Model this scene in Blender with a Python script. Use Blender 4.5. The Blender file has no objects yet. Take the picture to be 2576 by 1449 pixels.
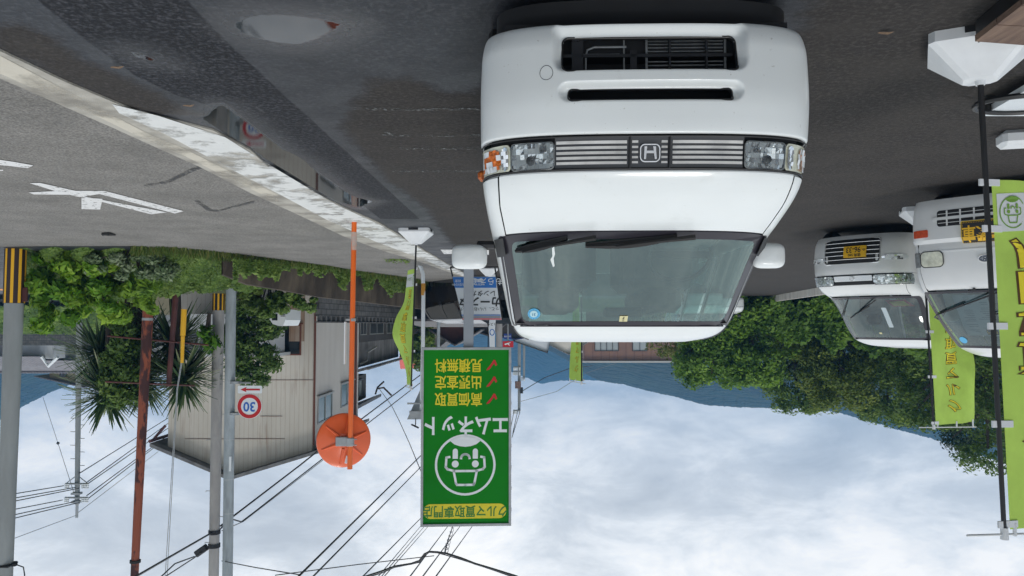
import bpy, math, random
import numpy as np
from mathutils import Vector, Matrix
S = bpy.context.scene
COL = S.collection
R = math.radians
rng = np.random.default_rng(7)
random.seed(7)

# ------------------------------------------------------------------ camera, sky, sun, exposure
FPX, CX, CY = 1930.0, 1288.0, 724.5          # focal length and centre in photo pixels (2576 wide)
HOR, CAMH = 820.0, 1.5
TH = math.atan((HOR - CY) / FPX)
cd = bpy.data.cameras.new('camera'); cam = bpy.data.objects.new('camera', cd); COL.objects.link(cam)
cd.sensor_width = 36; cd.lens = FPX / 2576 * 36; cd.clip_start = 0.05; cd.clip_end = 6000
ct, st = math.cos(TH), math.sin(TH)
cam.matrix_world = Matrix(((-1, 0, 0, 0), (0, -st, -ct, 0), (0, -ct, st, CAMH), (0, 0, 0, 1)))
S.camera = cam
S.render.resolution_x, S.render.resolution_y = 1024, 576

SUN_EL, SUN_AZ = R(55), R(200)
world = bpy.data.worlds.new('World'); S.world = world; world.use_nodes = True
N = world.node_tree.nodes; L = world.node_tree.links
bg = N['Background']; out = N['World Output']
sky = N.new('ShaderNodeTexSky'); sky.sky_type = 'NISHITA'; sky.sun_disc = False
sky.sun_elevation = SUN_EL; sky.sun_rotation = SUN_AZ; sky.air_density = 1.0; sky.dust_density = 1.5
bg.inputs['Strength'].default_value = 0.12
L.new(sky.outputs[0], bg.inputs['Color'])
tc = N.new('ShaderNodeTexCoord'); sp = N.new('ShaderNodeSeparateXYZ'); L.new(tc.outputs['Generated'], sp.inputs[0])
def wm(op, a, b):
    n = N.new('ShaderNodeMath'); n.operation = op
    for i, v in enumerate((a, b)):
        if isinstance(v, (int, float)): n.inputs[i].default_value = v
        else: L.new(v, n.inputs[i])
    return n.outputs[0]
zz = wm('ADD', wm('MAXIMUM', sp.outputs[2], 0.0), 0.55)
cv = N.new('ShaderNodeCombineXYZ')
L.new(wm('DIVIDE', sp.outputs[0], zz), cv.inputs[0]); L.new(wm('DIVIDE', sp.outputs[1], zz), cv.inputs[1]); L.new(wm('MULTIPLY', zz, 1.2), cv.inputs[2])
def wnoise(scale, det, rough, dist, loc=(0, 0, 0)):
    mp = N.new('ShaderNodeMapping'); mp.inputs['Location'].default_value = loc; mp.inputs['Scale'].default_value = (0.75, 1.0, 1.0)
    L.new(cv.outputs[0], mp.inputs[0])
    n = N.new('ShaderNodeTexNoise'); n.inputs['Scale'].default_value = scale; n.inputs['Detail'].default_value = det
    n.inputs['Roughness'].default_value = rough; n.inputs['Distortion'].default_value = dist
    L.new(mp.outputs[0], n.inputs['Vector']); return n.outputs[0]
n1 = wnoise(2.5, 12, 0.55, 0.25, (5.3, 2.9, 0)); n2 = wnoise(7.0, 12, 0.66, 0.3, (9, 4, 2)); n3 = wnoise(0.8, 6, 0.5, 0.5, (1.3, 7.5, 5))
nm = wm('ADD', wm('MULTIPLY', n1, 0.55), wm('MULTIPLY', n2, 0.45))
cr = N.new('ShaderNodeValToRGB'); e = cr.color_ramp.elements
e[0].position = 0.37; e[0].color = (0.52, 0.55, 0.58, 1); e[1].position = 0.60; e[1].color = (1.02, 1.00, 0.965, 1)
q = e.new(0.47); q.color = (0.66, 0.69, 0.715, 1); q = e.new(0.53); q.color = (0.83, 0.85, 0.86, 1)
L.new(nm, cr.inputs[0])
cb = N.new('ShaderNodeBackground'); L.new(cr.outputs[0], cb.inputs['Color']); cb.inputs['Strength'].default_value = 1.14
mk = N.new('ShaderNodeValToRGB'); e = mk.color_ramp.elements
e[0].position = 0.30; e[0].color = (0.82, 0.82, 0.82, 1); e[1].position = 0.50; e[1].color = (1, 1, 1, 1); L.new(n3, mk.inputs[0])
mx = N.new('ShaderNodeMixShader'); L.new(mk.outputs[0], mx.inputs[0]); L.new(bg.outputs[0], mx.inputs[1]); L.new(cb.outputs[0], mx.inputs[2])
L.new(mx.outputs[0], out.inputs['Surface'])

sl = bpy.data.lights.new('sun', 'SUN'); sun = bpy.data.objects.new('sun', sl); COL.objects.link(sun)
sl.energy = 0.9; sl.angle = R(14); sl.color = (1, 0.965, 0.92)
sdir = Vector((math.sin(SUN_AZ) * math.cos(SUN_EL), math.cos(SUN_AZ) * math.cos(SUN_EL), math.sin(SUN_EL)))
sun.rotation_euler = sdir.to_track_quat('Z', 'Y').to_euler(); sun.location = (0, -5, 30)
S.view_settings.view_transform = 'Standard'; S.view_settings.look = 'None'; S.view_settings.exposure = 0.12; S.view_settings.gamma = 1

# ------------------------------------------------------------------ helpers
def W(px, py, Y):                      # the world point at depth Y seen at photo pixel (px,py)
    u = -(px - CX) / FPX; v = (py - CY) / FPX
    dx, dy, dz = u, ct + v * st, -st + v * ct
    s = Y / dy
    return Vector((dx * s, Y, CAMH + dz * s))
def G(px, py, z=0.0):                  # the point of the level plane z seen at photo pixel
    u = -(px - CX) / FPX; v = (py - CY) / FPX
    dx, dy, dz = u, ct + v * st, -st + v * ct
    s = (z - CAMH) / dz
    return Vector((dx * s, dy * s, z))
def lin(c):
    return tuple((x / 255 / 12.92 if x <= 10 else ((x / 255 + 0.055) / 1.055) ** 2.4) for x in c)
def tag(o, label=None, cat=None, group=None, kind=None):
    if label: o['label'] = label
    if cat: o['category'] = cat
    if group: o['group'] = group
    if kind: o['kind'] = kind
    return o
def empty(name, loc=(0, 0, 0), rz=0, label=None, cat=None, group=None):
    o = bpy.data.objects.new(name, None); COL.objects.link(o); o.location = loc; o.rotation_euler = (0, 0, rz)
    o.empty_display_size = 0.2
    return tag(o, label, cat, group)
def copy_tree(o, parent=None):
    c = o.copy(); COL.objects.link(c); c.parent = parent
    for ch in list(o.children): copy_tree(ch, c)
    return c

MATS = {}
def mat(name, col, rough=0.6, metal=0.0, var=0.0, vscale=4.0, bump=0.0, bscale=60.0, spec=0.5, coat=0.0, col2=None, vlo=0.35, vhi=0.65, stretch=(1, 1, 1), rvar=0.0):
    if name in MATS: return MATS[name]
    m = bpy.data.materials.new(name); m.use_nodes = True
    nt = m.node_tree; b = nt.nodes['Principled BSDF']; n = nt.nodes; l = nt.links
    b.inputs['Base Color'].default_value = (*col, 1); b.inputs['Roughness'].default_value = rough; b.inputs['Metallic'].default_value = metal
    b.inputs['Specular IOR Level'].default_value = spec; b.inputs['Coat Weight'].default_value = coat; b.inputs['Coat Roughness'].default_value = 0.06
    if var > 0 or col2 or bump > 0 or rvar > 0:
        t = n.new('ShaderNodeTexCoord'); mp = n.new('ShaderNodeMapping'); mp.inputs['Scale'].default_value = stretch; l.new(t.outputs['Object'], mp.inputs[0])
    if var > 0 or col2 or rvar > 0:
        no = n.new('ShaderNodeTexNoise'); no.inputs['Scale'].default_value = vscale; no.inputs['Detail'].default_value = 6; no.inputs['Roughness'].default_value = 0.6; l.new(mp.outputs[0], no.inputs['Vector'])
    if var > 0 or col2:
        r = n.new('ShaderNodeValToRGB'); l.new(no.outputs[0], r.inputs[0])
        c2 = col2 if col2 else tuple(min(1, x * (1 + var)) for x in col); c1 = col if col2 else tuple(x * (1 - var) for x in col)
        r.color_ramp.elements[0].color = (*c1, 1); r.color_ramp.elements[1].color = (*c2, 1)
        r.color_ramp.elements[0].position = vlo; r.color_ramp.elements[1].position = vhi
        l.new(r.outputs[0], b.inputs['Base Color'])
    if rvar > 0:
        mr = n.new('ShaderNodeMapRange'); mr.inputs[3].default_value = max(0.02, rough - rvar); mr.inputs[4].default_value = rough + rvar; l.new(no.outputs[0], mr.inputs[0]); l.new(mr.outputs[0], b.inputs['Roughness'])
    if bump > 0:
        nb = n.new('ShaderNodeTexNoise'); nb.inputs['Scale'].default_value = bscale; nb.inputs['Detail'].default_value = 4; l.new(mp.outputs[0], nb.inputs['Vector'])
        bp = n.new('ShaderNodeBump'); bp.inputs['Strength'].default_value = bump; bp.inputs['Distance'].default_value = 0.02; l.new(nb.outputs[0], bp.inputs['Height']); l.new(bp.outputs[0], b.inputs['Normal'])
    MATS[name] = m; return m
def glass_mat(name, tint, refl=1.0, ior=1.6):     # a thin tinted pane: clear film plus mirror reflection by angle
    if name in MATS: return MATS[name]
    m = bpy.data.materials.new(name); m.use_nodes = True; nt = m.node_tree; n = nt.nodes; l = nt.links
    n.remove(n['Principled BSDF']); o = n['Material Output']
    t = n.new('ShaderNodeBsdfTransparent'); t.inputs[0].default_value = (*tint, 1)
    g = n.new('ShaderNodeBsdfGlossy'); g.inputs['Roughness'].default_value = 0.03; g.inputs[0].default_value = (*(refl if isinstance(refl, tuple) else (refl, refl, refl)), 1)
    f = n.new('ShaderNodeFresnel'); f.inputs[0].default_value = ior
    x = n.new('ShaderNodeMixShader'); l.new(f.outputs[0], x.inputs[0]); l.new(t.outputs[0], x.inputs[1]); l.new(g.outputs[0], x.inputs[2]); l.new(x.outputs[0], o.inputs[0])
    MATS[name] = m; return m

class MB:
    def __init__(s): s.v = []; s.f = []; s.m = []; s.cur = 0
    def add(s, vs, fs):
        k = len(s.v); s.v.extend([tuple(p) for p in vs])
        for f in fs: s.f.append(tuple(i + k for i in f)); s.m.append(s.cur)
    def box(s, c, d, rz=0, bev=0, M=None):
        x, y, z = d[0] / 2, d[1] / 2, d[2] / 2
        if bev > 0:
            b = min(bev, x * .9, y * .9, z * .9); P = []
            for sx in (-1, 1):
                for sy in (-1, 1):
                    for sz in (-1, 1):
                        P += [(sx * (x - b), sy * (y - b), sz * z), (sx * (x - b), sy * y, sz * (z - b)), (sx * x, sy * (y - b), sz * (z - b))]
            i = lambda a, b_, c_, k: ((a * 2 + b_) * 2 + c_) * 3 + k
            F = [(i(0,0,c_,0), i(1,0,c_,0), i(1,1,c_,0), i(0,1,c_,0)) for c_ in (0, 1)]
            F += [(i(0,b_,0,1), i(1,b_,0,1), i(1,b_,1,1), i(0,b_,1,1)) for b_ in (0, 1)]
            F += [(i(a,0,0,2), i(a,1,0,2), i(a,1,1,2), i(a,0,1,2)) for a in (0, 1)]
            F += [(i(a,b_,c_,0), i(a,b_,c_,1), i(a,b_,c_,2)) for a in (0,1) for b_ in (0,1) for c_ in (0,1)]
            F += [(i(0,b_,c_,0), i(1,b_,c_,0), i(1,b_,c_,1), i(0,b_,c_,1)) for b_ in (0,1) for c_ in (0,1)]
            F += [(i(a,0,c_,0), i(a,1,c_,0), i(a,1,c_,2), i(a,0,c_,2)) for a in (0,1) for c_ in (0,1)]
            F += [(i(a,b_,0,1), i(a,b_,1,1), i(a,b_,1,2), i(a,b_,0,2)) for a in (0,1) for b_ in (0,1)]
        else:
            P = [(a * x, b_ * y, c_ * z) for a in (-1, 1) for b_ in (-1, 1) for c_ in (-1, 1)]
            F = [(0, 1, 3, 2), (4, 6, 7, 5), (0, 4, 5, 1), (2, 3, 7, 6), (0, 2, 6, 4), (1, 5, 7, 3)]
        cr_, sr_ = math.cos(rz), math.sin(rz); Q = []
        for p in P:
            if M is not None: w = M @ Vector(p); Q.append((w[0] + c[0], w[1] + c[1], w[2] + c[2]))
            else: Q.append((c[0] + p[0] * cr_ - p[1] * sr_, c[1] + p[0] * sr_ + p[1] * cr_, c[2] + p[2]))
        s.add(Q, F); return s
    def tube(s, pts, r, n=8, cap=True):
        pts = [Vector(p) for p in pts]; rs = r if isinstance(r, (list, tuple)) else [r] * len(pts)
        V = []; F = []; up = None
        for i, p in enumerate(pts):
            d = (pts[min(i + 1, len(pts) - 1)] - pts[max(i - 1, 0)]).normalized()
            if up is None: up = d.orthogonal().normalized()
            up = (up - d * up.dot(d)).normalized(); w = d.cross(up)
            for k in range(n):
                a = 2 * math.pi * k / n; V.append(p + (up * math.cos(a) + w * math.sin(a)) * rs[i])
        for i in range(len(pts) - 1):
            for k in range(n):
                F.append((i * n + k, i * n + (k + 1) % n, (i + 1) * n + (k + 1) % n, (i + 1) * n + k))
        if cap: F.append(tuple(range(n))[::-1]); F.append(tuple((len(pts) - 1) * n + k for k in range(n)))
        s.add(V, F); return s
    def prism(s, poly, h, M=None):           # poly: list of (x,y) ; extruded h along z, M places it
        n = len(poly); P = [Vector((x, y, 0)) for x, y in poly] + [Vector((x, y, h)) for x, y in poly]
        if M is not None: P = [M @ p for p in P]
        F = [tuple(range(n))[::-1], tuple(range(n, 2 * n))] + [(i, (i + 1) % n, n + (i + 1) % n, n + i) for i in range(n)]
        s.add(P, F); return s
    def lathe(s, prof, n=32, M=None):        # prof: (r,z)
        P = []; F = []
        for r_, z_ in prof:
            for k in range(n):
                a = 2 * math.pi * k / n; P.append(Vector((r_ * math.cos(a), r_ * math.sin(a), z_)))
        if M is not None: P = [M @ p for p in P]
        for i in range(len(prof) - 1):
            for k in range(n): F.append((i * n + k, i * n + (k + 1) % n, (i + 1) * n + (k + 1) % n, (i + 1) * n + k))
        s.add(P, F); return s
    def quad(s, *p): s.add(p, [tuple(range(len(p)))]); return s
    def grid(s, rows, close=False):
        n = len(rows[0]); V = [p for r_ in rows for p in r_]; F = []
        for i in range(len(rows) - 1):
            for k in range(n if close else n - 1): F.append((i * n + k, i * n + (k + 1) % n, (i + 1) * n + (k + 1) % n, (i + 1) * n + k))
        s.add(V, F); return s
    def text(s, body, size, fn, offset=0.0, align='CENTER', sx=1.0):   # fn maps flat (x,y) to 3-D
        v, f = glyphs(body, offset, align)
        s.add([fn(p[0] * size * sx, p[1] * size) for p in v], f); return s
    def build(s, name, mats, parent=None, smooth=False, label=None, cat=None, group=None, kind=None, sharp=35):
        me = bpy.data.meshes.new(name); me.from_pydata([tuple(p) for p in s.v], [], s.f)
        if not isinstance(mats, (list, tuple)): mats = [mats]
        for m in mats: me.materials.append(m)
        if len(mats) > 1: me.polygons.foreach_set('material_index', s.m)
        me.update()
        if smooth:
            me.polygons.foreach_set('use_smooth', [True] * len(me.polygons))
            try: me.set_sharp_from_angle(angle=R(sharp))
            except Exception: pass
        o = bpy.data.objects.new(name, me); COL.objects.link(o)
        if parent: o.parent = parent
        return tag(o, label, cat, group, kind)
GL = {}
def glyphs(body, offset, align):
    key = (body, offset, align)
    if key in GL: return GL[key]
    cu = bpy.data.curves.new('glyph', 'FONT'); cu.body = body; cu.size = 1; cu.offset = offset; cu.align_x = align; cu.align_y = 'CENTER'
    cu.resolution_u = 3
    o = bpy.data.objects.new('glyph', cu); COL.objects.link(o)
    dg = bpy.context.evaluated_depsgraph_get(); me = bpy.data.meshes.new_from_object(o.evaluated_get(dg))
    v = [(p.co.x, p.co.y) for p in me.vertices]; f = [tuple(q.vertices) for q in me.polygons]
    bpy.data.objects.remove(o); bpy.data.curves.remove(cu); bpy.data.meshes.remove(me)
    GL[key] = (v, f); return GL[key]
def rrect(x0, x1, y0, y1, r, n=5):
    P = []
    for cx, cy, a0 in ((x1 - r, y1 - r, 0), (x0 + r, y1 - r, 90), (x0 + r, y0 + r, 180), (x1 - r, y0 + r, 270)):
        for k in range(n + 1):
            a = R(a0 + 90 * k / n); P.append((cx + r * math.cos(a), cy + r * math.sin(a)))
    return P
def pch(xs, ys):                               # smooth monotone interpolation
    xs = np.array(xs, float); ys = np.array(ys, float); h = np.diff(xs); d = np.diff(ys) / h
    m = np.zeros(len(xs)); m[0] = d[0]; m[-1] = d[-1]
    for i in range(1, len(xs) - 1):
        m[i] = 0 if d[i - 1] * d[i] <= 0 else 2 * d[i - 1] * d[i] / (d[i - 1] + d[i])
    def f(x):
        x = min(max(x, xs[0]), xs[-1]); i = min(max(int(np.searchsorted(xs, x)) - 1, 0), len(h) - 1)
        t = (x - xs[i]) / h[i]; t2 = t * t; t3 = t2 * t
        return float((2*t3-3*t2+1)*ys[i] + (t3-2*t2+t)*h[i]*m[i] + (-2*t3+3*t2)*ys[i+1] + (t3-t2)*h[i]*m[i+1])
    return f
def psdf(P, poly):                             # signed distance (inside > 0) of points P (n,2) to a polygon
    poly = np.array(poly, float); d = np.full(len(P), 1e9); ins = np.zeros(len(P), bool)
    for i in range(len(poly)):
        a = poly[i]; b = poly[(i + 1) % len(poly)]; ab = b - a; t = np.clip(((P - a) @ ab) / (ab @ ab + 1e-12), 0, 1)
        q = P - (a + t[:, None] * ab); d = np.minimum(d, np.hypot(q[:, 0], q[:, 1]))
        c = ((a[1] > P[:, 1]) != (b[1] > P[:, 1])) & (P[:, 0] < (b[0] - a[0]) * (P[:, 1] - a[1]) / (b[1] - a[1] + 1e-12) + a[0]); ins ^= c
    return np.where(ins, d, -d)
# ------------------------------------------------------------------ the setting: lot, gutter strip, road, terrain, hills
def gp(l): return [(G(x, y).x, G(x, y).y) for x, y in l]
KLOT = [(-120, 70), (0, 119), (282, 260), (400, 290), (512, 312), (566, 339), (629, 373), (679, 421), (848, 512), (957, 560), (1069, 629), (1141, 671), (1215, 712), (1262, 745)]
KROAD = [(-160, 120), (0, 193), (256, 304), (360, 354), (460, 395), (566, 449), (629, 482), (731, 529), (870, 595), (971, 632), (1050, 655), (1168, 697), (1235, 722), (1275, 750)]
FAR = [(-420, 622), (-80, 624), (0, 623), (139, 616), (312, 618), (440, 620), (579, 635), (700, 651), (822, 667), (902, 681), (982, 691), (1050, 700), (1093, 714), (1144, 734), (1205, 757), (1262, 772)]
klot = gp(KLOT); kroad = gp(KROAD); far = gp(FAR)
klot = [(klot[0][0] + 1.2, 0.2)] + klot; kroad = [(kroad[0][0] + 1.0, 0.2)] + kroad

def attr_mat_lot():
    m = bpy.data.materials.new('lot_asphalt'); m.use_nodes = True; nt = m.node_tree; n = nt.nodes; l = nt.links; b = n['Principled BSDF']
    def A(nm):
        a = n.new('ShaderNodeAttribute'); a.attribute_name = nm; return a.outputs['Fac']
    geo = n.new('ShaderNodeNewGeometry'); pos = geo.outputs['Position']
    def noise(sc, det=4, rough=0.55):
        t = n.new('ShaderNodeTexNoise'); t.inputs['Scale'].default_value = sc; t.inputs['Detail'].default_value = det; t.inputs['Roughness'].default_value = rough; l.new(pos, t.inputs['Vector']); return t.outputs[0]
    def M(op, a, b_, clamp=False):
        x = n.new('ShaderNodeMath'); x.operation = op; x.use_clamp = clamp
        for i, v in enumerate((a, b_)):
            if isinstance(v, (int, float)): x.inputs[i].default_value = v
            else: l.new(v, x.inputs[i])
        return x.outputs[0]
    def step(v, lo, hi):
        x = n.new('ShaderNodeMapRange'); x.interpolation_type = 'SMOOTHSTEP'; x.inputs[1].default_value = lo; x.inputs[2].default_value = hi; l.new(v, x.inputs[0]); return x.outputs[0]
    def mixc(f, a, b_):
        x = n.new('ShaderNodeMix'); x.data_type = 'RGBA'; l.new(f, x.inputs[0])
        for i, v in ((6, a), (7, b_)):
            if isinstance(v, tuple): x.inputs[i].default_value = (*v, 1)
            else: l.new(v, x.inputs[i])
        return x.outputs[2]
    def mixf(f, a, b_):
        x = n.new('ShaderNodeMix'); x.data_type = 'FLOAT'; l.new(f, x.inputs[0])
        for i, v in ((2, a), (3, b_)):
            if isinstance(v, (int, float)): x.inputs[i].default_value = v
            else: l.new(v, x.inputs[i])
        return x.outputs[0]
    big = noise(0.7, 5); mid = noise(6, 6, 0.65); fine = noise(30, 6, 0.85); vf = noise(120, 3, 0.8); tone = noise(1.9, 6, 0.6)
    jit = M('MULTIPLY', M('SUBTRACT', mid, 0.5), 0.30)
    wet = step(M('ADD', A('wet'), jit), -0.07, 0.09)
    pud = step(M('ADD', M('ADD', A('puddle'), M('MULTIPLY', jit, 0.30)), M('MULTIPLY', M('SUBTRACT', fine, 0.5), 0.05)), -0.006, 0.014)
    rim = step(M('ADD', A('puddle'), M('MULTIPLY', jit, 0.6)), -0.30, 0.02)
    pat = step(M('ADD', A('patch'), M('MULTIPLY', jit, 0.10)), -0.01, 0.012)
    dry = mixc(big, (0.034, 0.0315, 0.0305), (0.050, 0.0455, 0.043))
    dry = mixc(M('MULTIPLY', step(mid, 0.45, 0.75), 0.5), dry, (0.062, 0.056, 0.050))
    wetc = mixc(big, (0.012, 0.0145, 0.020), (0.020, 0.024, 0.032))
    c = mixc(wet, dry, wetc)
    c = mixc(pat, c, (0.010, 0.011, 0.015))
    sp1 = step(fine, 0.47, 0.60)
    c = mixc(M('MULTIPLY', sp1, mixf(pat, 0.62, 0.95)), c, mixc(pat, mixc(wet, (0.105, 0.097, 0.090), (0.078, 0.082, 0.092)), (0.085, 0.088, 0.100)))
    c = mixc(M('MULTIPLY', step(vf, 0.54, 0.62), 0.75), c, (0.012, 0.011, 0.011))
    c = mixc(M('MULTIPLY', step(tone, 0.42, 0.66), 0.40), c, mixc(wet, (0.066, 0.060, 0.054), (0.012, 0.013, 0.016)))
    c = mixc(pud, c, (0.011, 0.013, 0.014))
    l.new(c, b.inputs['Base Color'])
    r = mixf(wet, 0.86, M('ADD', 0.26, M('MULTIPLY', tone, 0.45)))
    r = mixf(pat, r, 0.62); r = mixf(rim, r, mixf(pat, 0.24, 0.40)); r = mixf(pud, r, 0.018); l.new(r, b.inputs['Roughness'])
    sp = mixf(wet, 0.15, 0.30); sp = mixf(pat, sp, 0.16); sp = mixf(rim, sp, mixf(pat, 0.50, 0.32)); sp = mixf(pud, sp, 0.62); l.new(sp, b.inputs['Specular IOR Level'])
    h = M('ADD', M('MULTIPLY', fine, 1.0), M('MULTIPLY', vf, 0.5))
    bp = n.new('ShaderNodeBump'); bp.inputs['Distance'].default_value = 0.012; l.new(h, bp.inputs['Height'])
    s_ = mixf(wet, 0.75, 0.40); s_ = mixf(pat, s_, 0.8); s_ = mixf(rim, s_, M('MULTIPLY', s_, 0.5)); s_ = mixf(pud, s_, 0.003); l.new(s_, bp.inputs['Strength']); l.new(bp.outputs[0], b.inputs['Normal'])
    return m
PATCH = [(95, 0), (208, 95), (340, 190), (440, 238), (512, 262), (566, 258), (640, 318), (718, 378), (835, 456), (957, 551), (1056, 551), (957, 460), (709, 234), (566, 100), (470, 0), (380, -80), (-20, -80)]
PUD1 = [(586, 62), (600, 48), (640, 39), (700, 36), (770, 42), (830, 50), (866, 62), (840, 80), (800, 98), (753, 112), (700, 109), (640, 96), (600, 78)]
PUD2 = [(505, 296), (530, 282), (551, 262), (566, 268), (618, 304), (709, 373), (766, 403), (800, 434), (848, 469), (896, 497), (940, 506), (905, 522), (844, 505), (783, 472), (696, 420), (631, 372), (566, 338), (530, 312)]
PUD3 = [(330, 128), (352, 134), (392, 150), (405, 160), (370, 154), (338, 140)]
DRY = [(939, 204), (1000, 196), (1056, 206), (1108, 232), (1195, 237), (1300, 130), (2000, 130), (2100, -200), (3600, -200), (3600, 745), (1250, 745), (1215, 712), (1095, 556), (1078, 525), (983, 455), (939, 408), (865, 325), (887, 269)]  # outline skips the ground under the big van, which gets the darker tone
DRY2 = [(0, 62), (60, 60), (115, 95), (200, 150), (330, 205), (420, 250), (500, 290), (400, 288), (282, 258), (0, 118), (-200, 30), (-200, 0)]
xs = np.concatenate([np.linspace(-60, -8, 14), np.linspace(-7, -3.1, 14), np.arange(-3, 5.0, 0.045), [6, 9, 14]])
ys = np.concatenate([[-12, -4, 0.5], np.arange(2.2, 13, 0.05), np.arange(13, 18, 0.12), np.linspace(19, 42, 16)])
gx, gy = np.meshgrid(xs, ys); P2 = np.stack([gx.ravel(), gy.ravel()], 1)
me = bpy.data.meshes.new('parking_lot'); nx, ny = len(xs), len(ys)
co = np.zeros((nx * ny, 3)); co[:, :2] = P2
me.vertices.add(nx * ny); me.vertices.foreach_set('co', co.ravel())
ii = (np.arange(ny - 1)[:, None] * nx + np.arange(nx - 1)[None]).ravel()
fc = np.stack([ii, ii + 1, ii + 1 + nx, ii + nx], 1)
me.loops.add(fc.size); me.loops.foreach_set('vertex_index', fc.ravel()); me.polygons.add(len(fc))
me.polygons.foreach_set('loop_start', np.arange(len(fc)) * 4); me.polygons.foreach_set('loop_total', np.full(len(fc), 4)); me.update(calc_edges=True)
wet = np.clip(-np.maximum(psdf(P2, gp(DRY)), psdf(P2, gp(DRY2))), -0.5, 0.5)
pd = np.clip(np.maximum.reduce([psdf(P2, gp(PUD1)), psdf(P2, gp(PUD2)), psdf(P2, gp(PUD3)) - 0.0]), -0.5, 0.5)
pa = np.clip(psdf(P2, gp(PATCH)), -0.5, 0.5)
for nm_, a_ in (('wet', wet), ('puddle', pd), ('patch', pa)):
    at = me.attributes.new(nm_, 'FLOAT', 'POINT'); at.data.foreach_set('value', a_.astype(np.float32))
me.materials.append(attr_mat_lot()); lot = bpy.data.objects.new('parking_lot', me); COL.objects.link(lot); tag(lot, kind='structure')

def strip(name, a, b, z, m, n=6, kind='structure', skirt=0.0):
    mb = MB()
    A = [Vector((p[0], p[1], z)) for p in a]; B = [Vector((p[0], p[1], z)) for p in b]
    rows = [[A[i].lerp(B[i], k / n) for k in range(n + 1)] for i in range(len(A))]
    if skirt: rows = [[r_[0] - Vector((0, 0, skirt))] + r_ + [r_[-1] - Vector((0, 0, skirt))] for r_ in rows]
    mb.grid(rows); return mb.build(name, m, kind=kind)
m_road = mat('road_asphalt', (0.175, 0.168, 0.155), 0.88, col2=(0.235, 0.225, 0.208), vscale=1.3, bump=0.5, bscale=130, spec=0.3)
rmat = m_road.node_tree; rn, rl = rmat.nodes, rmat.links
_b = rn['Principled BSDF']; _t = rn.new('ShaderNodeTexNoise'); _t.inputs['Scale'].default_value = 60; _t.inputs['Detail'].default_value = 3; _tc = rn.new('ShaderNodeTexCoord'); rl.new(_tc.outputs['Object'], _t.inputs['Vector'])
_mm = rn.new('ShaderNodeMix'); _mm.data_type = 'RGBA'; _mm.blend_type = 'MULTIPLY'; _mm.inputs[0].default_value = 0.9
_r = rn.new('ShaderNodeValToRGB'); _r.color_ramp.elements[0].position = 0.35; _r.color_ramp.elements[0].color = (0.55, 0.55, 0.55, 1); _r.color_ramp.elements[1].position = 0.65; _r.color_ramp.elements[1].color = (1.3, 1.3, 1.3, 1)
rl.new(_t.outputs[0], _r.inputs[0]); rl.new(_b.inputs['Base Color'].links[0].from_socket, _mm.inputs[6]); rl.new(_r.outputs[0], _mm.inputs[7]); rl.new(_mm.outputs[2], _b.inputs['Base Color'])
# the road: from the gutter strip to the far verge
def resample(poly, n):
    P = np.array(poly); d = np.concatenate([[0], np.cumsum(np.hypot(*np.diff(P, axis=0).T))]); t = np.linspace(0, d[-1], n)
    return [(float(np.interp(x, d, P[:, 0])), float(np.interp(x, d, P[:, 1]))) for x in t]
mb = MB()
ar = resample(kroad, 40); br = resample([(24, 0.2), (20, 13)] + far[1:], 40)
rows = [[Vector((*ar[i], 0.006)).lerp(Vector((*br[i], 0.006)), k / 8) for k in range(9)] for i in range(40)]
mb.grid(rows); mb.build('road', m_road, kind='structure')
m_conc = mat('gutter_concrete', (0.23, 0.215, 0.185), 0.85, col2=(0.42, 0.40, 0.35), vscale=2.2, bump=0.35, bscale=90, vlo=0.38, vhi=0.58)
strip('gutter_strip', resample(klot, 60), resample(kroad, 60), 0.013, m_conc, 4, skirt=0.02)
# worn white paint on the strip: one surface whose wear is a mask
def paint_mat(name, col, worn, scale=3.0, cut=0.5, soft=0.02):
    m = bpy.data.materials.new(name); m.use_nodes = True; n = m.node_tree.nodes; l = m.node_tree.links; b = n['Principled BSDF']
    b.inputs['Roughness'].default_value = 0.6
    t = n.new('ShaderNodeNewGeometry'); x = n.new('ShaderNodeTexNoise'); x.inputs['Scale'].default_value = scale; x.inputs['Detail'].default_value = 8; x.inputs['Roughness'].default_value = 0.68; l.new(t.outputs['Position'], x.inputs['Vector'])
    r = n.new('ShaderNodeValToRGB'); r.color_ramp.elements[0].position = cut - soft; r.color_ramp.elements[1].position = cut + soft; l.new(x.outputs[0], r.inputs[0])
    x2 = n.new('ShaderNodeTexNoise'); x2.inputs['Scale'].default_value = 9; x2.inputs['Detail'].default_value = 5; l.new(t.outputs['Position'], x2.inputs['Vector'])
    c = n.new('ShaderNodeMix'); c.data_type = 'RGBA'; c.inputs[6].default_value = (*col, 1); c.inputs[7].default_value = tuple(v * 0.82 for v in col) + (1,); l.new(x2.outputs[0], c.inputs[0]); l.new(c.outputs[2], b.inputs['Base Color'])
    l.new(r.outputs[0], b.inputs['Alpha']); return m
m_white_paint = paint_mat('worn_white_paint', (0.70, 0.71, 0.69), 1, 1.7, 0.46, 0.055)
m_line_paint = paint_mat('road_white_paint', (0.74, 0.74, 0.73), 1, 14, 0.40)
m_faint = paint_mat('faint_white_paint', (0.12, 0.127, 0.125), 1, 26, 0.56, 0.06)
m_cream = paint_mat('cream_wear', (0.58, 0.54, 0.45), 1, 1.1, 0.47, 0.08)
def gpoly(name, pts, z, m, kind='structure', **k):
    mb = MB(); mb.add([G(x, y, z) for x, y in pts], [tuple(range(len(pts)))]); return mb.build(name, m, kind=kind, **k)
WL = [(282, 262), (400, 292), (566, 345), (700, 428), (848, 516), (957, 566), (1069, 633), (1141, 674), (1213, 713)]
WR = [(300, 285), (420, 340), (566, 418), (700, 487), (820, 552), (945, 608), (1050, 647), (1130, 680), (1213, 716)]
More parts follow.
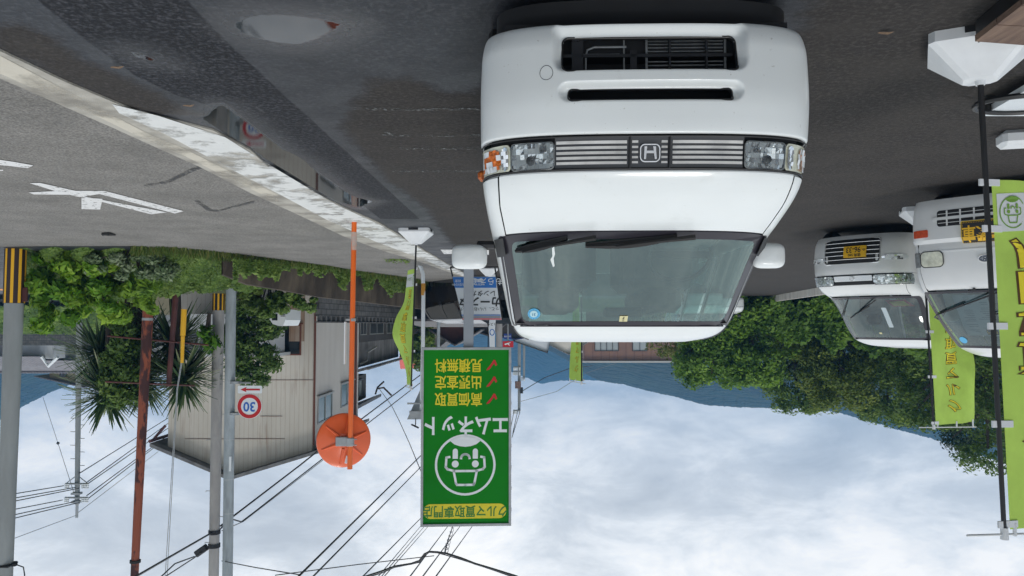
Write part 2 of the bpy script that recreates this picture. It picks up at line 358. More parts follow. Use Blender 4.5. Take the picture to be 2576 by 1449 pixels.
def pxstrip(name, a, b, z, m, k=1):
    mb = MB(); mb.grid([[G(*p, z).lerp(G(*q_, z), i / 3) for i in range(4)] for p, q_ in zip(a, b)]); return mb.build(name, m, kind='structure')
pxstrip('gutter_white_line', WL, WR, 0.018, m_white_paint)
pxstrip('gutter_cream_wear', [(0, 140), (256, 275), (360, 330), (460, 372), (566, 425), (700, 490)], [(0, 185), (256, 298), (360, 349), (460, 390), (566, 444), (700, 509)], 0.0155, m_cream)
# lot lines
pxstrip('bay_line', [(1108, 628), (1160, 628), (1230, 629)], [(1117, 639), (1160, 639), (1230, 641)], 0.006, m_line_paint)
for i, (x0, x1, y0, y1) in enumerate([(890, 1210, 271, 277), (985, 1210, 338, 343), (1000, 1210, 371, 376), (985, 1210, 428, 432)]):
    pxstrip('old_bay_line', [(x0, y0), ((x0 + x1) / 2, y0 + 1), (x1, y0)], [(x0, y1), ((x0 + x1) / 2, y1 + 1), (x1, y1)], 0.005, m_faint)
gpoly('paint_splash', [(950, 333), (975, 331), (990, 337), (985, 342), (962, 340)], 0.0062, m_faint)
# stop lettering on the road, seen from the side
rp = m_line_paint
for pts in ([(75, 461), (100, 460), (190, 480), (262, 480), (462, 531), (440, 537), (250, 488), (200, 496), (140, 481)],
            [(72, 484), (150, 480), (205, 493), (420, 534), (380, 539), (225, 500), (190, 490), (85, 489)],
            [(205, 497), (258, 500), (252, 527), (205, 526)],
            [(-60, 395), (0, 402), (40, 408), (84, 416), (70, 423), (20, 417), (-60, 410)], [(-60, 424), (8, 427), (8, 430), (-60, 428)]):
    gpoly('road_lettering', pts, 0.0125 + 0.002 * random.random(), rp)
m_tyre = paint_mat('rubber_marks', (0.05, 0.05, 0.05), 1, 30, 0.50)
pxstrip('tyre_mark', [(360, 466), (420, 455), (480, 425), (520, 412)], [(365, 469), (425, 461), (487, 432), (528, 417)], 0.0105, m_tyre)
pxstrip('tyre_mark', [(488, 505), (520, 530), (545, 534), (600, 520), (640, 510)], [(496, 502), (528, 525), (548, 529), (604, 514), (640, 505)], 0.011, m_tyre)
# ------------------------------------------------------------------ vehicle shells
class Shell:
    """horizontal U-shaped contours: y0(z) nose, w(z) half width, c(z) corner depth, p corner squareness"""
    def __init__(s, y0, w, c, p, L=3.3): s.y0, s.w, s.c, s.p, s.L = y0, w, c, p, L; s.cache = {}
    def contour(s, z):
        k = round(z, 4)
        if k in s.cache: return s.cache[k]
        y0, w, c, p = s.y0(z), s.w(z), s.c(z), s.p
        a = np.linspace(0, 1, 90) * math.pi / 2; x = w * np.sin(a) ** (2 / p); y = y0 + c * (1 - np.cos(a) ** (2 / p))
        x = np.append(x, w); y = np.append(y, s.L); d = np.concatenate([[0], np.cumsum(np.hypot(np.diff(x), np.diff(y)))])
        s.cache[k] = (x, y, d); return s.cache[k]
    def raw(s, q, z):
        x, y, d = s.contour(z); a = abs(q); return Vector((math.copysign(float(np.interp(a, d, x)), q), float(np.interp(a, d, y)), z))
    def at(s, q, z, off=0.0):
        p = s.raw(q, z)
        if off == 0: return p
        e = 0.012; du = s.raw(q + e, z) - s.raw(q - e, z); dv = s.raw(q, z + e) - s.raw(q, z - e)
        n = du.cross(dv)
        if n.length < 1e-9: return p
        n.normalize()
        return p + n * off
    def smax(s, z): return float(s.contour(z)[2][-1])
    def corner(s, z): return float(s.contour(z)[2][-2])
    def s_of_x(s, x, z):
        X, Y, D = s.contour(z); return math.copysign(float(np.interp(abs(x), X, D)), x)
def spatch(mb, sh, z0, z1, s0, s1, off=0.0, r=0.0, n=14, m=8, skirt=0.0, fn=None):
    """patch on the shell between s0(z)..s1(z), rounded corners r, turned-in edge skirt"""
    f0 = s0 if callable(s0) else (lambda z: s0); f1 = s1 if callable(s1) else (lambda z: s1)
    if r > 0:
        t = [0, .03, .08, .16, .28, .42, .6, 1]
        zs = [z0 + r * x for x in t] + [z0 + r + (z1 - z0 - 2 * r) * k / m for k in range(1, m)] + [z1 - r * x for x in t[::-1]]
    else: zs = [z0 + (z1 - z0) * k / m for k in range(m + 1)]
    rows = []
    for z in zs:
        ins = 0
        if r > 0:
            e = max(0, (z0 + r - z), (z - (z1 - r))); ins = r - math.sqrt(max(0, r * r - e * e))
        a, b = f0(z) + ins, f1(z) - ins
        row = [sh.at(a + (b - a) * k / n, z, off + (fn(a + (b - a) * k / n, z) if fn else 0)) for k in range(n + 1)]
        if skirt: row = [sh.at(a, z, off - skirt)] + row + [sh.at(b, z, off - skirt)]
        rows.append(row)
    if skirt:
        lo = [sh.at(f0(zs[0]) + (r if r else 0) + (f1(zs[0]) - f0(zs[0]) - 2 * r) * min(max(k - 1, 0), n) / n, zs[0], off - skirt) for k in range(n + 3)]
        hi = [sh.at(f0(zs[-1]) + (r if r else 0) + (f1(zs[-1]) - f0(zs[-1]) - 2 * r) * min(max(k - 1, 0), n) / n, zs[-1], off - skirt) for k in range(n + 3)]
        rows = [lo] + rows + [hi]
    mb.grid(rows); return mb
def qloop(c, r, n=6, seg=10):                  # rounded loop through 4 corners (s,z) given anticlockwise
    P = []
    for i in range(4):
        p0, p1, p2 = Vector(c[i - 1]), Vector(c[i]), Vector(c[(i + 1) % 4])
        a = p1 + (p0 - p1).normalized() * r; b = p1 + (p2 - p1).normalized() * r
        for k in range(n + 1):
            t = k / n; P.append(tuple(a * (1 - t) ** 2 + p1 * 2 * t * (1 - t) + b * t * t))
        nx_ = p2 + (p1 - p2).normalized() * r
        for k in range(1, seg): P.append(tuple(b.lerp(nx_, k / seg)))
    return P
def sring(mb, sh, A, B, offa, offb):
    ra = [sh.at(a, z, offa) for a, z in A]; rb = [sh.at(a, z, offb) for a, z in B]; mb.grid([ra, rb], close=True); return mb
def sloop_fill(mb, sh, A, off, k=10):          # fill a rounded loop with rings shrinking to its centre
    cs = sum(a for a, z in A) / len(A); cz = sum(z for a, z in A) / len(A)
    mb.grid([[sh.at(cs + (a - cs) * (1 - j / k), cz + (z - cz) * (1 - j / k), off) for a, z in A] for j in range(k + 1)], close=True); return mb
def stube(mb, sh, pts, r, off, n=6): mb.tube([sh.at(a, z, off) for a, z in pts], r, n); return mb
def mosaic(mb, sh, z0, z1, s0, s1, off, nx_, nz_, tilt, seed, r=.018, bowl=0.0):
    """faceted reflector: every cell a small plane with its own tilt"""
    rr_ = random.Random(seed); s0, s1 = sorted((s0, s1)); cs_, cz_ = (s0 + s1) / 2, (z0 + z1) / 2
    for i in range(nz_):
        for k in range(nx_):
            a, b = s0 + (s1 - s0) * k / nx_, s0 + (s1 - s0) * (k + 1) / nx_; c, d = z0 + (z1 - z0) * i / nz_, z0 + (z1 - z0) * (i + 1) / nz_
            if r and (i in (0, nz_ - 1)) and (k in (0, nx_ - 1)): a, b, c, d = a + (b - a) * .3 * (k == 0), b - (b - a) * .3 * (k > 0), c + (d - c) * .3 * (i == 0), d - (d - c) * .3 * (i > 0)
            tx_, tz_ = rr_.uniform(-1, 1) * tilt, rr_.uniform(-1, 1) * tilt
            o = lambda s, z: off - bowl * max(0, 1 - ((s - cs_) / (s1 - s0) * 2) ** 2) * max(0, 1 - ((z - cz_) / (z1 - z0) * 2) ** 2)
            mb.quad(sh.at(a, c, o(a, c) - tx_ - tz_), sh.at(b, c, o(b, c) + tx_ - tz_), sh.at(b, d, o(b, d) + tx_ + tz_), sh.at(a, d, o(a, d) - tx_ + tz_))
    return mb
def wheel(parent, x, y, r=0.27, w=0.15, rimmat=None):
    M = Matrix.Translation((x, y, r)) @ Matrix.Rotation(R(90), 4, 'Y')
    t = MB().lathe([(r * .62, -w / 2), (r * .93, -w / 2), (r * .99, -w * .38), (r, 0), (r * .99, w * .38), (r * .93, w / 2), (r * .62, w / 2)], 40, M)
    tw = t.build('wheel', m_rubber, parent, True)
    q = MB().lathe([(0.001, -w * .3), (r * .5, -w * .42), (r * .62, -w * .45), (r * .62, w * .45), (r * .5, w * .42), (0.001, w * .3)], 32, M); q.build('rim', rimmat or m_rim, tw, True)
m_paint = mat('white_paint', (0.735, 0.765, 0.755), 0.36, var=0.025, vscale=2.2, spec=0.5, coat=0.35, rvar=0.08)
def dirty(m, col, lo=.56, hi=.80, amt=.5):
    nt = m.node_tree; n = nt.nodes; l = nt.links; b = n['Principled BSDF']; t = n.new('ShaderNodeTexCoord')
    a = n.new('ShaderNodeTexNoise'); a.inputs['Scale'].default_value = 2.4; a.inputs['Detail'].default_value = 9; a.inputs['Roughness'].default_value = .7; l.new(t.outputs['Object'], a.inputs['Vector'])
    s_ = n.new('ShaderNodeTexNoise'); s_.inputs['Scale'].default_value = 70; s_.inputs['Detail'].default_value = 2; l.new(t.outputs['Object'], s_.inputs['Vector'])
    r = n.new('ShaderNodeMapRange'); r.inputs[1].default_value = lo; r.inputs[2].default_value = hi; r.inputs[4].default_value = amt; l.new(a.outputs[0], r.inputs[0])
    r2 = n.new('ShaderNodeMapRange'); r2.inputs[1].default_value = .73; r2.inputs[2].default_value = .76; r2.inputs[4].default_value = .7; l.new(s_.outputs[0], r2.inputs[0])
    mx2 = n.new('ShaderNodeMath'); mx2.operation = 'MAXIMUM'; l.new(r.outputs[0], mx2.inputs[0]); l.new(r2.outputs[0], mx2.inputs[1])
    x = n.new('ShaderNodeMix'); x.data_type = 'RGBA'; l.new(mx2.outputs[0], x.inputs[0]); l.new(b.inputs['Base Color'].links[0].from_socket, x.inputs[6]); x.inputs[7].default_value = (*col, 1); l.new(x.outputs[2], b.inputs['Base Color'])
dirty(m_paint, (.42, .41, .37))
m_silver = mat('pearl_silver_paint', (0.60, 0.61, 0.61), 0.32, var=0.03, vscale=3, coat=0.5)
m_rubber = mat('tyre_rubber', (0.018, 0.018, 0.018), 0.8)
m_rim = mat('steel_rim', (0.25, 0.25, 0.25), 0.45, 0.7)
m_black = mat('black_plastic', (0.014, 0.014, 0.015), 0.45, var=0.2)
m_frit = mat('windscreen_border', (0.030, 0.028, 0.036), 0.28, spec=.35)
m_dark = mat('dark_cavity', (0.010, 0.010, 0.011), 0.7)
m_alloy = mat('dull_aluminium', (0.26, 0.27, 0.27), 0.5, 0.6, var=0.2, vscale=30)
m_chrome = mat('chrome', (0.86, 0.87, 0.88), 0.16, 0.55)
m_reflect = mat('lamp_reflector', (0.80, 0.84, 0.85), 0.18, 0.25, bump=1.0, bscale=40, col2=(0.34,0.38,0.41), vscale=38, vlo=.46, vhi=.64)
m_facet = mat('mirror_facet', (0.90, 0.92, 0.93), 0.12, 0.85); m_facet2 = mat('pale_facet', (0.75, 0.78, 0.79), 0.3, 0.1)
m_cream_lens = mat('yellowed_lens', (0.60, 0.60, 0.48), 0.15, 0.2, var=0.25, vscale=14)
m_amber = mat('amber_lens', (0.75, 0.16, 0.015), 0.15, 0.1, var=0.5, vscale=40, bump=0.5, bscale=80)
m_bars = mat('grille_bars', (0.60, 0.585, 0.56), 0.35, 0.2, var=0.15, vscale=12)
m_glass = glass_mat('windscreen_glass', (0.42, 0.60, 0.56), (0.80, 1.0, 0.98), ior=2.5)
m_clear = glass_mat('clear_lens', (0.93, 0.95, 0.94), 1.0)
m_int = mat('cabin_plastic', (0.12, 0.13, 0.135), 0.7, var=0.15)
m_seat = mat('seat_fabric', (0.14, 0.155, 0.16), 0.9, var=0.2, vscale=12)
m_blue_st = mat('sticker_blue', (0.10, 0.42, 0.68), 0.5); m_rub2 = mat('wiper_black', (.006, .006, .006), .6); m_white_st = mat('sticker_white', (0.70, 0.74, 0.72), 0.5)
m_yel_st = mat('sticker_yellow', (0.62, 0.58, 0.32), 0.5); m_ink = mat('black_ink', (0.02, 0.02, 0.02), 0.6)

def honda():
    root = empty('kei_van', (-0.59, 3.20, 0), R(1.4), 'big white kei van facing the camera with striped grille band, no number plate', 'van', 'white kei vans on the lot')
    zc = [.20, .24, .28, .35, .50, .62, .70, .72, .83, .86, .92, 1.0, 1.05, 1.10, 1.28, 1.49, 1.53, 1.57, 1.60, 1.625]
    sh = Shell(pch(zc, [.10, .045, .02, .0, -.005, .01, .03, .045, .065, .08, .15, .32, .45, .515, .74, 1.00, 1.07, 1.22, 1.50, 1.9]),
               pch([.20, .24, .35, .5, .7, .86, .95, 1.05, 1.3, 1.49, 1.55, 1.60, 1.625], [.70, .715, .735, .74, .74, .735, .725, .71, .665, .625, .59, .47, .30]),
               pch([.20, .7, .86, 1.0, 1.1, 1.49, 1.6, 1.625], [.30, .30, .33, .42, .44, .34, .30, .25]), 3.0, 3.4)
    # --- bumper: dense sheet with the two recesses pressed in and the openings cut
    def rb(x, z, x0, x1, z0, z1, r):
        qx = abs(x - (x0 + x1) / 2) - (x1 - x0) / 2 + r; qz = abs(z - (z0 + z1) / 2) - (z1 - z0) / 2 + r
        return math.hypot(max(qx, 0), max(qz, 0)) + min(max(qx, qz), 0) - r
    O1 = (-.38, .38, .285, .436, .03); O2 = (-.354, .354, .504, .552, .02)
    def press(x, z):
        d = 0.0
        for (x0, x1, z0, z1, r), sd, lo, dep in ((O1, .045, .045, .05), (O2, .045, .028, .035)):
            # recess runs round the sides and below, the upper lip stays sharp
            dd = rb(x, z, x0 - sd, x1 + sd, z0 - lo, z1 + .004, r + .03)
            wdt = lo
            t = min(max(-dd / wdt, 0), 1); t = t * t * (3 - 2 * t); d = max(d, dep * t)
        return -d
    mb = MB(); nx_, nz_ = 300, 100; zz_ = [.236 + (.700 - .236) * k / nz_ for k in range(nz_ + 1)]; sm = 1.02
    rows = []; keep = []
    for z in zz_:
        ed = 0
        if z > .685: ed = -(z - .685) ** 2 * 60
        if z < .256: ed = -(.256 - z) ** 2 * 90
        rows.append([sh.at(-sm + 2 * sm * k / nx_, z, press(-sm + 2 * sm * k / nx_, z) + ed) for k in range(nx_ + 1)])
    V = [p for r_ in rows for p in r_]; F = []
    for i in range(nz_):
        zm = (zz_[i] + zz_[i + 1]) / 2
        for k in range(nx_):
            xm = -sm + 2 * sm * (k + .5) / nx_
            if min(rb(xm, zm, *O1), rb(xm, zm, *O2)) < -.002: continue
            F.append((i * (nx_ + 1) + k, i * (nx_ + 1) + k + 1, (i + 1) * (nx_ + 1) + k + 1, (i + 1) * (nx_ + 1) + k))
    mb.add(V, F); bum = mb.build('bumper', m_paint, root, True)
    rim = MB()
    for (x0, x1, z0, z1, r) in (O1, O2):
        P = rrect(x0, x1, z0, z1, r, 8); P = P + P[:1]
        rim.tube([sh.at(a, z, press(a, z) - .001) for a, z in P], .0042, 6)
        rim.grid([[sh.at(a, z, press(a, z)) for a, z in P], [sh.at(a, z, press(a, z)) + Vector((0, .03, 0)) for a, z in P]])
    rim.build('opening_trim', m_black, bum, True)
    cav = MB(); cav.box((0, .26, .42), (1.0, .02, .5)); cav.box((0, .17, .245), (.9, .18, .01)); cav.box((0, .17, .66), (.9, .16, .01)); cav.build('cavity', m_dark, root)
    rad = MB()                                             # condenser at photo right, hoses at photo left
    for k in range(5): rad.box((-.17, .14, .300 + k * .0125), (.335, .012, .0028)); rad.box((-.17, .14, .372 + k * .0125), (.335, .012, .0028))
    for x in (-.345, .0): rad.tube([(x, .13, .28), (x, .13, .44)], .006, 8)
    rad.build('condenser', m_alloy, root, True)
    hs = MB(); hs.tube([(.09, .12, .325), (.23, .12, .325), (.262, .12, .335), (.268, .12, .36), (.268, .12, .44)], .0045, 8); hs.tube([(.10, .12, .28), (.10, .12, .44)], .004, 8); hs.tube([(.12, .115, .352), (.28, .115, .352)], .003, 6)
    hs.build('hose', m_alloy, root, True)
    br = MB(); br.box((0, .11, .358), (.74, .01, .01)); br.box((.305, .11, .36), (.05, .01, .15)); br.box((.06, .11, .39), (.028, .01, .10)); br.box((.315, .10, .30), (.03, .02, .02)); br.box((-.10, .12, .36), (.008, .02, .15)); br.box((-.26, .12, .36), (.008, .02, .15)); br.box((.0, .10, .53), (.7, .01, .012)); br.build('bracket', mat('painted_bracket', (.014, .015, .018), .5), root)
    rb2 = MB(); rb2.box((.30, .105, .428), (.022, .012, .012)); rb2.box((.075, .105, .428), (.022, .012, .012)); rb2.box((.19, .022, .441), (.35, .02, .007)); rb2.build('rusty_clip', mat('rust', (.20, .09, .05), .8, col2=(.32, .22, .14), vscale=30), root)
    tr = MB(); tr.tube([sh.at(.445 + .028 * math.cos(a), .44 + .028 * math.sin(a), .0005) for a in np.linspace(0, 2 * math.pi, 40)], .0011, 5, False); tr.build('tow_hook_cover', m_ink, bum)
    # --- dark liner behind every seam
    ln = MB(); spatch(ln, sh, .66, 1.04, -.90, .90, -.045, n=40, m=16); ln.build('seam_liner', m_dark, root, True)
    # --- grille band
    lb = MB(); spatch(lb, sh, .700, .845, -.93, .93, -.060, n=40, m=3); lb.build('lamp_housing', m_dark, root, True)
    for sg in (-1, 1):
        lb = MB(); a_, b_ = sorted((sg * .408, sg * .618)); spatch(lb, sh, .708, .838, a_, b_, -.050, n=8, m=3); lb.build('lamp_frame', m_alloy, root, True)
    zb0, zb1 = .708, .838
    bb = MB(); spatch(bb, sh, zb0, zb1, -.409, .409, -.014, n=40, m=4); gb = bb.build('grille_backing', mat('grille_dark', (.030, .031, .034), .25, coat=.3), root, True)
    tb = MB(); stube(tb, sh, [(-.94 + 1.88 * k / 50, zb1 + .001) for k in range(51)], .0052, -.006); stube(tb, sh, [(-.94 + 1.88 * k / 50, zb0 - .002) for k in range(51)], .0035, -.004)
    for x in (-.085, .085): stube(tb, sh, [(x, zb0), (x, zb1)], .004, -.003)
    tb.build('grille_trim', m_black, root, True)
    for sg in (-1, 1):
        g = MB()
        for k in range(5):
            z = .722 + k * .0215; a, b = sorted((sg * .098, sg * .402)); spatch(g, sh, z, z + .0115, a, b, -.006, n=12, m=1, skirt=.006)
        g.build('grille', m_bars, root, True)
        cg = MB()
        for k in range(5):
            z = .722 + k * .0215; a, b = sorted((sg * .050, sg * .076)); spatch(cg, sh, z, z + .009, a, b, -.006, n=2, m=1, skirt=.006)
        cg.build('grille', m_bars, root)
        a, b = sorted((sg * .412, sg * .606))
        h = MB(); mosaic(h, sh, .722, .834, a, b, -.010, 11, 5, .0022, 5 + sg, bowl=.028)
        h.m = [1 if random.random() < .38 else 0 for _ in h.m]; hl = h.build('headlight', [m_facet, m_facet2], root)
        rr = MB(); P = rrect(a, b, .722, .834, .018, 6); P = P + P[:1]; rr.tube([sh.at(q, z, -.004) for q, z in P], .0032, 6); rr.build('bezel', m_alloy, hl, True)
        bl = MB(); c = sh.at(sg * .52, .798, -.016); bl.lathe([(.001, .02), (.018, .018), (.020, 0)], 20, Matrix.Translation(c) @ Matrix.Rotation(R(90), 4, 'X')); c = sh.at(sg * .465, .760, -.014); bl.build('bulb', mat('bulb_cap', (.10, .11, .115), .2, .6), hl, True); bl = MB(); bl.lathe([(.001, .016), (.009, .014), (.010, 0)], 16, Matrix.Translation(c) @ Matrix.Rotation(R(90), 4, 'X')); bl.build('bulb', mat('bulb_cap', (.10, .11, .115), .2, .6), hl, True)
        lens = MB(); spatch(lens, sh, .720, .836, a - .002, b + .002, .001, r=.018, n=12, m=4); lens.build('lens', m_clear, hl, True)
        # corner lamp sweeping up round the side
        def so(z): return .93 + .02 * (z - .72) / .11
        tl = MB(); f0 = (lambda z: sg * .612) if sg > 0 else (lambda z: -so(z)); f1 = (lambda z: so(z)) if sg > 0 else (lambda z: -.612)
        spatch(tl, sh, .722, .836, f0, f1, -.006, r=.02, n=16, m=6, skirt=.008); ts = tl.build('turn_signal', m_cream_lens, root, True)
        am = MB(); a2, b2 = sorted((sg * (.66 if sg > 0 else .69), sg * (.80 if sg > 0 else .77))); mosaic(am, sh, .735, .828, a2, b2, .0, 6, 4, .002, 9 + sg); am.m = [0 if random.random() < .46 else 1 for _ in am.m]; am.build('amber_reflector', [ m_amber if sg > 0 else mat('pale_amber_lens', (.50, .30, .20), .15, .3, var=.4, vscale=50, bump=.5, bscale=80), m_facet2], ts)
        rf = MB(); mosaic(rf, sh, .73, .83, sg * .620, sg * .655, .0, 3, 6, .002, 3); rf.build('reflector', m_facet, ts)
        up = MB(); a3, b3 = sorted((sg * .86, sg * 1.0)); up.add([sh.at(sg * .80, .838, .001), sh.at(sg * .97, .838, .001), sh.at(sg * .96, .885, .001), sh.at(sg * .90, .852, .001)], [(0, 1, 2, 3)]); up.build('lens_tip', m_cream_lens, ts)
    # emblem
    cb_ = MB(); spatch(cb_, sh, .735, .813, -.044, .044, .0, r=.02, n=8, m=4, skirt=.01); em = cb_.build('emblem', mat('gloss_black', (.006, .006, .008), .08, coat=1), root, True)
    er = MB(); P = rrect(-.041, .041, .738, .810, .019, 6); P = P + P[:1]; er.tube([sh.at(q, z, .004) for q, z in P], .0026, 6)
    for sg in (-1, 1):
        er.prism([(sg * .013, -.027), (sg * .024, -.027), (sg * .027, .027), (sg * .019, .027)][::sg], .005, Matrix.Translation(sh.at(0, .774, .004)) @ Matrix.Rotation(R(90), 4, 'X'))
    er.prism([(-.015, -.006), (.015, -.006), (.017, .004), (-.017, .004)], .005, Matrix.Translation(sh.at(0, .772, .0045)) @ Matrix.Rotation(R(90), 4, 'X'))
    er.build('badge_letter', mat('badge_silver', (.88, .89, .91), .22, .15), em, True)
    # --- bonnet
    def xs_(z): return sh.s_of_x(.652 - .02 * max(0, (z - .95)) / .1, z)
    bn = MB(); zs = [.845, .846, .85] + [.855 + (1.040 - .855) * k / 22 for k in range(23)] + [1.045, 1.048]
    rows = []
    for i, z in enumerate(zs):
        e = -.012 if i == 0 else (-.003 if i == 1 else 0); e = -.02 if i == len(zs) - 1 else e
        x = xs_(z); rows.append([sh.at(-x, z, -.015)] + [sh.at(-x + 2 * x * k / 40, z, e) for k in range(41)] + [sh.at(x, z, -.015)])
    bn.grid(rows); bn.build('bonnet', m_paint, root, True)
    # --- body: corners, pillars, roof, sides
    def wx(z): return sh.s_of_x(.672 + (.605 - .672) * (z - 1.05) / (.44), z)
    body = MB()
    for sg in (-1, 1):
        zs = [.846, .852] + [.86 + (1.05 - .86) * k / 10 for k in range(11)]
        body.grid([[sh.at(sg * ((xs_(z) + .009) + (sh.corner(z) + .25 - xs_(z)) * k / 16), z, -.01 if i == 0 else 0) for k in range(17)] for i, z in enumerate(zs)])
        zs = [1.05 + (1.495 - 1.05) * k / 12 for k in range(13)]
        body.grid([[sh.at(sg * (wx(z) - .01 + (sh.corner(z) + .06 - wx(z) + .01) * k / 10), z) for k in range(11)] for z in zs])
        # side below the windows and rear quarter
        zs = [.26, .4, .6, .8, .95, 1.05]
        body.grid([[sh.at(sg * (sh.corner(z) + .06 + (sh.smax(z) - sh.corner(z) - .06) * k / 14), z, -.004) for k in range(15)] for z in zs])
        for f0, f1 in ((0.30, .36), (.62, .68), (.94, 1.0)):
            zs = [1.05 + (1.495 - 1.05) * k / 4 for k in range(5)]
            body.grid([[sh.at(sg * (sh.corner(z) + .06 + (sh.smax(z) - sh.corner(z) - .06) * f), z) for f in (f0, f1)] for z in zs])
    zs = [1.495, 1.505, 1.515, 1.53, 1.545, 1.56, 1.572, 1.583, 1.591, 1.598]
    body.grid([[sh.at(-sh.smax(z) + 2 * sh.smax(z) * k / 80, z) for k in range(81)] for z in zs])
    body.quad(*[sh.at(-sh.smax(1.598) + 2 * sh.smax(1.598) * k / 40, 1.598) for k in range(41)])
    body.quad((-.72, 3.4, .26), (.72, 3.4, .26), (.70, 3.4, 1.05), (-.70, 3.4, 1.05)); body.quad((-.6, 3.4, 1.49), (.6, 3.4, 1.49), (.4, 3.4, 1.62), (-.4, 3.4, 1.62))
    body.build('body', m_paint, root, True, sharp=50)
    dg_ = MB()
    for sg in (-1, 1): dg_.tube([sh.at(sg * (sh.corner(z) * .86), z, .002) for z in (1.50, 1.52, 1.54, 1.56, 1.58)], .004, 6)
    dg_.tube([sh.at(-.60 + 1.2 * k / 30, 1.4985, .002) for k in range(31)], .0045, 6)
    dg_.build('roof_drip_seam', m_frit, root, True)
    sw = MB()
    for sg in (-1, 1):
        for f0, f1 in ((0.0, .30), (.36, .62), (.68, .94)):
            sw.grid([[sh.at(sg * (sh.corner(z) + .06 + (sh.smax(z) - sh.corner(z) - .06) * (f0 + (f1 - f0) * k / 3)), z, -.012) for k in range(4)] for z in (1.05, 1.27, 1.495)])
    sw.build('side_window', m_glass, root, True)
    rw = MB().quad((-.66, 3.39, 1.05), (.66, 3.39, 1.05), (.6, 3.39, 1.49), (-.6, 3.39, 1.49)); rw.build('rear_window', m_glass, root)
    # --- windscreen
    def cr4(xb, xt, zb, zt): return [(-sh.s_of_x(xb, zb), zb), (sh.s_of_x(xb, zb), zb), (sh.s_of_x(xt, zt), zt), (-sh.s_of_x(xt, zt), zt)]
    A = qloop(cr4(.680, .612, 1.048, 1.497), .035); B = qloop(cr4(.612, .558, 1.080, 1.474), .045)
    fr = MB(); sring(fr, sh, A, B, .003, .001); A2 = qloop(cr4(.684, .614, 1.046, 1.4985), .035); sring(fr, sh, A2, A, -.012, .003)
    ws = MB(); sloop_fill(ws, sh, B, 0.0, 12); wso = ws.build('windscreen', m_glass, root, True); fr.build('black_border', m_frit, wso, True)
    for sg in (-1, 1):
        cw = MB(); cw.grid([[sh.at(sg * (sh.s_of_x(x, z)), z, .012) for x in (.645 - (z - 1.05) * .15, .690 - (z - 1.05) * .15)] for z in (1.052, 1.08, 1.11, 1.135)])
        cw.build('cowl_corner', m_black, root)
    # wipers
    for (t, e_, ar) in (((.60, 1.112), (.335, 1.066), ((.555, 1.108), (.20, 1.050))), ((.245, 1.100), (-.19, 1.064), ((.1, 1.092), (-.27, 1.048)))):
        w_ = MB(); w_.tube([sh.at(t[0] + (e_[0] - t[0]) * k / 8, t[1] + (e_[1] - t[1]) * k / 8 + .010 * math.sin(math.pi * k / 8), .016) for k in range(9)], [.009, .013, .017, .020, .021, .020, .017, .013, .009], 6)
        w_.tube([sh.at(t[0] + (e_[0] - t[0]) * k / 8, t[1] + (e_[1] - t[1]) * k / 8 - .004, .007) for k in range(9)], .006, 4)
        wp = w_.build('wiper', m_rub2, root, True)
        a_ = MB(); a_.tube([sh.at(ar[0][0] + (ar[1][0] - ar[0][0]) * k / 5, ar[0][1] + (ar[1][1] - ar[0][1]) * k / 5, .034) for k in range(6)], [.005, .007, .009, .010, .012, .014], 6); a_.build('wiper_arm', m_rub2, wp, True)
    # stickers inside the glass
    def disc(mb, s0, z0, r, off, n=28): mb.add([sh.at(s0 + r * math.cos(a) * 1.05, z0 + r * .8 * math.sin(a), off) for a in np.linspace(0, 2 * math.pi, n, False)], [tuple(range(n))])
    q = MB(); disc(q, .503, 1.432, .036, .003); so_ = q.build('round_sticker', m_blue_st, wso)
    q = MB(); disc(q, .503, 1.432, .022, .0045); q.build('sticker_centre', mat('sticker_pale', (.45, .66, .70), .5), so_)
    q = MB(); q.text('31', .025, lambda x, y: sh.at(.503 - x, 1.433 + y * .8, .006) if False else sh.at(.503 + x, 1.433 + y * .8, .006), .02)
    for k in range(12):
        a = 2 * math.pi * k / 12; q.text(str((k % 12) + 1), .011, lambda x, y, a=a: sh.at(.503 + x + .0295 * math.cos(a), 1.432 + y * .8 + .0236 * math.sin(a), .006), .01)
    q.build('sticker_digits', mat('sticker_ink', (.02, .16, .30), .5), so_)
    q = MB(); spatch(q, sh, 1.444, 1.474, -.012, .032, .003, n=3, m=2); sy = q.build('date_sticker', m_yel_st, wso)
    q = MB(); q.text('7', .022, lambda x, y: sh.at(.010 + x, 1.453 + y * .8, .005), .03); q.text('32', .011, lambda x, y: sh.at(.010 + x, 1.468 + y * .8, .005), .01); q.build('sticker_digits', m_ink, sy)
    q = MB(); q.add([sh.at(a, z, .003) for a, z in ((.398, 1.105), (.408, 1.115), (.405, 1.15), (.415, 1.165), (.400, 1.20), (.392, 1.195), (.398, 1.16), (.392, 1.14))], [tuple(range(8))]); q.build('tape_scrap', m_white_st, wso)
    # --- mirrors
    for sg, c in ((1, (.835, .82, 1.135)), (-1, (-.725, .80, 1.135))):
        mm = MB(); n_ = 16; rows = []
        for i in range(n_ + 1):
            a = -math.pi / 2 + math.pi * i / n_; cc = math.cos(a); row = []
            for k in range(28):
                b_ = 2 * math.pi * k / 28; f = lambda t: math.copysign(abs(t) ** .5, t)
                row.append((c[0] + (.094 if sg > 0 else .084) * f(math.cos(b_)) * f(cc), c[1] + .05 * math.sin(a), c[2] + .066 * f(math.sin(b_)) * f(cc)))
            rows.append(row)
        mm.grid(rows, True); mo = mm.build('mirror', m_paint, root, True, sharp=80)
        ar = MB(); ar.tube([(sg * .70, .80, 1.075), (c[0] - sg * .05, c[1], 1.072), (c[0] - sg * .045, c[1], 1.10)], .022, 8); ar.build('mirror_arm', m_black, mo, True)
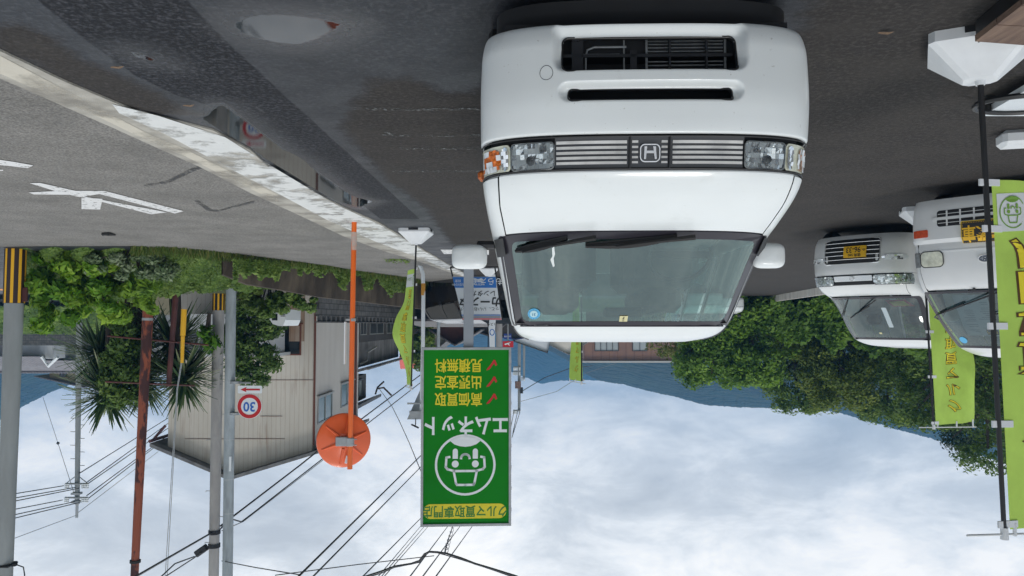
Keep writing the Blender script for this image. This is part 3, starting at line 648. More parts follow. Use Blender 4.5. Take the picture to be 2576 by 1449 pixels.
    # --- cabin
    ib = MB(); ib.box((0, .95, .96), (1.25, .50, .10), bev=.03); ib.box((.3, .83, 1.02), (.36, .2, .06), bev=.03); ib.box((-.32, .86, 1.04), (.30, .22, .08), bev=.03); ib.box((0, 2.0, .55), (1.3, 2.6, .06)); ib.build('dashboard', m_int, root, True)
    sw_ = MB(); sw_.tube([Vector((-.33, 1.12, 1.10)) + Matrix.Rotation(R(-38), 3, 'X') @ Vector((.175 * math.cos(a), 0, .175 * math.sin(a))) for a in np.linspace(0, 2 * math.pi, 33)], .013, 8, False)
    sw_.box((-.33, 1.12, 1.10), (.32, .03, .04)); sw_.build('steering_wheel', m_black, root, True)
    for x in (-.33, .33):
        for y in (1.75, 2.6):
            st_ = MB(); st_.box((x, y, .95), (.48, .14, .62), bev=.06); st_.box((x, y - .25, .68), (.48, .5, .14), bev=.05); st_.box((x, y + .02, 1.33), (.26, .10, .17), bev=.05); st_.build('seat', m_seat, root, True)
    hd = MB(); hd.quad((-.6, 1.1, 1.485), (.6, 1.1, 1.485), (.6, 3.3, 1.50), (-.6, 3.3, 1.50)); hd.build('headlining', mat('headlining', (.30, .31, .30), .9), root)
    rm = MB(); rm.box((0, 1.05, 1.425), (.22, .03, .055), bev=.015); rm.build('rear_view_mirror', m_black, root)
    # underside, wheels, side marker
    ub = MB(); ub.box((0, 1.75, .28), (1.25, 3.2, .14)); ub.build('underbody', m_dark, root)
    lip = MB(); spatch(lip, sh, .10, .242, -.99, .99, -.028, n=50, m=5); lip.build('lower_dark_band', m_black, root, True)  # dark band added below the bumper, standing in for mudguards and shadow
    for x in (-.64, .64):
        for y in (.64, 2.75): wheel(root, x, y, .268, .15)
        fl = MB(); fl.box((x * 1.03, .93, .22), (.2, .01, .26)); fl.build('mud_flap', m_rubber, root)
    sm_ = MB(); sm_.box((.745, .42, .80), (.035, .07, .045), bev=.012); sm_.build('side_marker', m_amber, root, True)
    # the bumper and lamp band sit a little lower than drafted: ease every part but the wheels
    zw = pch([0, .10, .236, .285, .436, .504, .552, .708, .838, .95, 1.05, 1.2, 2.0], [0, .055, .182, .226, .416, .487, .545, .694, .824, .945, 1.05, 1.2, 2.0])
    def ease(o):
        if o.name.split('.')[0] in ('wheel', 'mirror', 'dashboard', 'steering_wheel'): return
        if o.type == 'MESH':
            for v in o.data.vertices:
                if v.co.z < 1.05: v.co.z = zw(v.co.z)
        for c in o.children: ease(c)
    ease(root)
    return root
honda()
# ------------------------------------------------------------------ the smaller vans
m_wpaint = mat('warm_white_paint', (0.66, 0.67, 0.665), 0.33, var=0.03, vscale=3, coat=0.4)
m_tint = glass_mat('van_glass', (0.50, 0.62, 0.62), (.9, 1, 1), ior=2.0)
m_plate = mat('plate_yellow', (0.80, 0.46, 0.02), 0.45)
def dx(sh, x, z): return sh.s_of_x(x, z)
def common(root, sh, paint, ws, zbelt, zbump, zlow, bonnet_x, roofz, frit=.04, wr=.27, wy=(.62, 2.6), glass=None):
    """ws = (zb, zt, xb, xt) windscreen; zbump = top of the bumper; zbelt = foot of the windscreen"""
    zb, zt, xb, xt = ws; glass = glass or m_tint
    def P(mb, name, m, parent=root, smooth=True, **k): return mb.build(name, m, parent, smooth, **k)
    ln = MB(); spatch(ln, sh, zlow + .04, zb - .01, -1.05, 1.05, -.03, n=30, m=14); P(ln, 'seam_liner', m_dark)
    b = MB(); spatch(b, sh, zlow, zbump - .004, -1.02, 1.02, .004, n=40, m=12, skirt=.0)
    b.grid([[sh.at(-1.02 + 2.04 * k / 40, zbump - .004, .004 - j * .03) for k in range(41)] for j in (0, 1)])
    b.grid([[sh.at(-1.02 + 2.04 * k / 40, zlow, .004 - j * .08) for k in range(41)] for j in (0, 1)])
    P(b, 'bumper', paint)
    def bx(z): return dx(sh, bonnet_x(z), z)
    bn = MB(); zs = [zbump + .004 + (zb - .012 - zbump) * k / 14 for k in range(15)]
    bn.grid([[sh.at(-bx(z) + 2 * bx(z) * k / 30, z, -.012 if i in (0, 14) else 0) for k in range(31)] for i, z in enumerate(zs)]); P(bn, 'bonnet', paint)
    def wx(z): return dx(sh, xb + (xt - xb) * (z - zb) / (zt - zb), z)
    bd = MB()
    for sg in (-1, 1):
        zs = [zbump + (zb - zbump) * k / 10 for k in range(11)]
        bd.grid([[sh.at(sg * (bx(z) + .006 + (sh.corner(z) + .10 - bx(z)) * k / 12), z) for k in range(13)] for z in zs])
        zs = [zb + (zt + .004 - zb) * k / 12 for k in range(13)]
        bd.grid([[sh.at(sg * (wx(z) - .01 + (sh.corner(z) + .06 - wx(z) + .01) * k / 8), z) for k in range(9)] for z in zs])
        # flank with wheel arches
        for j in range(10):
            za, zc_ = .22 + (zb - .22) * j / 10, .22 + (zb - .22) * (j + 1) / 10
            for k in range(60):
                f = lambda q: sh.corner(zb) + .10 + (sh.smax(zb) - sh.corner(zb) - .10) * q
                sa, sb = f(k / 60), f((k + 1) / 60); ym = sh.raw((sa + sb) / 2, .5).y; zm = (za + zc_) / 2
                if any(math.hypot(ym - w_, zm - wr) < wr + .05 for w_ in wy): continue
                bd.quad(sh.at(sg * sa, za), sh.at(sg * sb, za), sh.at(sg * sb, zc_), sh.at(sg * sa, zc_))
        for f0, f1 in ((.32, .37), (.63, .67), (.95, 1.0)):
            bd.grid([[sh.at(sg * (sh.corner(z) + .06 + (sh.smax(z) - sh.corner(z) - .06) * f), z) for f in (f0, f1)] for z in (zb, (zb + zt) / 2, zt + .004)])
    zs = [zt + .004 + (roofz - zt) * k / 10 for k in range(11)]
    bd.grid([[sh.at(-sh.smax(z) + 2 * sh.smax(z) * k / 70, z) for k in range(71)] for z in zs])
    bd.quad(*[sh.at(-sh.smax(zs[-1]) + 2 * sh.smax(zs[-1]) * k / 40, zs[-1]) for k in range(41)])
    bd.quad((-.70, sh.L, .26), (.70, sh.L, .26), (.70, sh.L, zb), (-.70, sh.L, zb)); bd.quad((-.62, sh.L, zt), (.62, sh.L, zt), (.4, sh.L, roofz), (-.4, sh.L, roofz))
    P(bd, 'body', paint, sharp=50)
    for sg in (-1, 1):
        sw = MB()
        for f0, f1 in ((0.0, .32), (.37, .63), (.67, .95)):
            sw.grid([[sh.at(sg * (sh.corner(z) + .06 + (sh.smax(z) - sh.corner(z) - .06) * (f0 + (f1 - f0) * k / 3)), z, -.01) for k in range(4)] for z in (zb, (zb + zt) / 2, zt)])
        P(sw, 'side_window', glass)
    MB().quad((-.68, sh.L - .01, zb), (.68, sh.L - .01, zb), (.6, sh.L - .01, zt), (-.6, sh.L - .01, zt)).build('rear_window', glass, root)
    def c4(e, g): return [(-dx(sh, xb - e, zb + g), zb + g), (dx(sh, xb - e, zb + g), zb + g), (dx(sh, xt - e, zt - g), zt - g), (-dx(sh, xt - e, zt - g), zt - g)]
    A = qloop(c4(-.008, -.003), .05); B = qloop(c4(frit, frit * .7), .05)
    w_ = MB(); sloop_fill(w_, sh, B, 0, 10); w0 = P(w_, 'windscreen', glass); fr = MB(); sring(fr, sh, A, B, .004, .001); P(fr, 'black_border', m_frit, w0)
    ib = MB(); ib.box((0, .42 + sh.y0(zb), zb - .10), (1.24, .5, .10), bev=.03); ib.box((0, 2.0, .55), (1.3, 2.4, .06)); P(ib, 'dashboard', m_int)
    for x in (-.33, .33):
        s_ = MB(); s_.box((x, sh.y0(zb) + 1.0, .98), (.48, .14, .70), bev=.06); s_.box((x, sh.y0(zb) + .98, 1.40), (.25, .1, .16), bev=.05); P(s_, 'seat', m_seat)
    MB().quad((-.58, sh.y0(zt) + .1, zt + .01), (.58, sh.y0(zt) + .1, zt + .01), (.58, 3.2, zt + .01), (-.58, 3.2, zt + .01)).build('headlining', mat('headlining', (.30, .31, .30), .9), root)
    MB().box((0, 1.75, .27), (1.25, 3.1, .12)).build('underbody', m_dark, root)
    for x in (-.64, .64):
        for y in wy: wheel(root, x, y, wr, .15)
    return w0
def rrp(root, sh, name, m, z0, z1, s0, s1, off=.006, r=.01, skirt=.012, smooth=True, n=12, mm=5, fn=None):
    a, b = sorted((s0, s1)); q = MB(); spatch(q, sh, z0, z1, a, b, off, r=r, n=n, m=mm, skirt=skirt, fn=fn); return q.build(name, m, root, smooth)
def wiper(root, sh, tip, end, piv):
    w_ = MB(); w_.tube([sh.at(tip[0] + (end[0] - tip[0]) * k / 6, tip[1] + (end[1] - tip[1]) * k / 6, .022) for k in range(7)], .009, 6); o = w_.build('wiper', m_black, root, True)
    mid = ((tip[0] * .55 + end[0] * .45), (tip[1] * .55 + end[1] * .45))
    a_ = MB(); a_.tube([sh.at(mid[0], mid[1], .034), sh.at(*piv, .034)], [.006, .011], 6); a_.build('wiper_arm', m_black, o, True)
def mirror(root, c, d=(.085, .05, .10)):
    rows = []; f = lambda t: math.copysign(abs(t) ** .55, t)
    for i in range(13):
        a = -math.pi / 2 + math.pi * i / 12; rows.append([(c[0] + d[0] * f(math.cos(2 * math.pi * k / 20)) * f(math.cos(a)), c[1] + d[1] * math.sin(a), c[2] + d[2] * f(math.sin(2 * math.pi * k / 20)) * f(math.cos(a))) for k in range(20)])
    return MB().grid(rows, True).build('mirror', m_black, root, True, sharp=80)

def wagon():
    root = empty('kei_van', (-5.03, 11.35, 0), R(50), 'white kei van with a yellow number plate and dark striped grille, parked before the trees', 'van', 'white kei vans on the lot')
    sh = Shell(pch([.12, .18, .3, .5, .7, .76, .88, .93, 1.0, 1.06, 1.71, 1.76, 1.82, 1.86], [.12, .06, .01, -.02, -.01, .02, .06, .12, .26, .44, 1.12, 1.22, 1.45, 1.95]),
               pch([.12, .3, .6, .9, 1.06, 1.71, 1.77, 1.82, 1.86], [.70, .735, .74, .735, .72, .63, .58, .50, .34]), pch([.12, .5, .9, 1.06, 1.7, 1.86], [.42, .46, .46, .46, .32, .25]), 2.5, 3.3)
    w0 = common(root, sh, m_wpaint, (1.06, 1.71, .68, .60), 1.06, .735, .15, lambda z: .66 - .06 * max(0, z - .9) / .16, 1.86, wy=(.72, 2.75))
    rrp(root, sh, 'lamp_recess', m_dark, .742, .892, -.86, .86, .002, .02, .01, n=40)
    for sg in (-1, 1):
        h = MB(); mosaic(h, sh, .752, .883, sg * .30, sg * .86, .012, 18, 5, .003, 4 + sg); h.m = [1 if random.random() < .6 else 0 for _ in h.m]; hl = h.build('headlight', [m_facet, m_facet2], root)
        bz = MB()
        for q in (.40, .55, .72): bz.tube([sh.at(sg * (q + .055 * math.cos(a)), .818 + .05 * math.sin(a), .014) for a in np.linspace(0, 2 * math.pi, 17)], .005, 5, False)
        bz.build('lamp_bowl', m_chrome, hl, True); rrp(hl, sh, 'lens', m_clear, .748, .887, sg * .298, sg * .862, .022, .03, .01)
        h = MB(); mosaic(h, sh, .47, .545, sg * .44, sg * .80, .012, 9, 3, .003, 14 + sg); h.m = [1 if random.random() < .6 else 0 for _ in h.m]; h.build('fog_light', [m_facet, m_facet2], root)
        rrp(root, sh, 'fog_panel', m_chrome, .455, .55, sg * .36, sg * .395, .008, .01, .006)
    st_ = rrp(root, sh, 'garnish', m_facet2, .755, .835, -.285, .285, .012, .01, .01)
    q = MB()
    for k in range(5): spatch(q, sh, .765 + k * .013, .770 + k * .013, -.28, .28, .015, n=8, m=1)
    q.build('garnish_lines', m_chrome, st_)
    q = MB(); q.tube([sh.at(.034 * math.cos(a), .795 + .030 * math.sin(a), .022) for a in np.linspace(0, 2 * math.pi, 25)], .004, 5, False); q.tube([sh.at(-.03, .805, .022), sh.at(0, .785, .022), sh.at(.03, .805, .022)], .004, 5); q.build('emblem', m_chrome, root, True)
    g = rrp(root, sh, 'grille', m_dark, .215, .575, -.42, .42, .008, .05, .01, n=24)
    q = MB(); Pp = rrect(-.42, .42, .215, .575, .05, 6); q.tube([sh.at(a, z, .012) for a, z in Pp + Pp[:1]], .009, 6)
    for k in range(5): q.tube([sh.at(-.41 + .82 * j / 12, .265 + k * .062, .013) for j in range(13)], .0045, 5)
    q.build('chrome_bar', m_chrome, g, True)
    pl = rrp(root, sh, 'number_plate', m_plate, .325, .490, -.235, .095, .025, .008, .02)
    q = MB(); cxp = -.07
    q.text('96-33', .115, lambda x, y: sh.at(cxp + .018 + x, .378 + y, .028), .012, sx=.82); q.text('み', .045, lambda x, y: sh.at(cxp - .135 + x, .385 + y, .028), .01)
    q.text('徳島 580', .050, lambda x, y: sh.at(cxp + x, .455 + y, .028), .012); q.build('plate_lettering', m_ink, pl)
    wiper(root, sh, (.42, 1.36), (.02, 1.18), (-.14, 1.08)); wiper(root, sh, (.64, 1.34), (.50, 1.25), (.30, 1.08))
    q = MB(); q.add([(-.05, .95, 1.10), (-.42, .80, 1.10), (-.50, .95, 1.20), (-.10, 1.12, 1.20)], [(0, 1, 2, 3)]); cr_ = q.build('price_card', mat('card_red', (.65, .05, .08), .6), root)
    q = MB(); q.add([(-.11, .955, 1.125), (-.38, .85, 1.125), (-.43, .95, 1.19), (-.15, 1.07, 1.19)], [(0, 1, 2, 3)]); q.build('card_yellow', mat('card_yellow', (.75, .62, .05), .6), cr_)
    q = rrp(root, sh, 'window_strip', mat('strip_grey', (.45, .52, .55), .5), 1.22, 1.52, -.20, -.13, .003, .01, 0)
    q = rrp(w0, sh, 'date_sticker', m_yel_st, 1.60, 1.625, .02, .06, .003, .004, 0)
    return root
def pickup():
    root = empty('kei_van', (-4.78, 7.75, 0), R(50), 'white boxy kei van with yellowed square headlights, black and yellow plate and price cards', 'van', 'white kei vans on the lot')
    sh = Shell(pch([.12, .18, .28, .45, .60, .63, .72, .90, 1.05, 1.13, 1.74, 1.80, 1.85, 1.88], [.06, .01, -.01, -.015, -.01, .03, .04, .07, .13, .20, .80, .92, 1.10, 1.5]),
               pch([.12, .3, .6, .9, 1.13, 1.74, 1.80, 1.85, 1.88], [.69, .72, .73, .73, .72, .60, .54, .45, .30]), pch([.12, .6, .9, 1.13, 1.7, 1.88], [.18, .18, .18, .20, .22, .2]), 3.2, 3.25)
    w0 = common(root, sh, m_wpaint, (1.13, 1.74, .70, .575), 1.13, .625, .16, lambda z: .665 - .02 * max(0, z - .9) / .2, 1.88, frit=.03, wy=(.80, 2.7))
    q = MB(); spatch(q, sh, .15, .20, -.9, .9, -.012, n=24, m=2); q.build('lower_dark_band', m_black, root, True)
    rrp(root, sh, 'crease', m_wpaint, .70, .712, -.62, .62, .006, 0, .008)
    gr = rrp(root, sh, 'grille', m_dark, .285, .455, -.43, .43, .007, .03, .008, n=20)
    q = MB()
    spatch(q, sh, .355, .385, -.47, .47, .014, n=16, m=2, skirt=.02)
    for x in (-.33, -.20, -.07, .07, .20, .33): spatch(q, sh, .29, .45, x - .008, x + .008, .010, n=1, m=2, skirt=.004)
    for z in (.32, .415): spatch(q, sh, z, z + .006, -.42, .42, .009, n=10, m=1)
    q.build('grille_bar', m_wpaint, gr, True)
    pl = rrp(root, sh, 'display_plate', mat('plate_rim', (.75, .50, .03), .4), .425, .635, -.225, .19, .03, .008, .02)
    rrp(pl, sh, 'plate_panel', m_ink, .433, .627, -.217, .182, .032, .006, 0)
    q = MB(); q.text('特選車', .150, lambda x, y: sh.at(-.018 + x, .532 + y, .0345), .022, sx=.88); q.build('plate_lettering', m_plate, pl)
    q = MB()
    for k in range(26):
        for z in (.443, .617): q.box(sh.at(-.205 + k * .0152, z, .034), (.005, .002, .005))
    for k in range(11):
        for s_ in (-.207, .173): q.box(sh.at(s_, .45 + k * .0155, .034), (.005, .002, .005))
    q.build('plate_dots', m_plate, pl)
    for sg in (-1, 1):
        hl = rrp(root, sh, 'headlight', m_cream_lens, .705, .870, sg * .40, sg * .645, .010, .05, .012)
        q = MB(); Pp = rrect(*sorted((sg * .40, sg * .645)), .705, .870, .05, 6); q.tube([sh.at(a, z, .010) for a, z in Pp + Pp[:1]], .005, 6); q.build('bezel', m_black, hl, True)
        rrp(root, sh, 'corner_light', m_alloy, .708, .866, sg * .655, sg * .82, .008, .01, .01)
        rrp(root, sh, 'turn_signal', m_amber, .73, .86, sg * .83, sg * .86, .03, .01, .03)
        rrp(root, sh, 'bumper_signal', mat('red_amber_lens', (.55, .07, .02), .2, var=.2, vscale=40), .475, .555, sg * .53, sg * .70, .010, .012, .01)
    q = MB(); o_ = [sh.at(.062 * math.cos(a), .81 + .036 * math.sin(a), .010) for a in np.linspace(0, 2 * math.pi, 28, False)]; q.add(o_, [tuple(range(28))]); eb = q.build('emblem', mat('emblem_navy', (.03, .04, .07), .15, coat=1), root)
    q = MB(); q.tube([sh.at(.062 * math.cos(a), .81 + .036 * math.sin(a), .012) for a in np.linspace(0, 2 * math.pi, 28)], .0035, 5, False)
    for x, z, s_ in ((-.028, .815, .012), (.006, .825, .006), (.024, .815, .006), (.0, .802, .006), (.02, .798, .006), (.036, .806, .006)): q.box(sh.at(x, z, .013), (s_ * 1.6, .003, s_ * 1.2))
    q.build('emblem_star', m_chrome, eb)
    wiper(root, sh, (.80, 1.42), (.30, 1.25), (-.06, 1.135)); wiper(root, sh, (.06, 1.37), (-.4, 1.25), (-.6, 1.14))
    q = MB(); q.lathe([(.001, .03), (.014, .028), (.016, 0)], 12, Matrix.Translation(sh.at(.16, 1.115, 0)) @ Matrix.Rotation(R(60), 4, 'X')); q.build('washer_nozzle', m_black, root, True)
    # papers behind the glass
    def sheet(name, m, z0, z1, s0, s1, off=-.03, parent=root):
        q = MB(); spatch(q, sh, z0, z1, s0, s1, off, n=4, m=4); return q.build(name, m, parent)
    pa = sheet('paper_sheet', mat('paper', (.55, .60, .66), .7), 1.19, 1.63, .08, .42)
    q = MB()
    for r_ in range(20):
        for c_ in range(2):
            if random.random() < .8: spatch(q, sh, 1.21 + r_ * .0195, 1.213 + r_ * .0195, .10 + c_ * .16, .10 + c_ * .16 + random.uniform(.05, .14), -.027, n=1, m=1)
    q.build('print_line', mat('print_grey', (.16, .18, .22), .7), pa)
    pr = sheet('price_tag', m_ink, 1.555, 1.615, .09, .20, -.024); q = MB(); q.text('8万円', .042, lambda x, y: sh.at(.145 + x, 1.585 + y, -.021), .015); q.build('price_lettering', m_plate, pr)
    pc = sheet('price_card', mat('card_white', (.72, .74, .75), .6), 1.36, 1.64, -.30, .04, -.035); q = MB(); q.text('8', .16, lambda x, y: sh.at(-.06 + x, 1.52 + y, -.03), .03); q.text('.0', .09, lambda x, y: sh.at(.0 + x, 1.50 + y, -.03), .02); q.build('price_lettering', mat('price_red', (.6, .03, .05), .5), pc)
    sheet('card_header', mat('print_grey', (.16, .18, .22), .7), 1.37, 1.42, -.28, .02, -.03, pc)
    q = MB(); q.add([sh.at(.47 + .042 * math.cos(a), 1.655 + .036 * math.sin(a), .004) for a in np.linspace(0, 2 * math.pi, 20, False)], [tuple(range(20))]); q.build('round_sticker', m_blue_st, w0)
    return root
def far_cars():
    root = empty('parked_car', (-10.15, 35.5, 0), R(-8), 'small white car far off under the trees, half hidden by the big van', 'car')
    sh = Shell(pch([.15, .3, .6, .8, .92, 1.35, 1.45, 1.5], [.08, 0, .0, .12, .75, 1.45, 1.7, 2.2]), pch([.15, .5, .9, 1.35, 1.5], [.72, .74, .72, .60, .4]), pch([.15, .9, 1.5], [.35, .4, .3]), 2.6, 3.4)
    common(root, sh, m_paint, (.93, 1.34, .66, .56), .93, .6, .2, lambda z: .62, 1.5, wy=(.7, 2.8))
    for sg in (-1, 1): rrp(root, sh, 'headlight', m_facet2, .62, .74, sg * .42, sg * .72, .01, .05, .01)
    mirror(root, (-.84, 1.0, 1.0), (.1, .06, .07)); mirror(root, (.84, 1.0, 1.0), (.1, .06, .07))
    r2 = empty('parked_car', (-7.6, 30.0, 0), 0, 'white van seen only through the cabin glass of the big van', 'van')
    del_ = r2
    for ch in list(root.children): copy_tree(ch, r2)
    r2.scale = (1, 1, 1.1)
    r3 = empty('parked_car', (2.5, 27, -.25), R(150), 'black minivan parked with its rear showing beside the blue and white rental sign', 'car')
    mb_ = mat('black_car_paint', (.012, .013, .016), .15, coat=1)
    sh = Shell(pch([.15, .3, .6, .8, .92, 1.5, 1.6, 1.68], [.06, 0, .0, .02, .05, .35, .6, 1.2]), pch([.15, .5, .9, 1.5, 1.68], [.82, .84, .84, .70, .4]), pch([.15, .9, 1.5], [.25, .25, .3]), 3, 4.2)
    common(r3, sh, mb_, (.95, 1.5, .76, .64), .95, .6, .2, lambda z: .72, 1.68, wy=(.8, 3.3), glass=glass_mat('dark_glass', (.08, .09, .10), .22))
    for sg in (-1, 1): rrp(r3, sh, 'tail_light', mat('tail_red', (.5, .02, .02), .2), .95, 1.15, sg * .78, sg * .92, .01, .03, .01)
    rrp(r3, sh, 'number_plate', mat('card_white', (.72, .74, .75), .6), .66, .80, -.16, .16, .02, .01, .01)
    rrp(r3, sh, 'chrome_strip', m_chrome, .84, .87, -.6, .6, .012, 0, .01)
wagon(); pickup(); far_cars()
# ------------------------------------------------------------------ flags, signs, poles, mirror
m_flag = mat('lime_cloth', (0.50, 0.72, 0.13), 0.75, var=0.10, vscale=3, bump=0.2, bscale=300)
_b = m_flag.node_tree.nodes['Principled BSDF']
def add_trans(m, f):
    nt = m.node_tree; n = nt.nodes; l = nt.links; b = n['Principled BSDF']; o = n['Material Output']
    t = n.new('ShaderNodeBsdfTranslucent'); x = n.new('ShaderNodeMixShader'); x.inputs[0].default_value = f
    if b.inputs['Base Color'].is_linked: l.new(b.inputs['Base Color'].links[0].from_socket, t.inputs[0])
    else: t.inputs[0].default_value = b.inputs['Base Color'].default_value
    l.new(b.outputs[0], x.inputs[1]); l.new(t.outputs[0], x.inputs[2]); l.new(x.outputs[0], o.inputs[0])
add_trans(m_flag, 0.35)
m_flag_white = mat('white_cloth', (0.62, 0.65, 0.66), 0.8); m_flag_gold = mat('flag_gold', (0.78, 0.66, 0.03), 0.7); m_flag_brown = mat('flag_brown', (0.09, 0.045, 0.01), 0.7)
m_flag_green = mat('flag_green', (0.16, 0.32, 0.04), 0.7); m_tape = mat('white_strap', (0.68, 0.70, 0.72), 0.5); m_pole_b = mat('black_pole', (0.010, 0.010, 0.011), 0.45)
m_wplast = mat('white_plastic', (0.66, 0.68, 0.69), 0.5, var=0.05, vscale=6, bump=.05, bscale=40)
def base(c, rz, s=.235, label=None, name='flag_base', grp='weighted flag bases'):
    r = empty(name, c, rz, label, 'flag base', grp)
    b = MB(); h0, h1 = .055, .215; t = s * .36
    ring = lambda q, z: [(-q + .03, -q, z), (q - .03, -q, z), (q, -q + .03, z), (q, q - .03, z), (q - .03, q, z), (-q + .03, q, z), (-q, q - .03, z), (-q, -q + .03, z)]
    b.grid([ring(s, .0), ring(s * 1.01, h0), ring(t, h1), ring(t * .92, h1 + .006)], True); b.add(ring(t * .92, h1 + .006), [tuple(range(8))]); b.build('water_tank', m_wplast, r)
    for a in range(4):
        k = MB(); M = Matrix.Rotation(a * math.pi / 2, 3, 'Z'); k.box(M @ Vector((0, -s, .016)), (.15 if a % 2 == 0 else .012, .012 if a % 2 == 0 else .15, .034)); k.build('grip_slot', m_dark, r)
    c_ = MB().lathe([(.025, h1), (.022, h1 + .03), (.016, h1 + .03)], 16); c_.build('socket', m_wplast, r, True); return r
def logo(mb, fn, s, w=.07):                 # round smiling face mark, unit radius 1 scaled by s
    def line(pts, w_=w):
        for i in range(len(pts) - 1):
            a, b = Vector(pts[i]), Vector(pts[i + 1]); d = (b - a).normalized() * w_ / 2; n_ = Vector((-d.y, d.x))
            mb.add([fn(p.x * s, p.y * s) for p in (a - n_ - d * .6, b - n_ + d * .6, b + n_ + d * .6, a + n_ - d * .6)], [(0, 1, 2, 3)])
    N_ = 48; ro, ri = 1.0, 1 - w
    mb.add([fn(r_ * s * math.cos(2 * math.pi * k / N_), r_ * s * math.sin(2 * math.pi * k / N_)) for k in range(N_) for r_ in (ri, ro)], [(2 * k, 2 * k + 1, (2 * k + 3) % (2 * N_), (2 * k + 2) % (2 * N_)) for k in range(N_)])
def face(mb, fn0, s):
    fn = lambda x, y: fn0(x, -y)
    logo(mb, fn, s, .075)
    def poly(p): mb.add([fn(x * s, y * s) for x, y in p], [tuple(range(len(p)))])
    def seg(pts, w_=.075):
        for i in range(len(pts) - 1):
            a, b = Vector(pts[i]), Vector(pts[i + 1]); d = (b - a).normalized() * w_ / 2; n_ = Vector((-d.y, d.x)); poly([tuple(p) for p in (a - n_ - d * .8, b - n_ + d * .8, b + n_ + d * .8, a + n_ - d * .8)])
    # (upright) crown at the bottom of the photo's flipped mark: hair cap sits low in the upright mark's top
    top = [(.94 * math.cos(a), .94 * math.sin(a)) for a in np.linspace(R(57), R(123), 14)]
    arc = [(x, y) for x, y in [(-.51, .79), (-.36, .67), (-.18, .61), (0, .59), (.18, .61), (.36, .67), (.51, .79)]]
    poly(top + arc)
    for sg in (-1, 1):
        poly([(sg * (.26 + .09) , .18), (sg * .35, .44)] + [(sg * .33 + .09 * math.cos(a), .46 + .09 * math.sin(a)) for a in np.linspace(0, math.pi, 9)][::1 if sg > 0 else -1] + [(sg * .24, .18)] if False else [(sg * .33 - .085, .20), (sg * .33 + .085, .20)] + [(sg * .33 + .085 * math.cos(a), .45 + .085 * math.sin(a)) for a in np.linspace(0, math.pi, 9)])
        poly([(sg * .33 + .115 * math.cos(a), .03 + .115 * math.sin(a)) for a in np.linspace(0, 2 * math.pi, 18, False)])
        seg([(sg * .52, .26), (sg * .62, .24), (sg * .64, -.07), (sg * .58, -.14), (sg * .36, -.20), (sg * .02, -.20)])
        seg([(sg * .38, -.20), (sg * .30, -.60), (sg * .27, -.65), (sg * .0, -.655)])
    seg([(.14 * math.cos(a), .215 + .13 * math.sin(a)) for a in np.linspace(0, math.pi, 10)])
CH = 'クルマ買取専門店'
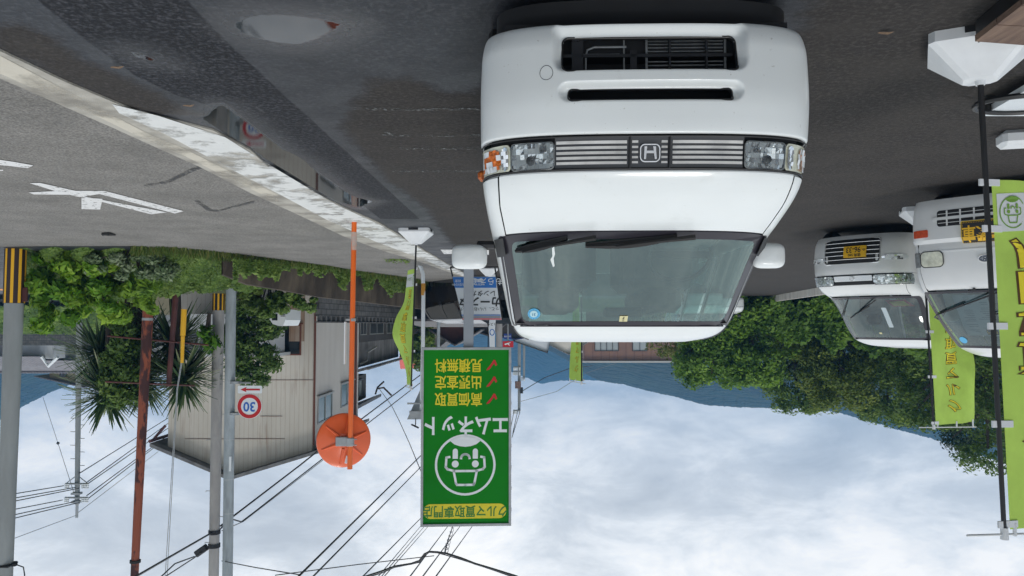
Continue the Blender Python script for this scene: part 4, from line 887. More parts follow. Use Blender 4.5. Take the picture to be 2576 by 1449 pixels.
def nobori(p0, p1, dirfn, wave, label, base_rz, base_label, zb=.72, zt=None, W_=.60, arm=None, tiles=True, glyph=.15, gw=1.25):
    """p0 pole foot, p1 pole top; dirfn(t) -> unit (x,y) direction and shrink of the cloth at height fraction t; wave(t,v)->(x,y) push"""
    p0, p1 = Vector(p0), Vector(p1); base((p0.x, p0.y, 0), base_rz, label=base_label)
    root = empty('banner_flag', (p0.x, p0.y, .22), 0, label, 'banner flag', 'lime green banner flags'); O = Vector((p0.x, p0.y, .22))
    zt = zt or p1.z - .04
    def pole(z): return p0.lerp(p1, (z - p0.z) / (p1.z - p0.z))
    def cl(v, t, off=0.0):
        z = zb + (zt - zb) * t; P = pole(z); d = dirfn(t); w_ = wave(t, v); n_ = Vector((d[1], -d[0], 0)).normalized()
        if n_.y > 0: n_ = -n_
        return Vector((P.x + d[0] * (.035 + v * W_) + w_[0], P.y + d[1] * (.035 + v * W_) + w_[1], z + (w_[2] if len(w_) > 2 else 0))) - O + n_ * off
    MB().tube([Vector((p0.x, p0.y, .2)) - O, pole((p0.z + p1.z) / 2) - O, p1 - O], [.015, .0135, .012], 10).build('pole', m_pole_b, root, True)
    c = MB(); nu, nv = 48, 14; c.grid([[cl(j / nv, i / nu) for j in range(nv + 1)] for i in range(nu + 1)]); cloth = c.build('cloth', m_flag, root, True, sharp=180)
    sgn = 1                                       # print shows through, so flags seen from behind read mirrored
    def tx(cx_, cy_, off): return lambda x, y: cl(min(max((cx_ + sgn * x) / W_, 0), 1) , min(max((cy_ - zb + y) / (zt - zb), 0), 1), off)
    H_ = zt - zb; n_ = len(CH)
    for off, d_, m_ in ((.003, .036, m_flag_brown), (.005, .006, m_flag_gold)):
        q = MB(); q2 = MB()
        for k, ch in enumerate(CH):
            (q if k < 9 else q2).text(ch, glyph, tx(W_ / 2, zt - .14 - (k + .5) * (H_ - .14 - .30) / n_, off), d_, sx=gw)
        q.build('cloth_lettering', m_, cloth)
    q = MB(); q.grid([[cl(.04 + .93 * j / 8, .04 + .11 * i / 4, .003) for j in range(9)] for i in range(5)]); wb = q.build('white_panel', m_flag_white, cloth, True)
    q = MB(); face(q, tx(W_ * (.5 - sgn * .30), zb + .095 * H_, .006), .085); q.text('エムネット', .065, tx(W_ * (.5 + sgn * .16), zb + .08 * H_, .006), .02, sx=.9); q.build('panel_mark', m_flag_green, wb)
    for t in (.0, .14, .42, .70, .985):
        q = MB(); a, b = cl(-.10, max(t, .006)), cl(.06, max(t, .006)); q.box((a + b) / 2, ((b - a).length + .02, .012, .035), rz=math.atan2((b - a).y, (b - a).x)); q.build('strap', m_tape, cloth)
    q = MB(); d = Vector((dirfn(1)[0], dirfn(1)[1], 0)); T = p1 - O; q.tube([T - d * .22 + Vector((0, 0, -.02)), T + d * (W_ + .05) + Vector((0, 0, .0))], .006, 6); q.lathe([(.018, -.05), (.020, .01), (.001, .012)], 12, Matrix.Translation(T)); q.build('top_arm', m_wplast, root, True)
    for v in (.05, .5, .95):
        q = MB(); a = cl(v, .985); q.tube([a, Vector((a.x, a.y, (p1 - O).z - .005))], .010, 5); q.build('strap', m_tape, cloth)
    return root
un = lambda x, y: (x / math.hypot(x, y), y / math.hypot(x, y))
s_ = math.sin
# nearest flag at the photo's edge: cloth hangs away from the big van
p0 = W(2466, 205, 3.95); p1 = W(2527, 1352, 4.02)
nobori((p0.x, p0.y, .22), p1, lambda t: un(-1, .18), lambda t, v: (.0, .05 * s_(v * 5 + t * 7) * v + .018 * s_(v * 17 + t * 22) * v, -.05 * v * (1 - t) + (.10 * v ** 2 if t < .01 else 0)), 'lime green banner flag nearest the camera, cut by the edge of the photo', R(28), 'white flag base under the nearest banner, beside the timber frame', zb=.74, glyph=.185, gw=2.25)
p0 = W(2318, 520, 9.75); p1 = W(2349, 1078, 9.75)
nobori((p0.x, p0.y, .22), p1, lambda t: un(-1, .25), lambda t, v: (.012 * s_(t * 9) * v, .07 * s_(v * 5 + t * 8) * v + .02 * s_(v * 15 - t * 17) * v, -.03 * v), 'lime green banner flag standing between the two smaller parked vans', R(20), 'white flag base half hidden by the bumper of the boxy van', glyph=.17, gw=1.25)
p0 = W(1047, 590, 11.9); p1 = W(1034, 980, 11.9)
wf = pch([0, .08, .25, .42, .55, .7, .85, 1], [.34, .33, .36, .50, .52, .42, .34, .28])
nobori((p0.x, p0.y, .22), p1, lambda t: (wf(t), math.sqrt(1 - wf(t) ** 2)), lambda t, v: (.09 * math.exp(-((t - .50) / .2) ** 2) * v + .02 * s_(t * 12) * v - .02, .04 * s_(v * 6) * v), 'lime green banner flag bellying in the wind beside the gutter strip and orange pole', R(4), 'white flag base by the gutter strip, near the orange mirror pole', glyph=.16, gw=1.0, zb=.60)
p0 = W(1463, 640, 13.6); p1 = W(1463, 966, 13.6)
nobori((p0.x, p0.y, .22), p1, lambda t: un(.22, .97), lambda t, v: (.03 * s_(t * 5 + v * 3), .0), 'lime green banner flag rising behind the roof of the big white van', 0, 'white flag base hidden behind the big white van', glyph=.14)

# ---- the big green shop sign on a square post
D = 16.0
sgn_ = empty('shop_sign', (W(1181, 650, D).x, D, 0), R(-3), 'tall green shop sign with round white face mark, red ticks and yellow letters', 'sign')
def SG(px, py): p = W(px, py, D); return (p.x - sgn_.location.x, p.z)
xa, xb = SG(1286, 0)[0], SG(1066, 0)[0]; za, zb_ = SG(0, 874)[1], SG(0, 1323)[1]
m_sgreen = mat('sign_green', (0.006, 0.20, 0.008), 0.7, spec=.15, var=.06, vscale=1); m_syel = mat('sign_yellow', (0.72, 0.60, 0.01), 0.4); m_swht = mat('sign_white', (0.74, 0.78, 0.80), 0.4); m_sred = mat('sign_red', (0.50, 0.008, 0.010), 0.5); m_sgr2 = mat('sign_green_ink', (0.03, 0.20, 0.02), 0.5)
m_galv = mat('galvanised_steel', (0.36, 0.38, 0.39), 0.5, 0.3, var=0.12, vscale=8); m_greypaint = mat('grey_post_paint', (0.27, 0.295, 0.33), 0.45, var=.06, vscale=2)
MB().box(((xa + xb) / 2, .12, (za + zb_) / 2), (xb - xa, .22, zb_ - za)).build('cabinet', m_greypaint, sgn_)
fr = MB(); fw = .05
for (cx_, cz_, w_, h_) in (((xa + xb) / 2, za + fw / 2, xb - xa, fw), ((xa + xb) / 2, zb_ - fw / 2, xb - xa, fw), (xa + fw / 2, (za + zb_) / 2, fw, zb_ - za - 2 * fw), (xb - fw / 2, (za + zb_) / 2, fw, zb_ - za - 2 * fw)): fr.box((cx_, -.012, cz_), (w_, .05, h_))
fr.build('frame', m_galv, sgn_)
pn = MB().box(((xa + xb) / 2, .0, (za + zb_) / 2), (xb - xa - 2 * fw, .02, zb_ - za - 2 * fw)).build('panel', m_sgreen, sgn_)
def sx_(px): return SG(px, 0)[0]
def sz_(py): return SG(0, py)[1]
SC = D / FPX * 1.0
def fnn(cx_, cz_, y): return lambda x, y_: (cx_ + x, y, cz_ + y_)
q = MB(); q.add([(x, -.013, z) for x, z in rrect(sx_(1274), sx_(1073), sz_(1267), sz_(1304), (sz_(1304) - sz_(1267)) * .48, 6)], [tuple(range(28))]); pill = q.build('yellow_band', m_syel, sgn_)
q = MB(); q.text('クルマ買取専門店', .255, fnn(sx_(1174), sz_(1284), -.017), .016, sx=.86); q.build('band_lettering', m_sgr2, pill)
q = MB(); face(q, fnn(sx_(1174), sz_(1169), -.014), 74 * SC * 1.02); q.build('face_mark', m_swht, sgn_)
q = MB(); q.text('エムネット', .43, fnn(sx_(1175), sz_(1067), -.014), .028, sx=.83); q.build('name_lettering', m_swht, sgn_)
for txt, y in (('高価買取', 1002), ('出張査定', 959), ('見積無料', 917)):
    q = MB(); q.text(txt, .295, fnn(sx_(1157), sz_(y), -.014), .016, sx=.84); q.build('list_lettering', m_syel, sgn_)
    q = MB(); cx_, cz_ = sx_(1239), sz_(y); k = SC
    q.add([(cx_ + a * k, -.014, cz_ + b * k) for a, b in ((-13, 1), (-9, 4), (-5, -3), (6, 12), (14, 15), (13, 11), (2, -2), (-4, -12), (-8, -11))], [tuple(range(9))]); q.build('tick', m_sred, sgn_)
MB().box((sx_(1181), .13, za / 2), (.21, .21, za), bev=.01).build('post', m_greypaint, sgn_)
q = MB()
for z in np.linspace(za + .3, zb_ - .3, 8): q.box((xa - .006, .10, z), (.012, .05, .06))
q.build('hinge', m_galv, sgn_)
q = MB(); q.box((sx_(1181), .13, .02), (.34, .34, .03)); q.build('base_plate', m_galv, sgn_)

# ---- convex road mirror seen from behind
D = 11.1; f0 = G(891, 560, .022)
rm_ = empty('road_mirror', (f0.x, f0.y, .0), 0, 'orange convex road mirror seen from behind on an orange pole', 'mirror')
m_or = mat('orange_enamel', (0.82, 0.14, 0.008), 0.32, var=.06, vscale=3, coat=.2); m_or2 = mat('orange_shell', (0.80, 0.13, 0.030), 0.32, var=.08, vscale=2, coat=.3)
tp = W(880, 1180, f0.y) - Vector((f0.x, f0.y, 0))
MB().tube([(0, 0, 0), tp * .5, tp], .0365, 20).build('pole', m_or, rm_, True)
cM = W(860, 1111, f0.y + .02) - Vector((f0.x, f0.y, 0)) + Vector((.0, .13, 0))
Mx = Matrix.Translation(cM) @ Matrix.Rotation(R(-22), 4, 'Z') @ Matrix.Rotation(R(90), 4, 'X')
rad_ = .385
sh_ = MB().lathe([(.001, .075), (.10, .075), (.12, .06), (.30, .035), (.36, .02), (rad_ - .006, .012), (rad_, 0), (rad_, -.03), (rad_ - .01, -.035)], 56, Mx); sh_.build('shell', m_or2, rm_, True)
rb_ = MB()
for k in range(6):
    a = 2 * math.pi * k / 6 + .35; P0 = Vector((.11 * math.cos(a), .11 * math.sin(a), .068)); P1 = Vector((.335 * math.cos(a), .335 * math.sin(a), .034)); rb_.tube([Mx @ P0, Mx @ P1], [.024, .010], 6)
rb_.build('rib', m_or2, rm_, True)
MB().lathe([(.001, -.075), (.18, -.068), (.30, -.05), (rad_ - .02, -.034)], 56, Mx).build('mirror_face', m_chrome, rm_, True)
bk = MB(); bk.box(cM + Vector((-.02, -.10, .0)), (.22, .08, .13), bev=.008); bk.box((tp.x * .9 + .0, -.0, cM.z), (.10, .09, .12), bev=.01)
bk.build('clamp_bracket', m_galv, rm_)
q = MB()
for dz_ in (-.04, .04): q.tube([(tp.x - .10, -.03, cM.z + dz_), (tp.x + .03, -.03, cM.z + dz_)], .008, 6)
q.build('bolt', m_galv, rm_, True)
MB().box((W(870, 870, f0.y).x - f0.x, .05, W(870, 870, f0.y).z), (.018, .06, .0), 0).f and None
nb_ = MB(); zc_ = W(870, 862, 11.1).z; nb_.box((.115, .03, zc_), (.02, .09, .60)); nb_.build('name_plate', mat('card_white', (.72, .74, .75), .6), rm_)
q = MB(); q.tube([(0, 0, W(880, 805, 11.1).z - .02), (0, 0, W(880, 805, 11.1).z + .02)], .042, 16); q.box((.06, .02, W(880, 805, 11.1).z), (.10, .03, .03)); q.build('band_clamp', m_galv, rm_)
q = MB(); q.tube([(0, 0, .16), (0, 0, .42)], .0385, 16, False); q.build('tape_wrap', mat('old_tape', (.60, .33, .24), .5, col2=(.45, .40, .36), vscale=20), rm_, True)
q = MB(); q.box(cM + Vector((-.06, -.085, .26)), (.035, .004, .11), M=Matrix.Rotation(R(12), 3, 'Y')); q.build('maker_label', m_swht, rm_)

# ---- concrete and steel poles
m_pole = mat('pole_concrete', (0.27, 0.29, 0.29), 0.8, var=.12, vscale=3, bump=.15, bscale=60, stretch=(1, 1, .2)); m_pole2 = mat('pole_galvanised', (0.33, 0.37, 0.39), 0.55, .2, var=.22, vscale=5, stretch=(1, 1, .25))
m_polew = mat('pole_pale_concrete', (0.36, 0.35, 0.34), 0.85, var=.10, vscale=6, bump=.2, bscale=50, stretch=(1, 1, .3))
m_yel = mat('warning_yellow', (0.78, 0.42, 0.01), 0.45); m_cream_y = mat('faded_yellow', (0.68, 0.60, 0.36), 0.5, var=.1, vscale=3)
def upole(name, foot, top, r0, r1, m, label, group=None, steps=0, cat='pole'):
    foot = Vector(foot); top = Vector(top); r_ = empty(name, foot, 0, label, cat, group); T = top - foot
    MB().tube([(0, 0, 0), T * .5, T], [r0, (r0 + r1) / 2, r1], 24).build('shaft', m, r_, True)
    for k in range(steps):
        t = .30 + .65 * k / steps; c_ = T * t; s = -1 if k % 2 else 1; q = MB(); q.tube([c_, c_ + Vector((s * (r0 + .09), 0, 0)), c_ + Vector((s * (r0 + .09), 0, .03))], .010, 5); q.build('climbing_step', m_galv, r_)
    return r_, T
def sleeve(root, T, z0, z1, r, n, dark=m_black, col=None, tilt=0.0):
    s = MB(); f = lambda z: T * (z / T.z)
    s.tube([f(z0), f(z1)], r, 32); so_ = s.build('warning_sleeve', dark, root, True)
    for k in range(n):
        a = 2 * math.pi * k / n + .2; q = MB(); q.grid([[f(z) + Vector(((r + .003) * math.cos(a + d), (r + .003) * math.sin(a + d), 0)) for d in np.linspace(-.14, .14, 5)] for z in (z0 + .01, z1 - .005)])
        q.build('yellow_stripe', col or m_yel, so_, True)
a0 = G(40, 626); a1 = W(11, 1475, a0.y)
r_, T = upole('utility_pole', a0, a1, .172, .135, m_pole, 'thick grey concrete pole at the photo edge with tall striped black and yellow sleeve')
sleeve(r_, T, .0, W(40, 763, a0.y).z, .185, 9, mat('sleeve_brown', (.03, .014, .012), .4), m_yel)
q = MB(); q.box((-.20, -.02, W(0, 741, a0.y).z), (.13, .05, .28), bev=.01); q.build('rusty_box', mat('dark_red_rust', (.06, .012, .010), .6), r_)
q = MB(); z = W(0, 1420, a0.y).z; q.box(T * (z / T.z) + Vector((-.17, 0, 0)), (.10, .08, .06), bev=.01); q.box(T * (z / T.z), (.32, .32, .05), bev=.02); q.tube([T * (z / T.z) + Vector((-.2, 0, 0)), T * (z / T.z) + Vector((-.35, 0, .05)), T * (z / T.z) + Vector((-.38, 0, .2)), T * (z / T.z) + Vector((-.30, 0, .42))], .012, 5); q.build('band_fitting', m_rubber, r_)
a0 = Vector((W(551, 700, 20).x, 20, -.9)); a1 = W(537, 1475, 20)
r_, T = upole('utility_pole', a0, a1, .15, .125, m_polew, 'pale concrete pole with black and yellow sleeve, in front of the galvanised pole', steps=9)
sleeve(r_, T, W(0, 738, 20).z + .9, W(0, 781, 20).z + .9, .155, 9)
POLE1 = a1
q = MB()
for py in (1338, 1372): z = W(0, py, 20).z + .9; MB().tube([T * ((z - .05) / T.z), T * ((z + .05) / T.z)], .15, 16).build('band_fitting', m_rubber, r_, True)
a0 = Vector((W(581, 700, 19.3).x, 19.3, -.9)); a1 = W(572, 1475, 19.3)
r_, T = upole('sign_pole', a0, a1, .125, .125, m_pole2, 'galvanised steel pole carrying the round speed sign, right behind the pale concrete pole')
q = MB()
for py in (1205, 1290, 1105, 960): z = W(0, py, 19.3).z + .9; q.tube([T * ((z - .004) / T.z), T * ((z + .004) / T.z)], .128, 24)
q.build('joint_ring', mat('joint_white', (.55, .56, .56), .6), r_, True)
zz_ = W(0, 1165, 19.3).z + .9; MB().box((-.10, -.10, zz_), (.05, .03, .36)).build('id_plate', m_swht, r_)
# 30 sign and arrow board
cs = W(628, 1022, 19.1); rs = 31 / FPX * 19.1
ss = empty('road_sign', cs, 0, 'round 30 speed limit sign with red arrow board, clamped to the galvanised pole', 'road sign')
Mf = Matrix.Rotation(R(90), 4, 'X')
MB().lathe([(.001, 0), (rs, 0), (rs, .012), (.001, .014)][::1], 48, Matrix.Translation((0, 0, 0)) @ Mf).build('disc', m_swht, ss)
q = MB(); q.add([(r_2 * math.cos(a), -.018, r_2 * math.sin(a)) for a in np.linspace(0, 2 * math.pi, 48, False) for r_2 in (rs * .68, rs * .965)], [(2 * k, 2 * k + 1, (2 * k + 3) % 96, (2 * k + 2) % 96) for k in range(48)]); q.build('red_ring', m_sred, ss)
q = MB(); q.text('30', rs * 1.05, fnn(0, 0, -.018), .022, sx=.95); q.build('numerals', mat('sign_blue', (.015, .12, .48), .4), ss)
ab = W(628, 980, 19.1) - cs; w2 = .30; h2 = .095
q = MB(); q.add([(x, 0, ab.z + z) for x, z in rrect(-w2, w2, -h2, h2, .03)], [tuple(range(24))]); q.add([(x, .012, ab.z + z) for x, z in rrect(-w2, w2, -h2, h2, .03)], [tuple(range(24))]); q.build('arrow_board', m_swht, ss)
q = MB(); q.add([(x, -.004, ab.z + z) for x, z in ((-.25, -.022), (.10, -.022), (.08, -.065), (.235, 0), (.08, .065), (.10, .022), (-.25, .022))], [tuple(range(7))]); q.build('arrow', m_sred, ss)
q = MB()
for py in (963, 1042): z = W(0, py, 19.1).z - cs.z; q = MB(); q.tube([(.0, .05, z), (.34 + .10, .10, z)], .022, 8); q.tube([(.4, .13, z - .03), (.4, .13, z + .03)], .13, 16); q.build('clamp_arm', m_galv, ss, True)
# rusty red pole, shorter posts, rails
m_rust = mat('peeling_red_rust', (0.26, 0.065, 0.028), 0.7, col2=(0.050, 0.013, 0.011), vscale=3.2, vlo=.49, vhi=.53, stretch=(1, 1, .35), bump=.3, bscale=30)
m_brownp = mat('dark_red_paint', (0.055, 0.016, 0.014), .5, col2=(.11, .03, .022), vscale=4)
b0 = W(378, 715, 18); b1 = W(337, 1475, 18)
r_, T = upole('rusty_pole', (b0.x, 18, -.2), b1, .125, .085, m_rust, 'tall rusty red pole with peeling paint rising out of the hedge')
q = MB(); z = W(0, 1412, 18).z + .2; q.tube([T * ((z - .03) / T.z) , T * ((z + .03) / T.z)], .12, 16); q.build('band_fitting', m_rubber, r_, True)
q = MB(); z = W(0, 803, 18).z + .2; q.tube([T * ((z - .03) / T.z), T * ((z + .03) / T.z)], .123, 16); q.build('grey_band', m_galv, r_, True)
b0 = W(444, 780, 18.6); upole('rusty_post', (b0.x, 18.6, .3), W(424, 972, 18.6), .07, .06, m_brownp, 'short dark red post carrying two rails behind the tall rusty pole')
for i, (pa, pb) in enumerate((((270, 845), (525, 868)), ((265, 960), (490, 970)))):
    q = MB(); q.tube([W(*pa, 18.4), W(*pb, 18.5)], .022, 6); q.build('iron_rail', m_brownp, label=('upper' if i else 'lower') + ' dark red iron rail crossing behind the rusty pole', cat='rail', group='iron rails')
# guy wire with yellow guard
gw_ = empty('guy_wire', W(463, 780, 17.6), 0, 'thin stay wire with a bright yellow guard rising beside the hedge', 'stay wire'); O = gw_.location
MB().tube([W(463, 778, 17.6) - O, W(460, 845, 17.6) - O], [.062, .058], 12).build('yellow_guard', m_yel, gw_, True)
MB().tube([W(460, 846, 17.6) - O, W(458, 913, 17.6) - O], [.045, .036], 12).build('upper_guard', m_yel, gw_, True)
for o_ in (0, 5): MB().tube([W(458 - o_ * .5, 912, 17.6) - O, W(447 - o_ * .4, 978, 17.6) - O, W(419 - o_, 1475, 17.8) - O], .009, 5).build('stay_wire', m_galv, gw_)
# bent white pole with the back of a triangular sign
bp_ = empty('road_sign', W(1050, 662, 19), 0, 'back of a triangular sign on a bent white pole with an orange band', 'road sign'); O = bp_.location
pts = [W(x, y, 19) - O for x, y in ((1040, 645), (1052, 660), (1060, 675), (1064, 690), (1065, 740), (1064, 860), (1062, 960), (1060, 1040))]
MB().tube(pts, .048, 14).build('pole', m_swht, bp_, True); MB().tube([W(1064.8, 713, 19) - O, W(1064.4, 743, 19) - O], .051, 14).build('orange_band', mat('band_orange', (.55, .26, .03), .5), bp_, True)
def tri(px): return W(px[0], px[1], 19.1) - O
q = MB(); P = [W(1057, 980, 19.15) - O, W(1024, 1055, 19.05) - O, W(1110, 1055, 19.3) - O]; q.add([p for p in P] + [p + Vector((0, .03, 0)) for p in P], [(0, 1, 2), (3, 4, 5), (0, 1, 4, 3), (1, 2, 5, 4), (2, 0, 3, 5)]); q.build('triangle_plate', mat('sign_back_grey', (.33, .36, .38), .5, .3), bp_)
q = MB(); c_ = W(1048, 1043, 18.95) - O; q.box(c_, (.34, .12, .18)); c_ = W(1045, 1015, 18.95) - O; q.box(c_, (.4, .05, .04)); q.build('battery_box', m_galv, bp_)
q = MB(); q.box(W(1044, 1072, 18.9) - O, (.20, .16, .015), M=Matrix.Rotation(R(25), 3, 'Y')); q.tube([W(1046, 1052, 18.9) - O, W(1045, 1070, 18.9) - O], .012, 6); q.build('solar_panel', m_black, bp_)
# rental board, a slanting stand sign
D = 18.0; rs_ = empty('stand_sign', W(1195, 640, D) * 1.0, 0, 'blue and white rental stand sign beside the big white van', 'sign'); O = rs_.location.copy()
def RP(px, py, d=0.0): return W(px, py, D - d) - O
m_rblue = mat('board_blue', (.025, .16, .50), .4); m_rwhite = mat('board_white', (.66, .70, .73), .4)
def board(name, a, m, d): q = MB(); q.add([RP(x, y, d) for x, y in a], [tuple(range(len(a)))]); return q.build(name, m, rs_)
back = [(1138, 696), (1247, 696), (1262, 805), (1165, 805)]
q = MB(); q.add([RP(x, y, -.03) for x, y in back] + [RP(x, y, 0) for x, y in back], [(0, 1, 2, 3), (4, 5, 6, 7), (0, 1, 5, 4), (1, 2, 6, 5), (2, 3, 7, 6), (3, 0, 4, 7)]); pn_ = q.build('board', m_rwhite, rs_)
board('blue_band', [(1138.5, 697), (1247, 697), (1249, 724), (1144, 724)], m_rblue, .006)
board('blue_line', [(1160.5, 791.5), (1259, 791.5), (1259.5, 794), (1161, 794)], m_rblue, .006); board('grey_line', [(1161.5, 796), (1260, 796), (1260, 799), (1162.3, 799)], mat('print_grey', (.16, .18, .22), .7), .006); board('red_line', [(1162.7, 801), (1261, 801), (1261.5, 804), (1163.8, 804)], mat('line_red', (.6, .03, .05), .5), .006)
K = D / FPX
for t, px, py, sz, m, of in (('もっと、いいお出かけ', 1213, 777, 11, m_ink, .0), ('カースタ', 1207, 757, 27, m_ink, .03), ('レンタカー', 1208, 737, 16, m_ink, .012), ('もらえる店', 1215, 707, 20, m_rwhite, .01), ('WEBサイト予約受付中!', 1178, 715, 8, m_rwhite, .0), ('検索', 1152, 706, 8, m_rwhite, .0)):
    q = MB(); c_ = RP(px, py, .01); q.text(t, sz * K, lambda x, y, c_=c_: Vector((c_.x + x, c_.y, c_.z + y)), of); q.build('board_lettering', m, pn_)
board('search_box', [(1192, 702), (1216, 702), (1216, 710), (1192, 710)], m_rwhite, .008)
q = MB(); c_ = RP(1204, 706, .014); q.text('カースタ', 7 * K, lambda x, y: Vector((c_.x + x, c_.y, c_.z + y)), .0); q.build('board_lettering', m_rblue, pn_)
fr = MB()
for a, b in (((1133, 672), (1262, 672)), ((1133, 672), (1166, 806)), ((1245, 672), (1264, 806))): fr.tube([RP(*a, -.05), RP(*b, -.05)], .018, 6)
fr.tube([RP(1175, 682, -.6), RP(1200, 800, -.08)], .018, 6); fr.build('frame', m_black, rs_)
# white banner and its base
p0 = W(1240, 640, 19.6); wb_ = empty('banner_flag', (W(1240, 700, 19.6).x, 19.6, .2), 0, 'narrow white banner beside the rental stand sign, below the green sign', 'banner flag'); O = wb_.location.copy()
q = MB(); q.grid([[W(x, y, 19.6 + .25 * (x - 1230) / 20) - O for x in np.linspace(xa_, xb_, 6)] for y, xa_, xb_ in ((690, 1230, 1247), (760, 1231, 1248), (805, 1231, 1247), (825, 1229, 1246), (850, 1231, 1245), (876, 1232, 1245))]); wc = q.build('cloth', m_swht, wb_, True)
q = MB(); c_ = W(1237.5, 815, 19.45) - O; q.text('カスタ', .09, lambda x, y: Vector((c_.x + x, c_.y, c_.z + y)), .015)
for i, ch in enumerate('レンタカー'): c2 = W(1238, 800 - i * 14, 19.45) - O; q.text(ch, .10, lambda x, y, c2=c2: Vector((c2.x + x, c2.y, c2.z + y)), .01)
q.build('cloth_lettering', m_ink, wc)
q = MB(); c_ = W(1238, 836, 19.45) - O; q.tube([Vector((c_.x + .055 * math.cos(a), c_.y, c_.z + .075 * math.sin(a))) for a in np.linspace(0, 2 * math.pi, 17)], .012, 5, False); q.build('blue_ring_print', m_rblue, wc)
MB().tube([W(1229, 662, 19.65) - O, W(1228, 880, 19.65) - O], .014, 6).build('pole', m_pole_b, wb_, True)
base((W(1229, 700, 19.65).x, 19.65, 0), 0, label='white flag base under the narrow white banner')
# red and blue boards, small poles in the middle distance
rd = empty('small_sign', W(1278, 700, 40), 0, 'small red square sign with a white arrow mark behind the green sign', 'sign'); O = rd.location.copy()
q = MB(); c_ = W(1278, 866, 40) - O; q.box(c_, (.56, .06, .32)); q.build('panel', mat('sign_red2', (.60, .02, .03), .4), rd)
q = MB(); q.add([c_ + Vector((x, -.04, z)) for x, z in ((.20, -.02), (-.16, -.12), (-.05, -.03), (-.10, .10), (.02, .0), (.14, .04))], [tuple(range(6))]); q.build('arrow_mark', m_swht, rd)
MB().tube([(0, .05, 0), c_ + Vector((0, .05, 0))], .03, 8).build('post', m_galv, rd, True)
bl = empty('small_sign', W(1278, 700, 44), 0, 'small navy blue sign with white letters above the roof edge of the big van', 'sign'); O = bl.location.copy()
q = MB(); c_ = W(1277, 846, 44) - O; q.box(c_, (.44, .06, .30)); pb = q.build('panel', mat('sign_navy', (.02, .05, .25), .4), bl); q = MB(); q.text('出光日曜', .10, lambda x, y: (c_.x + x, c_.y - .04, c_.z + y), .0); q.build('panel_lettering', m_swht, pb)
MB().tube([(0, .05, 0), c_ + Vector((0, .05, 0))], .03, 8).build('post', m_galv, bl, True)
upole('utility_pole', (W(1256, 800, 36).x, 36, 0), W(1255, 1000, 36), .15, .14, m_polew, 'brownish concrete pole directly behind the green sign, beside the white banner')
upole('thin_pole', (W(1103, 750, 30).x, 30, -.3), W(1103, 960, 30), .07, .06, m_pole2, 'slim grey pole standing between the bent white pole and the sign post')[0]
pt = empty('small_sign', W(1113, 750, 29), 0, 'small pale notice board beside the foot of the slim grey pole', 'sign'); O = pt.location.copy()
q = MB(); q.box(W(1118, 780, 29) - O, (.28, .03, .72)); pq = q.build('panel', m_rwhite, pt); q = MB(); c_ = W(1117, 780, 28.95) - O
for i, ch in enumerate('こころの森'): q.text(ch, .12, lambda x, y, i=i: (c_.x + x, c_.y, c_.z + .26 - i * .125 + y), .0)
q.build('panel_lettering', mat('sign_teal', (.02, .12, .16), .5), pq)
# ------------------------------------------------------------------ terrain and hills
m_grass_g = mat('verge_earth', (0.045, 0.065, 0.02), 0.95, col2=(0.09, 0.10, 0.04), vscale=.8, bump=.6, bscale=12)
farA = np.array(resample([(24, 0.2), (20, 13)] + far[1:] + [(-2, 90), (-6, 400)], 120))
def drop(x, y):
    """height of the open land: level lot, bank falling away beyond the road"""
    i = np.argmin(np.hypot(farA[:, 0] - x, farA[:, 1] - y)); d = math.hypot(farA[i, 0] - x, farA[i, 1] - y)
    j = min(i, len(farA) - 2); t = farA[j + 1] - farA[j]; sd = (x - farA[j, 0]) * t[1] - (y - farA[j, 1]) * t[0]
    if sd < 0: return -.06
    return -.06 - 2.7 * min(1, max(0, (d - .6) / 7.0)) 
xs = np.concatenate([[-1100, -500, -150, -60, -30], np.arange(-10, 40, 1.0), [45, 60, 100, 200, 500, 1100]])
ys = np.concatenate([[-300, -60, -10], np.arange(0, 70, 1.5), [75, 90, 120, 180, 300, 500, 1100]])
mb = MB(); mb.grid([[(x, y, drop(x, y)) for x in xs] for y in ys]); mb.build('ground', m_grass_g, None, True, kind='structure')
m_hill = mat('forest_hill', (0.010, 0.028, 0.024), 0.95, col2=(0.022, 0.050, 0.036), vscale=.035, bump=.0)  # both hill colours lean blue: part of the distance haze is painted in
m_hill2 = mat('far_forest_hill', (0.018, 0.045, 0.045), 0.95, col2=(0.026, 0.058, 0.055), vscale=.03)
for m_ in (m_hill, m_hill2):
    nt_ = m_.node_tree; g_ = nt_.nodes.new('ShaderNodeNewGeometry'); x_ = nt_.nodes.new('ShaderNodeTexVoronoi'); x_.inputs['Scale'].default_value = .16; nt_.links.new(g_.outputs['Position'], x_.inputs['Vector'])
    b2_ = nt_.nodes.new('ShaderNodeBump'); b2_.inputs['Distance'].default_value = 5; b2_.inputs['Strength'].default_value = 1; b2_.invert = True; nt_.links.new(x_.outputs['Distance'], b2_.inputs['Height']); nt_.links.new(b2_.outputs[0], nt_.nodes['Principled BSDF'].inputs['Normal'])
